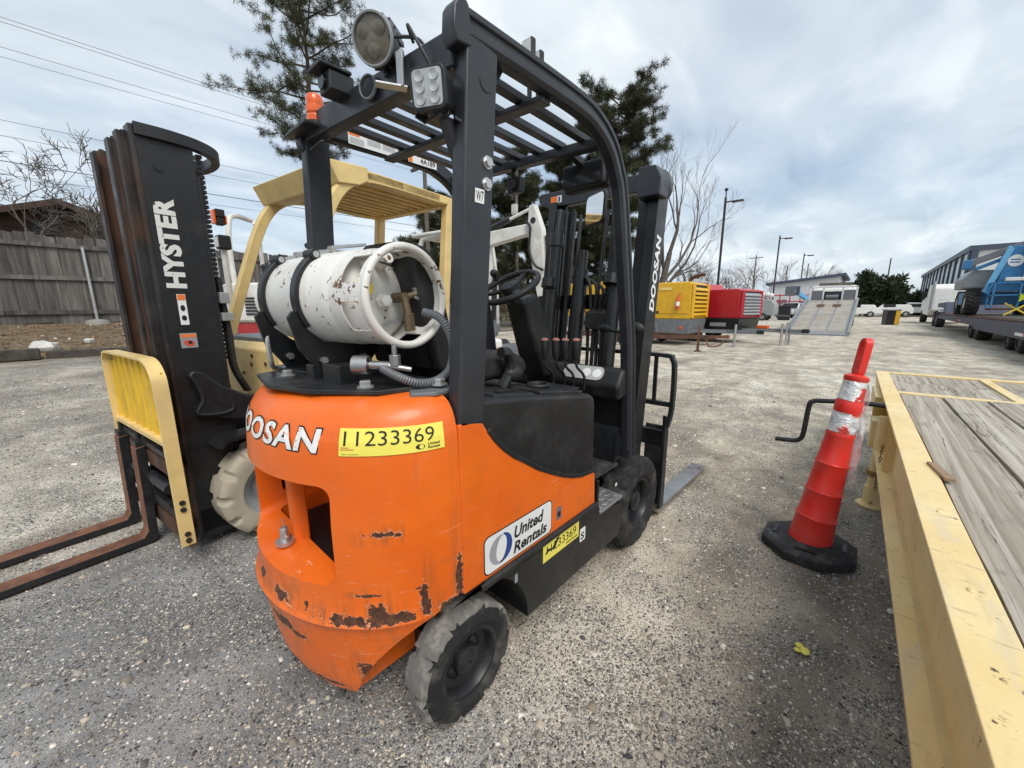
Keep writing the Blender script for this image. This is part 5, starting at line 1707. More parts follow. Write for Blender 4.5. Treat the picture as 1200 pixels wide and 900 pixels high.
for k in range(8):
    a = R(45 * k)
    if k % 2 == 0:
        obj('hand_slot', MB().beam((.165 * math.cos(a) - .05 * math.sin(a), .165 * math.sin(a) + .05 * math.cos(a), .064), (.165 * math.cos(a) + .05 * math.sin(a), .165 * math.sin(a) - .05 * math.cos(a), .064), .02, .006), M['black_print'], bo_)
lean = Matrix.Rotation(R(5.6), 4, 'X') @ Matrix.Rotation(R(4.5), 4, 'Y')
t = NT('red_plastic')
c_ = t.mix(t.rng(t.noise(7, 6, .6), .4, .7), (.74, .025, .016), (.66, .05, .035))
c_ = t.mix(t.rng(t.noise(22, 7, .65), .58, .7, 0, .4, True), c_, (.42, .11, .075))
t.set(color=c_, rough=.42, normal=t.bump(t.noise(9, 3), .15, .006))
M['cone_red'] = t.m
prof = [(.108, .05), (.103, .10), (.097, .19), (.101, .2), (.094, .21), (.086, .34), (.09, .35), (.084, .36), (.076, .50), (.080, .51), (.073, .52), (.065, .66), (.068, .67), (.063, .68), (.058, .79), (.062, .80), (.061, .845), (.056, .855), (.050, .955), (.056, .962), (.054, .98), (.035, .99)]
obj('post', MB().lathe(prof, (0, 0, 0), 'z', 44).xf(lean), M['cone_red'], cone, angle=50)
t = NT('torn_reflective_film')
fn = t.noise(11, 5, .6, 1.2)
hole = t.rng(t.noise(8, 5, .6, .4), .60, .63)
c_ = t.mix(t.rng(t.voro(14), .2, .5), (.52, .52, .53), (.86, .86, .86))
c_ = t.mix(hole, c_, (.70, .06, .045))
t.set(color=c_, rough=.22, metal=t.rng(fn, .4, .6, .15, .55), normal=t.bump(fn, .9, .02))
M['film'] = t.m
for (z0, z1, r0, r1, nm) in ((.685, .79, .0645, .0600, 'reflective_band'), (.856, .955, .0575, .0520, 'reflective_band')):
    obj(nm, MB().lathe([(r0, z0), (r1, z1)], (0, 0, 0), 'z', 28, caps=False).xf(lean), M['film'], cone)
# loose plastic film hanging down the trailer side
rr_ = random.Random(3)
fl = MB()
nu, nv_ = 16, 22
for i in range(nu + 1):
    for j in range(nv_ + 1):
        u, v = i / nu, j / nv_
        a = R(-100 + 75 * u)
        z = .95 - .55 * v * (1 - .25 * u)
        r0 = .060 + .045 * v + .014 * math.sin(7 * u * 3 + 2 * v) * (.3 + v) + .008 * math.sin(13 * v + 5 * u)
        fl.v.append((r0 * math.cos(a), r0 * math.sin(a), z))
for i in range(nu):
    for j in range(nv_):
        if rr_.random() < .03 or (j > 15 and rr_.random() < .25 * u):
            continue
        a = i * (nv_ + 1) + j
        fl.f.append((a, a + 1, a + nv_ + 2, a + nv_ + 1))
t = NT('clear_torn_plastic')
tr_n = t.n.new('ShaderNodeBsdfTransparent')
gl_n = t.n.new('ShaderNodeMixShader')
t.set(color=(.8, .8, .8), rough=.12, metal=.2, normal=t.bump(t.noise(16, 5, .6, 1.0), .8, .02))
t.l.new(tr_n.outputs[0], gl_n.inputs[1])
t.l.new(t.b.outputs[0], gl_n.inputs[2])
gl_n.inputs[0].default_value = .55
t.l.new(t.rng(t.noise(10, 5, .6, .6), .4, .6, .25, .8), gl_n.inputs[0])
t.l.new(gl_n.outputs[0], t.n['Material Output'].inputs[0])
M['clear'] = t.m
obj('torn_film', fl.xf(lean), M['clear'], cone, recalc=False)
lp = rrect(-.034, .034, 0, .20, .033, 6)
li = rrect(-.014, .014, .09, .182, .013, 5)
hm = MB()
no, ni = len(lp), len(li)
for yy in (-.018, .018):
    hm.v += [(a, yy, .975 + b) for a, b in lp] + [(a, yy, .975 + b) for a, b in li]
n2 = no + ni
for k in range(no):
    k2 = (k + 1) % no
    hm.f.append((k, k2, n2 + k2, n2 + k))
for k in range(ni):
    k2 = (k + 1) % ni
    hm.f.append((no + k, no + k2, n2 + no + k2, n2 + no + k))
for s_ in (0, n2):
    for k in range(no):
        k2 = (k + 1) % no
        i1, i2 = int(k * ni / no), int((k + 1) * ni / no) % ni
        hm.f.append((s_ + k, s_ + k2, s_ + no + i2, s_ + no + i1) if i1 != i2 else (s_ + k, s_ + k2, s_ + no + i1))
obj('handle', hm.xf(lean @ Matrix.Rotation(R(25), 4, 'Z')), M['cone_red'], cone, bevel=.005)

# ================================================================ left background: fence, bank, house
t = NT('weathered_fence_board')
oi = t.n.new('ShaderNodeObjectInfo')
rv = t.n.new('ShaderNodeCombineXYZ')
t.l.new(t.math('MULTIPLY', oi.outputs['Random'], 90.0), rv.inputs[0])
av = t.n.new('ShaderNodeVectorMath')
av.operation = 'ADD'
t.l.new(t.scale(14, 14, 1.1), av.inputs[0])
t.l.new(rv.outputs[0], av.inputs[1])
g1 = t.noise(1.0, 6, .6, .5, vec=av.outputs[0])
wd = t.ramp(g1, [(.25, (.055, .05, .046)), (.5, (.13, .12, .108)), (.75, (.22, .205, .185))])
wd = t.mix(1.0, wd, t.rng(oi.outputs['Random'], 0, 1, .65, 1.3), 'MULTIPLY')
t.set(color=wd, rough=.92, spec=.15, normal=t.bump(g1, .4, .004))
M['fence'] = t.m
fence = thing('wood_fence', 'tall grey weathered board fence with three rails, on the bank at far left', 'fence', (0, 12, float(gz(0, 12))))
r_ = random.Random(9)
fz = float(gz(0, 12))
plank_mesh = []
for v_ in range(5):
    w_ = .138 + .004 * v_
    pm_ = mesh_from(MB().hexa([(-w_ / 2, -.009, 0), (w_ / 2, -.009, 0), (w_ / 2, .009, 0), (-w_ / 2, .009, 0),
                               (-w_ / 2 + .004 * v_ % .006, -.009, 1.88), (w_ / 2, -.009, 1.88 - .008 * v_), (w_ / 2, .009, 1.88 - .008 * v_), (-w_ / 2, .009, 1.88)]), 'plank')
    pm_.materials.append(M['fence'])
    plank_mesh.append(pm_)
x = -9.0
while x < 13:
    o = bpy.data.objects.new('plank', plank_mesh[r_.randrange(5)])
    col.objects.link(o)
    o.parent = fence
    o.location = (x, r_.uniform(0, .012), float(gz(x, 12)) - fz + r_.uniform(-.03, .035))
    o.rotation_euler = (r_.uniform(-.006, .006), r_.gauss(0, .006), 0)
    x += .146
for zz in (.25, .985, 1.67):
    for x0 in np.arange(-9, 13, 2.44):
        xm = x0 + 2.43
        obj('rail', MB().beam((x0, -.035, float(gz(x0, 12)) - fz + zz + r_.uniform(-.015, .015)), (xm, -.035, float(gz(xm, 12)) - fz + zz + r_.uniform(-.015, .015)), .038, .085), M['fence'], fence)
for x0 in np.arange(-7.7, 13, 2.44):
    po = MB().cyl((x0, -.085, float(gz(x0, 12)) - fz), (x0 - .01, -.085, float(gz(x0, 12)) - fz + 1.66), .03, 12)
    obj('steel_post', po, M['zinc'], fence)
    obj('post_footing', MB().lathe([(.22, -.05), (.2, .05), (.06, .08)], (x0, -.085, float(gz(x0, 12)) - fz), 'z', 12), mat('concrete', (.3, .28, .25), .9, bump=.5), fence) if abs(x0 + .38) < .1 else None

M['timber'] = mat('dark_timber', (.065, .055, .045), .9, var=.4, vs_=9, bump=.6, bscale=30)
for i, (x0, x1, dy) in enumerate(((-4.6, -1.15, 0), (-1.1, 1.6, .06))):
    za, zb = float(gz(x0, 8)), float(gz(x1, 8))
    o = obj('landscape_timber', MB().beam((x0, 8.0 + dy, za + (.09 if i == 0 else .03)), (x1, 8.02 + dy, zb + (.08 if i == 0 else .02)), .16, .17), M['timber'], None, bevel=.02)
    tag(o, ['dark landscape timber edging the bank at the left edge of the picture', 'half buried dark timber along the bank, nearer the mast'][i], 'timber', 'timbers edging the bank')


def rock(name, loc, s, m_, label, cat, seed, flat=.6):
    r2 = np.random.default_rng(seed)
    b_ = MB().ball((0, 0, 0), 1.0, 6)
    b_.v = [tuple(np.array(p_) * (1 + .22 * math.sin(5 * p_[0] + seed) * math.cos(4 * p_[1]) + .1 * r2.standard_normal())) for p_ in b_.v]
    b_.map(lambda x_, y_, z_: (x_ * s, y_ * s * .8, z_ * s * flat))
    o_ = obj(name, b_, m_)
    o_.location = loc
    return tag(o_, label, cat)


M['pale_stone'] = mat('pale_stone', (.55, .53, .49), .9, var=.25, bump=.5, bscale=30)
rock('rock', (-1.13, 8.7, float(gz(-1.13, 8.7)) + .06), .17, M['pale_stone'], 'pale rock lying on the bank below the fence', 'rock', 3)
rock('rock', (-.6, 9.3, float(gz(-.6, 9.3)) + .03), .08, M['pale_stone'], 'small pale stone higher on the bank beside the steel post', 'rock', 5)
lit_n = 2600
lx, ly = rng.uniform(-6, 5, lit_n), rng.uniform(8.05, 12.0, lit_n)
tag(stones('leaf_litter', lx, ly, rng.uniform(.015, .05, lit_n), np.clip(rng.normal(.5, .25, lit_n), 0, 1), 8), 'leaf litter and rubble strewn over the bank', 'litter', kind='stuff')
bpy.data.objects['leaf_litter'].data.materials.clear()
t = NT('dead_leaf')
an = t.n.new('ShaderNodeAttribute')
an.attribute_name = 'stone'
t.set(color=t.ramp(an.outputs['Fac'], [(0, (.04, .025, .015)), (.4, (.14, .085, .045)), (.8, (.28, .19, .10)), (1, (.5, .45, .38))]), rough=.9)
bpy.data.objects['leaf_litter'].data.materials.append(t.m)
yl_ = obj('paint_blob', MB().ball((0, 0, 0), (.022, .016, .006), 6).ball((.018, .02, 0), (.014, .014, .005), 6).ball((-.012, .022, 0), (.011, .012, .005), 6), M['yellow_print'])
yl_.location = (1.02, -1.262, .004)
tag(yl_, 'small bright yellow blob on the gravel beside the trailer', 'litter')

# house behind the fence
M['brown_siding'] = mat('brown_siding', (.075, .042, .03), .8, var=.3, vs_=3)
M['brown_roof'] = mat('brown_shingle', (.055, .035, .028), .9, var=.35, vs_=10, bump=.5, bscale=40)
hz = float(gz(0, 17))
hs = thing('house', 'brown gabled house just showing above the board fence', 'house', (-.58, 17, hz))
gable = [(-4.6, 0), (4.6, 0), (4.6, 1.55), (0, 3.22), (-4.6, 1.55)]
obj('wall', MB().prism(gable, 'y', 0, 8), M['brown_siding'], hs)
for k in range(20):
    zz = .1 + k * .16
    hw_x = min(4.6, 4.6 * (3.22 - zz) / 1.67) if zz > 1.55 else 4.6
    if hw_x > .2:
        obj('siding_board', MB().box(-hw_x + .03, hw_x - .03, -.022, -.002, zz, zz + .148), M['brown_siding'], hs)
for sg in (-1, 1):
    obj('roof', MB().hexa([(sg * 5.0, -.45, 1.40), (0, -.45, 3.225), (0, 8.4, 3.225), (sg * 5.0, 8.4, 1.40), (sg * 5.0, -.45, 1.50), (0, -.45, 3.34), (0, 8.4, 3.34), (sg * 5.0, 8.4, 1.50)]), M['brown_roof'], hs)
    obj('fascia', MB().beam((sg * 5.0, -.47, 1.45), (0, -.47, 3.275), .03, .16), M['brown_siding'], hs)
obj('attic_vent', MB().prism([(-.62, 2.35), (-.1, 2.35), (-.1, 2.68), (-.36, 2.80), (-.62, 2.68)], 'y', -.06, -.02), M['black_print'], hs)


# ================================================================ trees
def tree_mesh(seed, h, r0, levels=5, spread=.55, up=.25, trunk_frac=.3, nb=(2, 4), shrink=.72, lean=(0, 0), min_r=.006, wig=.12):
    """bare tree; returns (trunk MB, branches MB, tips)"""
    r2 = random.Random(seed)
    trunk, br, tips = MB(), MB(), []

    def grow(p, d, L, r, lev):
        n = 5 if lev == 0 else 4
        pts, rad = [V3(p)], [r]
        dd = V3(d)
        for i in range(n):
            dd = dd + V3((r2.gauss(0, wig), r2.gauss(0, wig), r2.gauss(0, wig) + up * .12))
            dd /= np.linalg.norm(dd)
            pts.append(pts[-1] + dd * L / n)
            rad.append(max(min_r * .6, r * (1 - .38 * (i + 1) / n)))
        (trunk if lev == 0 else br).tube(pts, rad, 8 if lev == 0 else (5 if lev < 3 else 3))
        if lev >= levels:
            tips.append((pts[-1], dd))
            return
        k = r2.randint(*nb) + (1 if lev < 2 else 0)
        for j in range(k):
            i = n if j == 0 else r2.randint(max(1, n // 2), n)
            ax = V3((r2.gauss(0, 1), r2.gauss(0, 1), r2.gauss(0, .6)))
            ax -= dd * ax.dot(dd)
            ax /= np.linalg.norm(ax) + 1e-6
            s_ = spread * r2.uniform(.6, 1.3) * (.5 if j == 0 else 1)
            nd = dd * math.cos(s_) + ax * math.sin(s_) + V3((0, 0, up * .3))
            nd /= np.linalg.norm(nd)
            grow(pts[i], nd, L * shrink * r2.uniform(.7, 1.15), max(min_r, rad[i] * (.78 if j == 0 else .58)), lev + 1)
    grow((0, 0, 0), V3((lean[0], lean[1], 1)) / math.sqrt(1 + lean[0] ** 2 + lean[1] ** 2), h * trunk_frac, r0, 0)
    return trunk, br, tips


M['bark'] = mat('grey_bark', (.105, .088, .072), .95, var=.3, vs_=6, bump=.5, bscale=20)
M['bark_red'] = mat('reddish_twig', (.16, .10, .082), .95, var=.3)
M['pine_bark'] = mat('pine_bark', (.085, .06, .045), .95, var=.3, vs_=5, bump=.6, bscale=12)


def leaf_mat(name, c, var=.5):
    t_ = NT(name)
    f_ = t_.rng(t_.noise(1.3, 4), .3, .7, 1 - var, 1 + var)
    an_ = t_.n.new('ShaderNodeAttribute')
    an_.attribute_name = 'leaf'
    cc = t_.mix(1.0, t_.mix(an_.outputs['Fac'], c, tuple(v * q for v, q in zip(c, (2.0, 1.8, 1.3)))), f_, 'MULTIPLY')
    t_.set(color=cc, rough=.7, spec=.25)
    return t_.m


M['needle'] = leaf_mat('pine_needle', (.060, .070, .036))
M['needle_b'] = leaf_mat('dark_pine_needle', (.040, .048, .026))
M['oakleaf'] = leaf_mat('oak_leaf', (.022, .034, .016))
M['dryleaf'] = leaf_mat('dry_leaf', (.10, .075, .04))


def leaves(name, centers, per, size, width, m_, parent, seed, radius=.2):
    """thousands of narrow leaf faces round the given points, one mesh"""
    r2 = np.random.default_rng(seed)
    c = np.repeat(np.asarray(centers, float), per, 0)
    n = len(c)
    d = r2.standard_normal((n, 3))
    d /= np.linalg.norm(d, axis=1)[:, None]
    s = np.cross(d, r2.standard_normal((n, 3)))
    s /= np.linalg.norm(s, axis=1)[:, None] + 1e-9
    b = c + d * (radius * r2.random(n) ** .6)[:, None] * .4
    L = size * r2.uniform(.6, 1.3, n)[:, None]
    v = np.stack([b - s * width / 2, b + s * width / 2, b + d * L], 1).reshape(-1, 3)
    me = bpy.data.meshes.new(name)
    me.vertices.add(n * 3)
    me.vertices.foreach_set('co', v.reshape(-1))
    me.loops.add(n * 3)
    me.loops.foreach_set('vertex_index', np.arange(n * 3, dtype=np.int32))
    me.polygons.add(n)
    me.polygons.foreach_set('loop_start', (np.arange(n) * 3).astype(np.int32))
    me.update(calc_edges=True)
    at_ = me.attributes.new('leaf', 'FLOAT', 'POINT')
    at_.data.foreach_set('value', np.repeat(r2.random(n) ** 2, 3).astype(np.float32))
    return obj(name, me, m_, parent, smooth=False)


def bare_tree(label, loc, h, r0, seed, group='bare winter trees', **k):
    root = thing('bare_tree', label, 'tree', loc, 0, group)
    tm, bm_, tips = tree_mesh(seed, h, r0, **k)
    m_ = k.get('m', M['bark'])
    obj('trunk', tm, M['bark'], root)
    obj('crown', bm_, M['bark'], root)
    return root


def pine(label, loc, h, crown0, rad, seed, needle, per=46, group='pine trees behind the yard', nl=26, size=.3, width=.028, shape=None, lean=(0, 0), flat=1.0):
    root = thing('pine_tree', label, 'tree', loc, 0, group)
    r2 = random.Random(seed)
    tr_p = [V3((lean[0] * z + .12 * math.sin(z * .7 + seed), lean[1] * z + .12 * math.cos(z * .5 + seed), z)) for z in np.linspace(0, h, 12)]
    obj('trunk', MB().tube(tr_p, list(np.linspace(.017 * h, .012, 12)), 9), M['pine_bark'], root)
    limbs = MB()
    pts = []
    for i in range(nl):
        f_ = (i + r2.random()) / nl
        z = crown0 + (h - crown0) * f_
        c0 = V3((np.interp(z, [p_[2] for p_ in tr_p], [p_[0] for p_ in tr_p]), np.interp(z, [p_[2] for p_ in tr_p], [p_[1] for p_ in tr_p]), z))
        a = i * 2.4 + r2.uniform(-.5, .5)
        ext = rad * (shape(f_) if shape else (1 - .75 * f_ ** 1.6)) * r2.uniform(.55, 1.15)
        rise = r2.uniform(.05, .45)
        pth = [c0]
        dirn = V3((math.cos(a), math.sin(a), rise))
        n = 6
        for k in range(n):
            dirn = dirn + V3((r2.gauss(0, .16), r2.gauss(0, .16), r2.gauss(.03, .12)))
            pth.append(pth[-1] + dirn / np.linalg.norm(dirn) * ext / n)
        limbs.tube(pth, list(np.linspace(.035 + .006 * ext, .012, n + 1)), 5)
        for k in range(2, n + 1):
            for _ in range(r2.randint(2, 4)):
                q = pth[k]
                dd = V3((r2.gauss(0, 1), r2.gauss(0, 1), r2.gauss(.35, .5)))
                dd /= np.linalg.norm(dd)
                L = r2.uniform(.25, .8) * min(1.2, .3 + ext * .3)
                e = q + dd * L
                limbs.tube([q, (q + e) / 2 + V3((0, 0, r2.gauss(0, .05))), e], [.012, .009, .006], 3)
                for s_ in (.4, .6, .8, 1.0):
                    pts.append(q + dd * L * s_ * V3((1, 1, flat)) + V3((r2.gauss(0, .14), r2.gauss(0, .14), r2.gauss(0, .07))))
    obj('limbs', limbs, M['pine_bark'], root)
    leaves('crown', pts, per, size, width, needle, root, seed)
    return root


def leafy(name, label, loc, rx, rz_, zc0, n, seed, m_, size=.35, width=.16, trunk=.2, group=None, cat='tree'):
    """broad crown: leaf faces in clumps through an uneven volume"""
    root = thing(name, label, cat, loc, 0, group)
    r2 = np.random.default_rng(seed)
    tm, bm_, tips = tree_mesh(seed, (zc0 + rz_) * 1.0, trunk, levels=4, spread=.7, trunk_frac=.32, up=.3)
    obj('trunk', tm, M['bark'], root)
    obj('limbs', bm_, M['bark'], root)
    cl = r2.standard_normal((n, 3))
    cl /= np.linalg.norm(cl, axis=1)[:, None]
    cl *= (r2.random(n) ** .45)[:, None] * (1 + .22 * np.sin(cl[:, :1] * 4 + seed) + .15 * np.sin(cl[:, 1:2] * 7))
    cl = cl * np.array([rx, rx, rz_]) + np.array([0, 0, zc0])
    leaves('crown', cl, 26, size, width, m_, root, seed, radius=1.0)
    return root


# the big pine at upper left, three pines in the middle, the tall one behind the mast
pine('tall open-crowned pine at upper left, one long limb reaching left', (10.3, 24.6, float(gz(10, 24))), 20.5, 9.5, 4.3, 3, M['needle'], per=30, nl=46, size=.26, width=.02,
     shape=lambda f: 1.12 * (1 - .45 * abs(f - .45) * 2))
for i, (x0, y0, h_, c0, rd, sd) in enumerate([(17.3, 22.3, 9.0, 1.4, 3.0, 5), (21.6, 18.6, 12.2, 1.6, 3.4, 6), (24.2, 16.4, 12.0, 1.8, 3.2, 8), (19.6, 20.4, 10.6, 1.5, 3.2, 12), (23.0, 18.4, 10.2, 1.2, 3.2, 16), (26.5, 15.6, 9.5, 1.4, 3.0, 18)]):
    pine(['pine seen between the two forklift guards', 'pine behind the orange steering wheel, right of the utility pole', 'pine just left of the orange mast', 'pine behind the white excavator boom', 'lower pine tucked behind the orange mast', 'low pine right of the mast, left of the large bare tree'][i],
         (x0, y0, 0), h_, c0, rd, sd, M['needle_b'], per=34, nl=40, size=.30, width=.026, flat=.5)
pine('tall dense pine rising above the right end of the orange guard', (25.4, 12.7, 0), 15.2, 4.6, 3.9, 21, M['needle_b'], per=34, nl=64, size=.32, width=.026, flat=.5, shape=lambda f: 1.0 - .28 * abs(f - .55) * 2)
bare_tree('large bare forked tree right of the orange mast', (27.2, 9.6, 0), 15.0, .28, 14, levels=6, spread=.40, trunk_frac=.34, up=.5, nb=(2, 3))
bare_tree('second bare tree behind the yellow compressor', (33, 9.9, 0), 9.0, .2, 22, levels=6, spread=.5, trunk_frac=.25, up=.3, nb=(2, 3))
bare_tree('slim bare tree just left of the tallest lamp post', (35.5, 9.4, 0), 8.5, .16, 31, levels=6, spread=.55, trunk_frac=.25, up=.3, nb=(2, 3))
bare_tree('bare tree behind the red compressor', (46, 10.6, 0), 8.5, .17, 32, levels=6, spread=.6, trunk_frac=.25, up=.25, nb=(2, 3))
bare_tree('bare tree seen under the cream guard roof', (15.0, 24.5, 0), 7.5, .14, 41, levels=6, spread=.65, trunk_frac=.2, up=.3, nb=(2, 4))
for i, (x0, y0, h_, sd) in enumerate([(-3.6, 14.4, 5.2, 51), (-1.1, 14.0, 4.8, 52), (1.3, 14.2, 4.6, 53)]):
    bare_tree(['tangled bare bush behind the fence at the left edge', 'tangled bare bush in front of the brown gable', 'bare bush behind the fence beside the cream mast'][i],
              (x0, y0, float(gz(x0, y0))), h_ * 1.75, .06, sd, 'bare bushes behind the fence', levels=6, spread=.8, trunk_frac=.2, up=.2, nb=(2, 4), min_r=.008, wig=.22)
# far bare woodland behind the yard, one mass
wood = MB()
r_ = random.Random(77)
for i in range(36):
    u = i / 35
    x0 = 96 + r_.uniform(-6, 8)
    y0 = 6 + 84 * u + r_.uniform(-2, 2)
    tm, bm_, tips = tree_mesh(200 + i, r_.uniform(17, 28.0), .2, levels=4, spread=.65, trunk_frac=.18, up=.25, nb=(3, 4), min_r=.02)
    for q in (tm, bm_):
        o0 = len(wood.v)
        wood.v += [(a + x0, b + y0, c) for a, b, c in q.v]
        wood.f += [tuple(k + o0 for k in f_) for f_ in q.f]
o = obj('woodland', wood, M['bark_red'], recalc=False)
tag(o, 'hazy mass of bare winter woodland behind the yard', 'woodland', kind='stuff')
r2 = np.random.default_rng(5)
und = np.concatenate([np.stack([r2.uniform(14, 60, 500), r2.uniform(25, 33, 500), r2.uniform(.2, 3.0, 500)], -1), np.stack([r2.uniform(94, 104, 700), r2.uniform(4, 95, 700), r2.uniform(.2, 4.0, 700)], -1)])
o = leaves('undergrowth', und, 30, .7, .10, M['dryleaf'], None, 15, radius=2.0)
tag(o, 'brown undergrowth along the foot of the far trees', 'undergrowth', kind='stuff')
leafy('oak_tree', 'dark evergreen oak beyond the yard, right of the tow truck', (75, -1.4, 0), 3.6, 2.6, 3.2, 420, 61, M['oakleaf'], .5, .3, .25)
leafy('oak_tree', 'low olive bushy tree far off beside the black bin', (88, -4.6, 0), 2.0, 1.2, 1.6, 200, 62, M['dryleaf'], .5, .28, .18)
leafy('oak_tree', 'reddish brown bushy tree far off, left of the lorry cab', (84, -6.6, 0), 2.4, 1.5, 1.8, 240, 63, M['oakleaf'], .5, .28, .18)
leafy('oak_tree', 'dark shrub far off at the lorry cab', (80, -7.6, 0), 2.0, 1.6, 1.8, 200, 64, M['oakleaf'], .5, .28, .18)


# ================================================================ poles, wires, lamp posts
M['pole_wood'] = mat('pole_wood', (.12, .10, .085), .9, var=.3)
M['wire'] = mat('wire', (.08, .082, .085), .6)


def utility_pole(label, loc, h, arms=True, r=.13):
    root = thing('utility_pole', label, 'utility pole', loc, 0, 'utility poles')
    obj('pole', MB().cyl((0, 0, 0), (0, 0, h), r, 12, r * .7), M['pole_wood'], root)
    if arms:
        obj('crossarm', MB().box(-.06, .06, -1.1, 1.1, h - .55, h - .43), M['pole_wood'], root)
        for yy in (-.95, -.5, .5, .95):
            obj('insulator', MB().lathe([(.03, 0), (.05, .04), (.03, .08), (.045, .11), (.02, .14)], (0, yy, h - .43), 'z', 8), M['mid_grey'], root)
    return root


p1 = utility_pole('utility pole with crossarm between the two guards', (11.9, 15.9, 0), 8.75)
obj('transformer', MB().lathe([(.02, 0), (.2, .02), (.2, .62), (.17, .68), (.02, .7)], (.32, 0, 6.1), 'z', 14), M['mid_grey'], p1)
p2 = utility_pole('utility pole behind the orange steering wheel', (20.7, 17.6, 0), 11.4, r=.16)
obj('pole_box', MB().box(-.3, -.1, -.2, .2, 7.6, 8.3), M['white'], p2)
utility_pole('thin far utility pole between the lamp posts', (86, 15.6, 0), 10.8)
utility_pole('far leaning utility pole left of the lorry', (92, -2.9, 0), 9.2, arms=False)
utility_pole('far utility pole above the small white building', (98, 12.2, 0), 9.5, arms=False)
utility_pole('far utility pole next to the smallest lamp post', (104, 9.4, 0), 10.2, arms=False)
for i, (yy, zz, lb) in enumerate([(15.4, 8.62, 'topmost'), (15.0, 8.35, 'second'), (16.4, 8.32, 'third'), (16.85, 8.25, 'fourth'), (15.9, 6.38, 'fifth'), (15.9, 6.0, 'sixth'), (15.9, 5.38, 'thick seventh'), (15.9, 5.05, 'lowest')]):
    path = [(x_, yy, zz - .28 * (1 - ((x_ + 13) / 25.0) ** 2)) for x_ in np.linspace(-38, 12, 26)]
    path += [(x_, yy + (x_ - 12) * .16, zz + .0 + (x_ - 12) * .18 - .5 * math.sin(math.pi * (x_ - 12) / 8.8)) for x_ in np.linspace(13, 20.7, 8)]
    o = obj('power_line', MB().tube(path, .011 if i == 6 else .006, 5), M['wire'])
    tag(o, '%s overhead wire counted from the top, crossing the sky at upper left' % lb, 'wire', 'overhead wires')

M['lamp_bronze'] = mat('bronze_post', (.035, .032, .03), .5)
for (x0, y0, h_, lb) in ((31.2, 7.2, 8.9, 'nearest and tallest lamp post, behind the red compressor'), (51.8, 6.9, 8.9, 'middle lamp post of the three, left of the tow truck'), (71.2, 6.7, 8.9, 'farthest and smallest lamp post of the three')):
    lp_ = thing('lamp_post', lb, 'lamp post', (x0, y0, 0), 0, 'lamp posts along the yard')
    obj('pole', MB().beam((0, 0, .5), (0, 0, h_), .13, .13, (1, 0, 0)), M['lamp_bronze'], lp_)
    obj('pole_base', MB().lathe([(.3, 0), (.3, .5), (.27, .55)], (0, 0, 0), 'z', 16), mat('lamp_base_concrete', (.35, .34, .32), .9), lp_)
    obj('lamp_arm', MB().box(-.04, .04, -.6, .0, h_ - .35, h_ - .27), M['lamp_bronze'], lp_)
    obj('lamp_head', MB().box(-.16, .16, -1.15, -.45, h_ - .42, h_ - .30), M['lamp_bronze'], lp_, bevel=.03)
    obj('lens', MB().box(-.12, .12, -1.1, -.6, h_ - .432, h_ - .422), M['lens'], lp_)
    if x0 < 40:
        obj('camera_mast', MB().cyl((0, 0, h_), (0, 0, h_ + .5), .04, 8).box(-.08, .08, -.1, .1, h_ + .45, h_ + .6), M['lamp_bronze'], lp_)


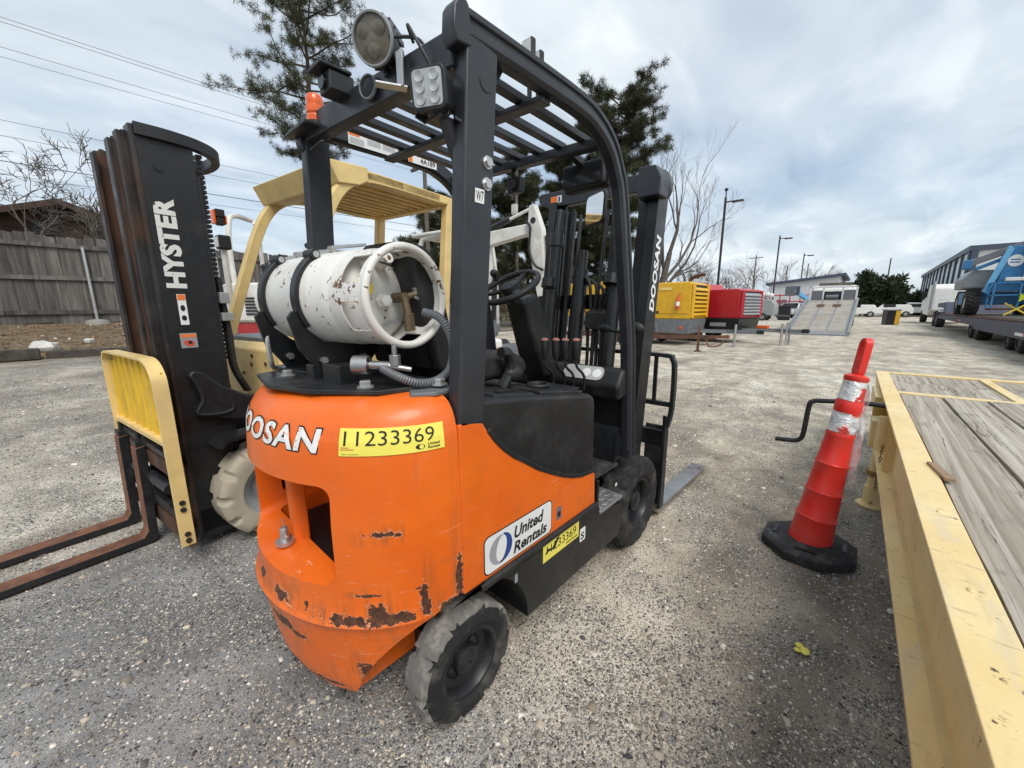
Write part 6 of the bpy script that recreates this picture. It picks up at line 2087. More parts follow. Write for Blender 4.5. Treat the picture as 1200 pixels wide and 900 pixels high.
# ================================================================ mini excavators
def excavator(label, loc, rz, paint, lower, knee, elbow, tip_top, tip_bot, canopy=True, seed=1):
    e = thing('mini_excavator', label, 'excavator', loc, rz, 'mini excavators')
    for sg in (-1, 1):
        tr_ = MB()
        path = [(.75, .42), (.93, .27), (.86, .10), (.70, .03), (-.70, .03), (-.88, .10), (-.95, .27), (-.78, .42)]
        tr_.prism(path, 'y', sg * .43, sg * .75)
        to = obj('track', tr_, M['rubber'], e, bevel=.04, seg=3)
        lug = MB()
        for k in range(16):
            lug.box(-.75 + k * .1, -.71 + k * .1, sg * .425, sg * .755, .0, .04)
        obj('track_lugs', lug, M['rubber'], to)
        for xx in (-.72, -.3, .1, .5, .74):
            obj('roller', MB().cyl((xx, sg * .755, .22), (xx, sg * .775, .22), .1, 14), lower, to)
    obj('undercarriage', MB().box(-.6, .6, -.43, .43, .2, .4).cyl((0, 0, .4), (0, 0, .56), .4, 24), lower, e)
    obj('dozer_blade', MB().prism([(1.1, .05), (1.18, .05), (1.2, .2), (1.14, .38), (1.10, .38), (1.13, .2)], 'y', -.76, .76).beam((.6, -.3, .25), (1.12, -.3, .2), .08, .1).beam((.6, .3, .25), (1.12, .3, .2), .08, .1), lower, e, bevel=.01)
    obj('deck', MB().prism([(-.55, -.72), (-.86, -.5), (-1.0, -.2), (-1.0, .2), (-.86, .5), (-.55, .72), (.6, .70), (.78, .3), (.78, -.3), (.6, -.70)], 'z', .56, .74), lower, e, bevel=.02)
    en = MB().prism([(-.3, -.70), (-.6, -.68), (-.88, -.5), (-1.03, -.2), (-1.03, .2), (-.88, .5), (-.6, .68), (-.3, .70)], 'z', .74, 1.32)
    hb = obj('engine_cover', en, paint, e, bevel=.06, seg=4)
    for k in range(6):
        obj('grille_slat', MB().box(-1.045, -1.025, -.16, .16, .86 + k * .045, .885 + k * .045), M['black_print'], hb)
    for sg in (-1, 1):
        for k in range(5):
            obj('grille_slat', MB().box(-.55, -.33, sg * .69, sg * .71, .86 + k * .06, .89 + k * .06), M['black_print'], hb)
    obj('seat', MB().box(-.25, .2, -.24, .24, .95, 1.12).prism([(-.25, 1.1), (-.12, 1.1), (-.22, 1.65), (-.34, 1.65)], 'y', -.22, .22), M['plastic'], e, bevel=.04)
    obj('console', MB().box(-.3, .25, .28, .6, .74, 1.15).box(-.3, .35, -.6, -.28, .74, 1.15), M['grey_paint'], e, bevel=.03)
    for sg in (-1, 1):
        obj('canopy_post', MB().tube(smooth_path([(-.35, sg * .6, 1.3), (-.38, sg * .6, 1.8), (-.34, sg * .58, 2.25), (-.22, sg * .55, 2.38), (.3, sg * .55, 2.42)], 5), .04, 8), paint, e)
        obj('canopy_post', MB().tube(smooth_path([(.62, sg * .58, .75), (.60, sg * .58, 1.6), (.52, sg * .56, 2.3), (.4, sg * .55, 2.41)], 5), .035, 8), paint, e)
    if canopy:
        obj('canopy', MB().box(-.55, .62, -.62, .62, 2.41, 2.47), paint, e, bevel=.025)
    sw_ = MB().box(.72, .92, -.13, .13, .5, 1.05)
    obj('swing_post', sw_, lower, e, bevel=.03)
    k_, el_, tt, tb = V3(knee), V3(elbow), V3(tip_top), V3(tip_bot)
    pv = V3((.82, 0, 1.0))
    bm1 = MB()
    for a, b, w0, w1 in ((pv, k_, .24, .27), (k_, el_, .27, .17)):
        d = (b - a) / np.linalg.norm(b - a)
        nn = np.array([-d[2], 0, d[0]])
        for _ in (0,):
            bm1.hexa([a - nn * w0 / 2 + (0, -.085, 0), b - nn * w1 / 2 + (0, -.085, 0), b - nn * w1 / 2 + (0, .085, 0), a - nn * w0 / 2 + (0, .085, 0),
                      a + nn * w0 / 2 + (0, -.085, 0), b + nn * w1 / 2 + (0, -.085, 0), b + nn * w1 / 2 + (0, .085, 0), a + nn * w0 / 2 + (0, .085, 0)])
    bo = obj('boom', bm1, paint, e, bevel=.02)
    pn = MB()
    for q in (pv, k_, el_):
        pn.cyl(q + (0, -.12, 0), q + (0, .12, 0), .045, 12)
    obj('pivot_pin', pn, M['steel'], bo)
    d = (tb - tt) / np.linalg.norm(tb - tt)
    nn = np.array([-d[2], 0, d[0]])
    s1 = tt + d * .42
    st = MB()
    pr_ = [(tt - nn * .05, tt + nn * .05), (s1 - nn * .15, s1 + nn * .15), (tt + d * .95 - nn * .14, tt + d * .95 + nn * .12), (tb - nn * .07, tb + nn * .07)]
    vs_ = []
    for a, b in pr_:
        vs_ += [a + (0, -.075, 0), a + (0, .075, 0), b + (0, .075, 0), b + (0, -.075, 0)]
    fs = [(0, 1, 2, 3), (12, 13, 14, 15)]
    for q in range(3):
        fs += [(q * 4 + k, q * 4 + (k + 1) % 4, q * 4 + 4 + (k + 1) % 4, q * 4 + 4 + k) for k in range(4)]
    so = obj('dipper_arm', st.add(vs_, fs), paint, e, bevel=.02)
    hole = tt + d * .26
    obj('arm_slot', MB().lathe([(.052, -.079), (.052, .079)], hole, 'y', 16), M['black_print'], so)
    obj('boom_hose', MB().tube(smooth_path([el_ + (-.05, -.11, .1), el_ + (.05, -.14, -.0), tt + d * .75 + (-.12, -.12, 0), tt + d * 1.0 + (-.05, -.12, 0), tt + d * 1.1 + (.1, -.12, 0)], 6), .022, 8), M['plastic'], so)
    ca, cb_ = k_ + (.0, 0, .16), tt + d * .03
    cm_ = ca + (cb_ - ca) * .55
    obj('ram', MB().cyl(ca, cm_, .05, 12), M['black'], bo)
    obj('ram_rod', MB().cyl(cm_, cb_, .026, 10), M['white'], bo)
    obj('ram', MB().cyl(pv + (.12, 0, -.15), (pv + k_) / 2 + (.22, 0, .1), .05, 12), M['black'], bo)
    obj('ram', MB().cyl(tt + d * .55 + nn * .2, tt + d * 1.15 + nn * .18, .045, 12), M['black'], so)
    obj('ram_rod', MB().cyl(tt + d * 1.15 + nn * .18, tb + nn * .15, .024, 10), M['steel'], so)
    bk_ = MB().prism([(0, 0), (.16, .06), (.2, -.1), (.1, -.36), (-.12, -.45), (-.3, -.38), (-.22, -.3), (-.08, -.34), (.03, -.26), (.08, -.1)], 'y', -.25, .25)
    bk_.prism([(0, 0), (.16, .06), (.2, -.1), (.1, -.36), (-.12, -.45), (-.3, -.38)], 'y', -.26, -.24)
    bk_.prism([(0, 0), (.16, .06), (.2, -.1), (.1, -.36), (-.12, -.45), (-.3, -.38)], 'y', .24, .26)
    obj('bucket', bk_.xf(Matrix.Translation(tuple(tb))), M['rail_rust'], e)
    return e


M['exc_white'] = mat('dirty_white_paint', (.68, .66, .61), .5, dirt=(.35, .3, .24), damt=.45, dscale=5, chip=(.16, .08, .05), cscale=20, camt=.68)
M['exc_red'] = mat('dark_red_paint', (.36, .02, .022), .45, dirt=(.2, .1, .08), damt=.4)
ea = excavator('white mini excavator with dark red lower body, behind the cream forklift', (1.75, 6.1, float(gz(1.75, 6.1))), R(50), M['exc_white'], M['exc_red'], (1.2, 0, 2.0), (2.2, 0, 1.9), (2.45, 0, 2.1), (2.3, 0, .6), canopy=False)
eb = excavator('white mini excavator with raised boom and hanging dipper arm, behind the steering wheel', (4.55, 5.0, float(gz(4.55, 5.0))), R(-82), M['exc_white'], M['grey_paint'], (.75, 0, 2.30), (1.80, 0, 2.40), (1.83, 0, 2.78), (2.16, 0, .62))
fb_ = thing('fuel_tank', 'red fuel tank with a pale lid seen beneath the steering wheel', 'tank', (3.6, 3.55, float(gz(3.6, 3.55))), R(-20))
obj('tank_body', MB().box(-.5, .5, -.3, .3, .06, .55), M['exc_red'], fb_, bevel=.06)
obj('lid', MB().box(-.48, .48, -.28, .28, .55, .72), M['white'], fb_, bevel=.05)
obj('skid', MB().box(-.52, .52, -.28, -.18, 0, .06).box(-.52, .52, .18, .28, 0, .06), M['black'], fb_)
sk = thing('pallet_cage', 'grey steel cage with hoses behind the cream forklift', 'cage', (2.7, 5.0, float(gz(2.7, 5))), R(10))
obj('base', MB().box(-.5, .5, -.4, .4, 0, .12), M['mid_grey'], sk)
for a, b in ((-.48, -.38), (.48, -.38), (.48, .38), (-.48, .38)):
    obj('post', MB().box(a - .025, a + .025, b - .025, b + .025, .12, 1.5), M['mid_grey'], sk)
obj('side_sheet', MB().box(-.45, .45, -.4, -.385, .9, 1.45), M['mid_grey'], sk)
obj('top_rim', MB().box(-.52, .52, -.42, .42, 1.5, 1.55), M['mid_grey'], sk)


# ================================================================ compressors
def wheel_simple(parent, c, Rr, w, axis, rim_m, tyre_m=None):
    prof = [(Rr * .55, -w * .42), (Rr * .62, -w * .5), (Rr * .9, -w * .48), (Rr, -w * .3), (Rr, w * .3), (Rr * .9, w * .48), (Rr * .62, w * .5), (Rr * .55, w * .42)]
    wo = obj('wheel', MB().lathe(prof, c, axis, 26, caps=False), tyre_m or M['rubber'], parent)
    obj('rim', MB().lathe([(Rr * .56, -w * .42), (Rr * .5, -w * .2), (Rr * .2, -w * .12), (Rr * .18, -w * .3), (.01, -w * .32)], c, axis, 20, caps=False).lathe([(Rr * .56, w * .42), (Rr * .5, w * .2), (Rr * .2, w * .12), (Rr * .18, w * .3), (.01, w * .32)], c, axis, 20, caps=False), rim_m, wo)
    return wo


M['comp_yellow'] = mat('compressor_yellow', (.72, .40, .018), .4, dirt=(.4, .3, .12), damt=.2, dscale=2)
M['comp_red'] = mat('compressor_red', (.46, .012, .028), .35, dirt=(.25, .06, .06), damt=.25, dscale=2, coat=.2)
M['teal'] = mat('teal_print', (.03, .30, .36), .5)


def compressor(label, loc, rz, L, top, up_m, lo_m, louver_m, group, detail=True, drawbar=1.9):
    """towable compressor: x towards the drawbar end, width in y"""
    c = thing('air_compressor', label, 'air compressor', loc, rz, group)
    W = .82
    up = MB().prism([(-L / 2, .92), (-L / 2 + .03, top - .06), (-L / 2 + .15, top), (L / 2 - .1, top), (L / 2, top - .05), (L / 2 + .04, .95), (L / 2, .92)], 'y', -W, W)
    uo = obj('canopy_body', up, up_m, c, bevel=.04, seg=3)
    obj('lower_body', MB().prism([(-L / 2 + .02, .42), (-L / 2 - .01, .915), (L / 2 + .05, .915), (L / 2 - .03, .42)], 'y', -W - .01, W + .01), lo_m, c, bevel=.02)
    x1 = L / 2
    obj('louver_recess', MB().box(x1 + .022, x1 + .037, -W + .2, W - .2, 1.02, top - .1), M['black_print'], uo)
    nl_ = 7
    for k in range(nl_):
        zz = 1.04 + k * (top - 1.2) / nl_
        obj('louver', MB().hexa([(x1 + .03, -W + .16, zz + .10), (x1 + .11, -W + .16, zz), (x1 + .11, W - .16, zz), (x1 + .03, W - .16, zz + .10),
                                 (x1 + .03, -W + .16, zz + .12), (x1 + .11, -W + .16, zz + .035), (x1 + .11, W - .16, zz + .035), (x1 + .03, W - .16, zz + .12)]), louver_m, uo)
    for ya in (-W, W - .16):
        obj('end_frame', MB().box(x1 + .02, x1 + .10, ya, ya + .16, .95, top - .06), up_m, uo, bevel=.02)
    for sx0 in (-L * .28, L * .06):
        obj('door_seam', MB().box(sx0, sx0 + .014, -W - .008, -W + .002, .98, top - .12), M['black_print'], uo)
    for sx0 in (-L * .33, L * .01, L * .12):
        obj('door_latch', MB().box(sx0, sx0 + .1, -W - .03, -W, 1.12, 1.2), M['black_print'], uo, bevel=.01)
    for yy in (-W + .05, W - .05):
        wheel_simple(c, (.0, yy * 1.02, .34), .34, .24, 'y', M['mid_grey'])
    obj('fender', MB().prism([(-.5, .42), (-.42, .74), (.42, .74), (.5, .42), (.46, .42), (.38, .70), (-.38, .70), (-.46, .42)], 'y', -W - .12, W + .12), lo_m, c)
    db = obj('drawbar', MB().beam((x1 - .2, 0, .5), (x1 + drawbar, 0, .5), .12, .12).beam((x1 - .1, -.4, .5), (x1 + drawbar * .55, 0, .5), .08, .1).beam((x1 - .1, .4, .5), (x1 + drawbar * .55, 0, .5), .08, .1), M['grey_paint'], c)
    obj('coupler', MB().box(x1 + drawbar, x1 + drawbar + .2, -.07, .07, .44, .58), M['black'], db, bevel=.02)
    obj('jack', MB().cyl((x1 + drawbar * .68, -.12, .0), (x1 + drawbar * .68, -.12, .75), .04, 10).cyl((x1 + drawbar * .68, -.12, .0), (x1 + drawbar * .68, -.12, .03), .09, 12), M['zinc'], db)
    return c, uo


yc, yu = compressor('nearer yellow compressor with grey base and open end louvers', (14.3, 4.82, 0), R(-91), 3.1, 2.19, M['comp_yellow'], M['grey_paint'], M['comp_yellow'], 'compressors')
sW = -.835
sticker('brand_stripe', (-1.42, sW, .95), (1, 0, 0), (0, 0, 1), .14, .9, M['teal'], yu, lift=.012)
letters('stripe_lettering', 'Atlas Copco', (-1.32, sW, 1.05), (0, 0, 1), (-1, 0, 0), .7, .07, M['white_clean'], yu, .02, lift=-.022)
sticker('body_label', (.45, sW, 1.93), (1, 0, 0), (0, 0, 1), .45, .09, mat('pale_yellow', (.8, .62, .2), .5), yu, lift=.012)
ex_ = obj('fire_extinguisher', MB().lathe([(.05, 1.25), (.06, 1.27), (.06, 1.62), (.03, 1.68), (.03, 1.74)], (1.15, -.9, 0), 'z', 12).beam((1.15, -.9, 1.72), (1.24, -.9, 1.8), .03, .03), M['red_print'], yu)
obj('extinguisher_label', MB().lathe([(.062, 1.38), (.062, 1.52)], (1.15, -.9, 0), 'z', 12, caps=False), M['white_clean'], yu)
obj('body_crease', MB().box(-1.53, 1.54, -.838, -.822, 1.12, 1.14), M['comp_yellow'], yu)
obj('marker_lamp', MB().cyl((1.3, -.83, .62), (1.3, -.86, .62), .05, 12), M['amber'], yc)
obj('exhaust_pipe', MB().tube(smooth_path([(1.0, .4, 2.15), (1.1, .4, 2.35), (1.35, .35, 2.45), (1.6, .3, 2.47)]), .06, 10), M['rail_rust'], yc)
obj('roof_panel', MB().box(-1.5, -.3, -.6, .6, 2.18, 2.24), M['comp_yellow'], yu, bevel=.03)
y2, yu2 = compressor('farther yellow compressor seen between the mast rails', (17.4, 9.3, 0), R(-100), 3.4, 2.55, M['comp_yellow'], M['grey_paint'], M['comp_yellow'], 'compressors')
obj('roof_grille', MB().box(-1.2, 1.2, -.6, .6, 2.545, 2.575), M['black_print'], yu2)

rc, ru_ = compressor('dark red compressor with black base, its drawbar pointing right', (16.5, 3.65, 0), R(-102), 3.3, 1.98, M['comp_red'], M['black'], M['mid_grey'], 'compressors', drawbar=1.75)
obj('rear_hood', MB().prism([(-1.6, 1.9), (-1.55, 2.2), (-1.4, 2.26), (.15, 2.22), (.4, 1.9)], 'y', -.84, .84), M['comp_red'], ru_, bevel=.06, seg=3)
patch('round_emblem', ell(-.55, 1.55, .26, .26, 28), None, (0, -.822, 0), (1, 0, 0), (0, 0, 1), mat('dark_red_print', (.16, .004, .01), .5), ru_, .012)
patch('round_emblem', ell(-.55, 1.55, .20, .20, 28), None, (0, -.822, 0), (1, 0, 0), (0, 0, 1), M['comp_red'], ru_, .016)
letters('emblem_lettering', 'CP', (-.68, -.822, 1.48), (1, 0, 0), (0, 0, 1), .26, .14, mat('dark_red_print', (.16, .004, .01), .5), ru_, .03, lift=.02)
letters('side_lettering', '185', (1.15, -.822, 1.2), (0, 0, 1), (-1, 0, 0), .5, .12, M['white_clean'], ru_, .02, lift=-.02)
obj('panel_seam', MB().box(.38, .40, -.836, -.82, .93, 1.97), M['black_print'], ru_)
sticker('data_plate', (.65, -.83, .62), (1, 0, 0), (0, 0, 1), .6, .14, M['mid_grey'], rc, lift=.012)
sticker('data_plate', (-1.4, -.83, .72), (1, 0, 0), (0, 0, 1), .9, .14, M['mid_grey'], rc, lift=.012)
obj('roof_vent', MB().lathe([(.25, 0), (.3, .1), (.22, .2), (.05, .26)], (-.6, .2, 2.22), 'z', 14).lathe([(.2, 0), (.24, .08), (.1, .18)], (-.1, -.3, 2.2), 'z', 14), M['zinc'], rc)
for yy in (-.12, .12):
    obj('stand_leg', MB().beam((3.0, yy, 0), (2.98, yy, .8), .05, .05, (0, 1, 0)), M['zinc'], rc)
obj('safety_light', MB().box(2.0, 2.35, -.1, .1, .56, .66), M['amber'], rc)

# rusty trailer hitch in front
rh = thing('trailer_frame', 'low rusty trailer frame with a hitch, in front of the yellow compressor', 'trailer', (11.6, 4.6, 0), R(-85))
obj('frame', MB().beam((-2.0, -.6, .45), (1.2, -.6, .45), .08, .12).beam((-2.0, .6, .45), (1.2, .6, .45), .08, .12).beam((-2, 0, .45), (-1.9, 0, .45), 1.2, .1), M['rail_rust'], rh)
obj('tongue', MB().beam((1.1, -.6, .45), (2.6, 0, .45), .08, .1).beam((1.1, .6, .45), (2.6, 0, .45), .08, .1), M['rail_rust'], rh)
obj('coupler', MB().beam((2.5, 0, .46), (2.95, 0, .48), .1, .08).ball((2.95, 0, .48), .06, 6), M['rust'], rh)
obj('jack', MB().beam((2.15, .12, 0), (2.15, .12, .75), .06, .06, (1, 0, 0)).box(2.07, 2.23, .04, .2, 0, .03), M['rust'], rh)
obj('chain', MB().tube(smooth_path([(2.4, -.1, .42), (2.5, -.15, .2), (2.75, -.12, .22), (2.9, -.05, .42)]), .02, 6), M['rust'], rh)
for yy in (-.8, .8):
    wheel_simple(rh, (-.4, yy, .33), .33, .2, 'y', M['mid_grey'])

# ================================================================ far yard: light tower, bin, pickup, basket lift
lt = thing('light_tower', 'small grey towed light tower with white lamps, beyond the red compressor', 'light tower', (46, 6.6, 0), R(-95))
obj('body', MB().prism([(-1.0, .5), (-1.05, 1.5), (-.6, 2.0), (.7, 2.0), (1.05, 1.5), (1.0, .5)], 'y', -.7, .7), M['mid_grey'], lt, bevel=.08)
obj('mast', MB().box(-.1, .1, -.1, .1, 2.0, 2.6), M['zinc'], lt)
for a in (-.55, -.2, .2, .55):
    obj('lamp', MB().ball((a, -.2, 2.45 + .1 * (abs(a) < .3)), (.2, .16, .2), 7), M['white_clean'], lt)
for yy in (-.75, .75):
    wheel_simple(lt, (.1, yy, .36), .36, .22, 'y', M['mid_grey'])
obj('drawbar', MB().beam((.9, 0, .5), (2.2, 0, .45), .1, .1), M['grey_paint'], lt)
bb = thing('storage_bin', 'tall black bin standing alone left of the tow truck ramp', 'bin', (47.5, 5.1, 0), R(10))
obj('bin_body', MB().prism([(-.5, 0), (.5, 0), (.56, 1.35), (-.56, 1.35)], 'y', -.5, .5), M['black'], bb, bevel=.03)
obj('rim', MB().box(-.6, .6, -.55, .55, 1.35, 1.42), M['black_metal'], bb, bevel=.01)
for k in (-1, 0, 1):
    obj('rib', MB().beam((-.53, k * .3, .05), (-.58, k * .3, 1.34), .05, .04, (1, 0, 0)), M['black_metal'], bb)
yb = thing('waste_drum', 'black and yellow box bin standing alone in the open yard at right', 'bin', (39, -2.5, 0), R(18))
obj('bin_body', MB().prism([(-.38, 0), (.38, 0), (.42, 1.02), (-.42, 1.02)], 'y', -.36, .36), M['black'], yb, bevel=.03)
obj('lid', MB().box(-.46, .46, -.42, .42, 1.02, 1.12), M['mid_grey'], yb, bevel=.03)
obj('yellow_panel', MB().hexa([(-.385, -.36, .02), (-.37, -.36, .02), (-.37, -.1, .02), (-.385, -.1, .02), (-.435, -.36, 1.0), (-.41, -.36, 1.0), (-.41, -.1, 1.0), (-.435, -.1, 1.0)]), mat('bin_yellow', (.6, .33, .02), .5), yb)


def car(name, label, cat, loc, rz, paint, kind='pickup'):
    c = thing(name, label, cat, loc, rz, 'parked vehicles far across the yard')
    if kind == 'pickup':
        pf = [(-2.7, .5), (-2.7, 1.05), (-.9, 1.08), (-.7, 1.75), (.6, 1.78), (1.1, 1.15), (2.5, 1.05), (2.7, .8), (2.7, .45)]
    else:
        pf = [(-2.2, .4), (-2.25, .9), (-1.9, 1.5), (.5, 1.55), (1.2, 1.0), (2.1, .9), (2.25, .65), (2.2, .35)]
    obj('body', MB().prism(pf, 'y', -.92, .92), paint, c, bevel=.1, seg=3)
    obj('windscreen', MB().hexa([(.62, -.75, 1.70), (1.12, -.8, 1.18), (1.12, .8, 1.18), (.62, .75, 1.70), (.66, -.75, 1.73), (1.16, -.8, 1.2), (1.16, .8, 1.2), (.66, .75, 1.73)]) if kind == 'pickup' else MB().hexa([(.45, -.7, 1.5), (1.15, -.75, 1.0), (1.15, .75, 1.0), (.45, .7, 1.5), (.5, -.7, 1.53), (1.2, -.75, 1.03), (1.2, .75, 1.03), (.5, .7, 1.53)]), M['dark_glass'], c)
    obj('side_window', MB().box(-.6, .5, -.935, -.915, 1.2, 1.6).box(-.6, .5, .915, .935, 1.2, 1.6), M['dark_glass'], c)
    obj('grille', MB().box(2.62 if kind == 'pickup' else 2.2, 2.72 if kind == 'pickup' else 2.27, -.55, .55, .6, .9), M['black_print'], c)
    for yy in (-.7, .7):
        obj('headlight', MB().box(2.6 if kind == 'pickup' else 2.15, 2.73 if kind == 'pickup' else 2.28, yy - .16, yy + .16, .75, .92), M['lens'], c)
    for xx in (-1.6, 1.65):
        for yy in (-.85, .85):
            wheel_simple(c, (xx, yy, .36), .36, .24, 'y', M['mid_grey'])
    return c


car('parked_pickup', 'silver pickup facing the camera, left of the tow truck', 'pickup', (57, 5.6, 0), R(170), mat('silver_paint', (.42, .43, .45), .3, .3))
car('parked_car', 'white car parked far off below the dark oak', 'car', (66, .25, 0), R(95), M['white'], 'car')
car('parked_car', 'white car parked far off, next one right of the oak trunk', 'car', (68, -3.0, 0), R(92), M['white'], 'car')
car('parked_pickup', 'white pickup parked far off, left of the lorry', 'pickup', (72, -5.4, 0), R(95), M['white'])
M['blue'] = mat('machine_blue', (.02, .16, .36), .4, dirt=(.2, .25, .3), damt=.25, dscale=2)
M['blue_light'] = mat('machine_light_blue', (.13, .38, .62), .4, dirt=(.3, .35, .4), damt=.2, dscale=2)
sl = thing('boom_lift', 'small blue boom lift parked behind the silver pickup', 'lift', (59, 4.4, 0), R(150))
obj('base', MB().box(-1.2, 1.2, -.9, .9, .4, 1.0), M['blue'], sl, bevel=.08)
obj('turntable', MB().box(-1.4, .4, -.7, .7, 1.0, 1.9), M['blue'], sl, bevel=.1)
obj('boom', MB().beam((-.9, 0, 1.8), (2.4, 0, 3.2), .4, .45), M['blue_light'], sl, bevel=.04)
obj('basket', MB().box(2.3, 3.1, -.6, .6, 2.6, 2.7).box(2.3, 2.36, -.6, .6, 2.7, 3.7).box(3.04, 3.1, -.6, .6, 2.7, 3.7), M['grey_paint'], sl)
for xx in (-.9, .9):
    for yy in (-.95, .95):
        wheel_simple(sl, (xx, yy, .45), .45, .3, 'y', M['white'])

# ================================================================ tow truck with its bed tilted to the ground
tw = thing('tow_truck', 'white tow truck seen from behind with its steel flatbed tilted down to the ground', 'truck', (22.6, .5, 0), 0)
M['bed'] = mat('galvanised_bed', (.25, .262, .275), .5, .35, dirt=(.42, .38, .32), damt=.6, dscale=2.5)
M['bed_sand'] = mat('sandy_bed_plate', (.33, .305, .26), .8, var=.2, vs_=2, dirt=(.3, .2, .12), damt=.5, dscale=1.2)
bl, bz = 7.6, 1.72


def bedz(x_):
    return .06 + (bz - .06) * x_ / bl


def bed_slab(x0, x1, y0, y1, dz, th):
    return MB().hexa([(x0, y0, bedz(x0) + dz - th), (x1, y0, bedz(x1) + dz - th), (x1, y1, bedz(x1) + dz - th), (x0, y1, bedz(x0) + dz - th),
                      (x0, y0, bedz(x0) + dz), (x1, y0, bedz(x1) + dz), (x1, y1, bedz(x1) + dz), (x0, y1, bedz(x0) + dz)])


fbd = obj('flatbed', bed_slab(0, bl, -1.2, 1.2, 0, .12), M['bed'], tw)
for (y0, y1) in ((-1.02, -.42), (-.32, .32), (.42, 1.02)):
    for (x0, x1) in ((.45, 3.7), (3.8, 7.4)):
        obj('bed_plate', bed_slab(x0, x1, y0, y1, .012, .008), M['bed_sand'], fbd)
for yy in (-1.2, 1.2):
    obj('side_rail', bed_slab(.1, bl, yy - .05, yy + .05, .11, .14), M['bed'], fbd)
for yy in (-.37, .37):
    obj('tie_slot', bed_slab(5.6, 6.3, yy - .18, yy + .18, .03, .01), M['rail_rust'], fbd)
obj('subframe', MB().beam((3.5, -.4, .55), (11.5, -.4, .75), .16, .26).beam((3.5, .4, .55), (11.5, .4, .75), .16, .26), M['black'], tw)
cab = MB().prism([(8.6, .7), (8.6, 2.35), (8.9, 2.62), (10.2, 2.62), (10.8, 1.7), (12.2, 1.55), (12.3, .7)], 'y', -1.05, 1.05)
co_ = obj('cab', cab, M['white'], tw, bevel=.1, seg=3)
obj('rear_window', MB().box(8.58, 8.6, -.75, .75, 1.75, 2.25), M['dark_glass'], co_)
obj('headache_rack', MB().box(7.9, 8.0, -1.15, -1.05, 1.6, 2.55).box(7.9, 8.0, 1.05, 1.15, 1.6, 2.55).box(7.9, 8.0, -1.15, 1.15, 2.45, 2.55).box(7.92, 7.98, -.5, -.42, 1.6, 2.5).box(7.92, 7.98, .42, .5, 1.6, 2.5), M['white'], tw, bevel=.02)
obj('rack_screen', MB().box(7.93, 7.96, -1.05, -.5, 1.6, 2.3).box(7.93, 7.96, .5, 1.05, 1.6, 2.3), M['grey_paint'], tw)
obj('light_bar', MB().box(8.9, 9.2, -.8, .8, 2.64, 2.8), M['lens_dirty'], co_, bevel=.03)
obj('winch', MB().cyl((7.7, -.3, 1.9), (7.7, .3, 1.9), .12, 12), M['grey_paint'], tw)
for xx, rr in ((6.2, .48), (11.2, .48)):
    for yy in (-.95, .95):
        wheel_simple(tw, (xx, yy, rr), rr, .3, 'y', M['steel'])

# ================================================================ lowboy lorry carrying a blue boom lift
lo_ = thing('lowboy_lorry', 'dark low-loader lorry with a white cab, carrying the big blue lift at the right edge', 'lorry', (16, -5.7, 0), 0)
M['navy'] = mat('navy_steel', (.045, .05, .085), .55, dirt=(.2, .17, .16), damt=.4, dscale=2)
dk = obj('deck', MB().box(-4, 17.5, -1.3, 1.3, .82, .92), M['rail_rust'], lo_)
for yy in (-1.3, 1.3):
    obj('side_beam', MB().prism([(-4, .86), (17.5, .80), (17.5, .62), (6.8, .56), (6.4, .44), (-4, .44)], 'y', yy - .06, yy + .06), M['navy'], lo_, bevel=.01)
for k in range(14):
    obj('deck_plank', MB().box(-4, 17.4, -1.2 + k * .17, -1.04 + k * .17, .92, .935), M['timber'], dk)
for i, xx in enumerate((-1.0, .9, 2.2, 7.0, 8.3)):
    for yy in (-1.0, 1.0):
        wheel_simple(lo_, (xx, yy, .41), .41, .42, 'y', M['mid_grey'])
obj('gooseneck', MB().prism([(17.5, .6), (18.6, 1.2), (21.6, 1.25), (21.6, 1.5), (18.2, 1.55), (17.5, .92)], 'y', -1.1, 1.1), M['navy'], lo_, bevel=.03)
obj('reflector_strip', MB().box(-3.5, -2.0, 1.362, 1.366, .58, .66).box(-1.5, -.2, 1.362, 1.366, .52, .60).box(9.5, 10.5, 1.362, 1.366, .66, .72), M['red_print'], lo_)
obj('reflector_strip', MB().box(-2.0, -1.5, 1.362, 1.366, .58, .66).box(-.2, .6, 1.362, 1.366, .52, .60), M['white_clean'], lo_)
tc = obj('tractor_frame', MB().box(18.5, 32.5, -.5, .5, .7, 1.0), M['black'], lo_)
cabm = MB().prism([(26.0, .95), (26.0, 2.6), (26.4, 2.9), (28.4, 2.9), (29.2, 2.1), (32.2, 1.85), (32.4, .7), (27, .6)], 'y', -1.15, 1.15)
cbo = obj('cab', cabm, M['white'], lo_, bevel=.12, seg=3)
obj('exhaust_stack', MB().cyl((25.8, 1.1, 1.0), (25.8, 1.1, 3.1), .09, 12), M['steel'], cbo)
obj('mirror', MB().box(28.8, 28.95, 1.25, 1.45, 1.8, 2.4), M['black_print'], cbo)
obj('fender', MB().prism([(19.0, .95), (19.2, 1.12), (23.4, 1.12), (23.6, .95), (23.4, 1.05), (19.2, 1.05)], 'y', -1.25, 1.25), M['white'], lo_)
for xx in (20.2, 21.7, 30.7):
    for yy in (-1.0, 1.0):
        wheel_simple(lo_, (xx, yy, .5), .5, .4, 'y', M['white'])

bf = thing('boom_lift', 'big blue and grey articulated boom lift riding on the low-loader', 'lift', (26.0, -5.45, .935), R(-90))
bf.scale = (.5, 1.0, .95)
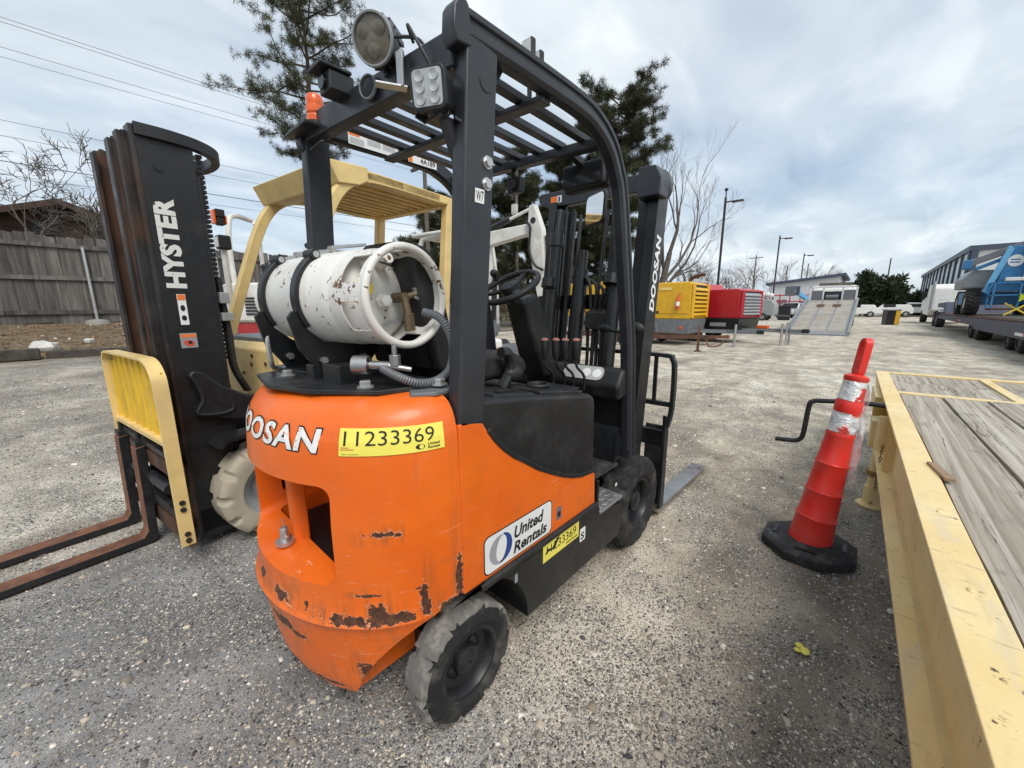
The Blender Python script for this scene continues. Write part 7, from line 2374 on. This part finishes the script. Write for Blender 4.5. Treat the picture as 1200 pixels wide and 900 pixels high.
# own frame: x across the deck to the right, -y towards the camera
obj('chassis', MB().box(-2.4, 1.9, -.7, .7, .45, 1.0), M['blue'], bf, bevel=.05)
for xx in (-2.0, 1.5):
    for yy in (-1.0, 1.0):
        wo = wheel_simple(bf, (xx, yy, .54), .52, .86, 'x', M['white'])
        for sd_ in (-1, 1):
            lug = MB()
            for k in range(20):
                a = 2 * math.pi * (k + .5 * (sd_ > 0)) / 20
                lug.beam((xx + sd_ * .4, yy + .53 * math.cos(a), .54 + .53 * math.sin(a)), (xx, yy + .53 * math.cos(a + .16), .54 + .53 * math.sin(a + .16)), .06, .05, (0, math.cos(a), math.sin(a)))
            obj('tread', lug, M['rubber'], wo)
obj('turntable_hood', MB().prism([(-2.7, 1.15), (-2.75, 1.6), (-2.2, 1.95), (1.3, 1.95), (1.75, 1.75), (1.8, 1.25), (1.2, 1.10)], 'y', -1.1, 1.1), mat('hood_grey', (.22, .235, .25), .4, dirt=(.3, .3, .3), damt=.3), bf, bevel=.1, seg=3)
tur = obj('turret', MB().prism([(-1.25, 1.0), (-.9, 1.5), (-.7, 2.75), (-.45, 2.85), (.15, 2.85), (.35, 2.6), (.35, 1.0)], 'y', -1.45, -1.22), M['blue'], bf, bevel=.03)
obj('turret_arm', MB().beam((-1.5, -1.52, .95), (-.6, -1.52, 2.8), .1, .34), M['blue_light'], bf, bevel=.02)
obj('turret_plate', MB().prism([(-.5, 1.9), (-.2, 2.95), (.3, 3.0), (.3, 1.9)], 'y', .9, 1.1), M['blue'], bf, bevel=.03)
obj('riser_arm', MB().beam((.95, -1.5, 1.1), (.72, -1.5, 3.15), .3, .5), M['blue_light'], bf, bevel=.03)
obj('riser_pin', MB().cyl((.75, -1.7, 3.05), (.75, -1.3, 3.05), .16, 14), M['black'], bf)
obj('lift_ram', MB().cyl((.45, -1.55, 1.5), (.25, -1.55, 2.75), .13, 14), M['white'], bf)
obj('ram_rod', MB().cyl((.55, -1.55, .75), (.45, -1.55, 1.5), .07, 12), M['steel'], bf)
obj('boom', MB().beam((-2.7, -1.0, 2.2), (.5, -1.0, 3.0), .3, .3), M['grey_paint'], bf, bevel=.03)
obj('boom_inner', MB().beam((-2.2, -1.2, 1.98), (.0, -1.2, 2.6), .12, .16), M['blue'], bf, bevel=.02)
obj('jib', MB().box(-2.9, -2.4, -1.2, -.8, 2.0, 2.4), M['blue'], bf, bevel=.04)
patch('round_emblem', ell(-.22, 2.25, .42, .24, 24), None, (0, -1.452, 0), (1, 0, 0), (0, 0, 1), M['white_clean'], tur, .012)
for q_ in (-.06, .05):
    sticker('emblem_print', (-.5, -1.452, 2.22 + q_), (1, 0, 0), (0, 0, 1), .5, .05, M['blue'], tur, lift=.016)
obj('turret_step', MB().box(-.6, .6, -1.7, -1.45, 1.42, 1.56), M['white'], bf, bevel=.02)
bs_ = obj('basket_floor', MB().box(-1.3, 2.6, -2.5, -1.6, .22, .30), M['rail_rust'], bf)
for (xa, ya) in ((-1.3, -2.5), (.0, -2.5), (1.3, -2.5), (2.6, -2.5), (-1.3, -1.6), (2.6, -1.6)):
    obj('basket_post', MB().box(xa - .05, xa + .05, ya - .03, ya + .03, .3, 1.35), M['blue'], bs_)
for zz in (.8, 1.3):
    obj('basket_rail', MB().box(-1.3, 2.6, -2.53, -2.47, zz, zz + .06), M['blue'], bs_)
    obj('basket_rail', MB().box(-1.36, -1.24, -2.5, -1.6, zz, zz + .06), M['blue'], bs_)
obj('control_box', MB().box(1.3, 2.2, -2.45, -2.2, .9, 1.3), M['white'], bf, bevel=.03)
obj('chain_binder', MB().tube([(-.6, -2.4, .5), (.6, -2.6, .02)], .04, 6), mat('tie_yellow', (.65, .5, .03), .6), bf)
obj('chain_binder', MB().tube([(.6, -2.4, .5), (-.6, -2.6, .02)], .04, 6), bpy.data.materials['tie_yellow'], bf)
obj('warning_flag', MB().prism([(.0, .55), (.35, .7), (.0, .9)], 'y', -2.6, -2.56), mat('flag_lime', (.5, .6, .02), .6), bf)
obj('red_toolbox', MB().box(1.2, 2.3, -2.4, -1.8, .3, .75), M['comp_red'], bf, bevel=.02)

# ================================================================ buildings
M['panel_white'] = mat('white_metal_wall', (.62, .635, .65), .5, var=.06)
M['trim_navy'] = mat('navy_trim', (.055, .075, .11), .5)
bd = thing('warehouse', 'long white building with dark blue framing behind the low-loader', 'building', (66, -8.8, 0), 0)
obj('wall', MB().box(0, 55, -24, 0, 0, 7.2), M['panel_white'], bd)
obj('roof_edge', MB().box(-.25, 55, -24.2, .25, 7.2, 7.75), M['trim_navy'], bd)
for k in range(12):
    obj('column', MB().box(k * 4.6 - .02, k * 4.6 + .38, .0, .22, 0, 7.2), M['trim_navy'], bd)
for k in range(7):
    obj('column', MB().box(-.22, .0, -k * 4 - .5, -k * 4 + .0, 0, 7.2), M['trim_navy'], bd)
    obj('door', MB().box(-.06, .0, -k * 4 - 3.6, -k * 4 - .9, 0, 4.2), M['timber'] if k % 2 else M['grey_paint'], bd)
for k in range(11):
    obj('window', MB().box(k * 4.6 + 1.0, k * 4.6 + 4.2, .0, .05, 2.6, 6.4), mat('sky_glass', (.62, .66, .70), .3) if k == 0 else bpy.data.materials['sky_glass'], bd)
b2 = thing('warehouse', 'low white metal shed with dark blue eaves beyond the compressors', 'building', (66, 2.0, 0), 0)
obj('wall', MB().prism([(0, 0), (7.6, 0), (7.6, 4.35), (0, 5.15)], 'x', 0, 14), M['panel_white'], b2)
obj('roof', MB().prism([(-.5, 5.2), (8.1, 4.3), (8.1, 4.62), (-.5, 5.55)], 'x', -.4, 14.4), M['trim_navy'], b2)
for k in range(19):
    obj('wall_rib', MB().box(-.035, -.001, .2 + k * .4, .26 + k * .4, 0, 5.05 - (.2 + k * .4) * .105), M['panel_white'], b2)
obj('door', MB().box(-.06, -.036, 5.4, 6.6, 0, 2.3), M['grey_paint'], b2)
rf = thing('pipe_fence', 'red pipe fence in front of the white shed', 'fence', (62, 5.4, 0), 0)
for zz in (1.3, 2.0, 2.8):
    obj('rail', MB().cyl((0, -3.2, zz), (0, 3.4, zz), .07, 8), M['comp_red'], rf)
for yy in np.arange(-3.2, 3.5, 1.1):
    obj('post', MB().cyl((0, yy, 0), (0, yy, 3.0), .07, 8), M['comp_red'], rf)
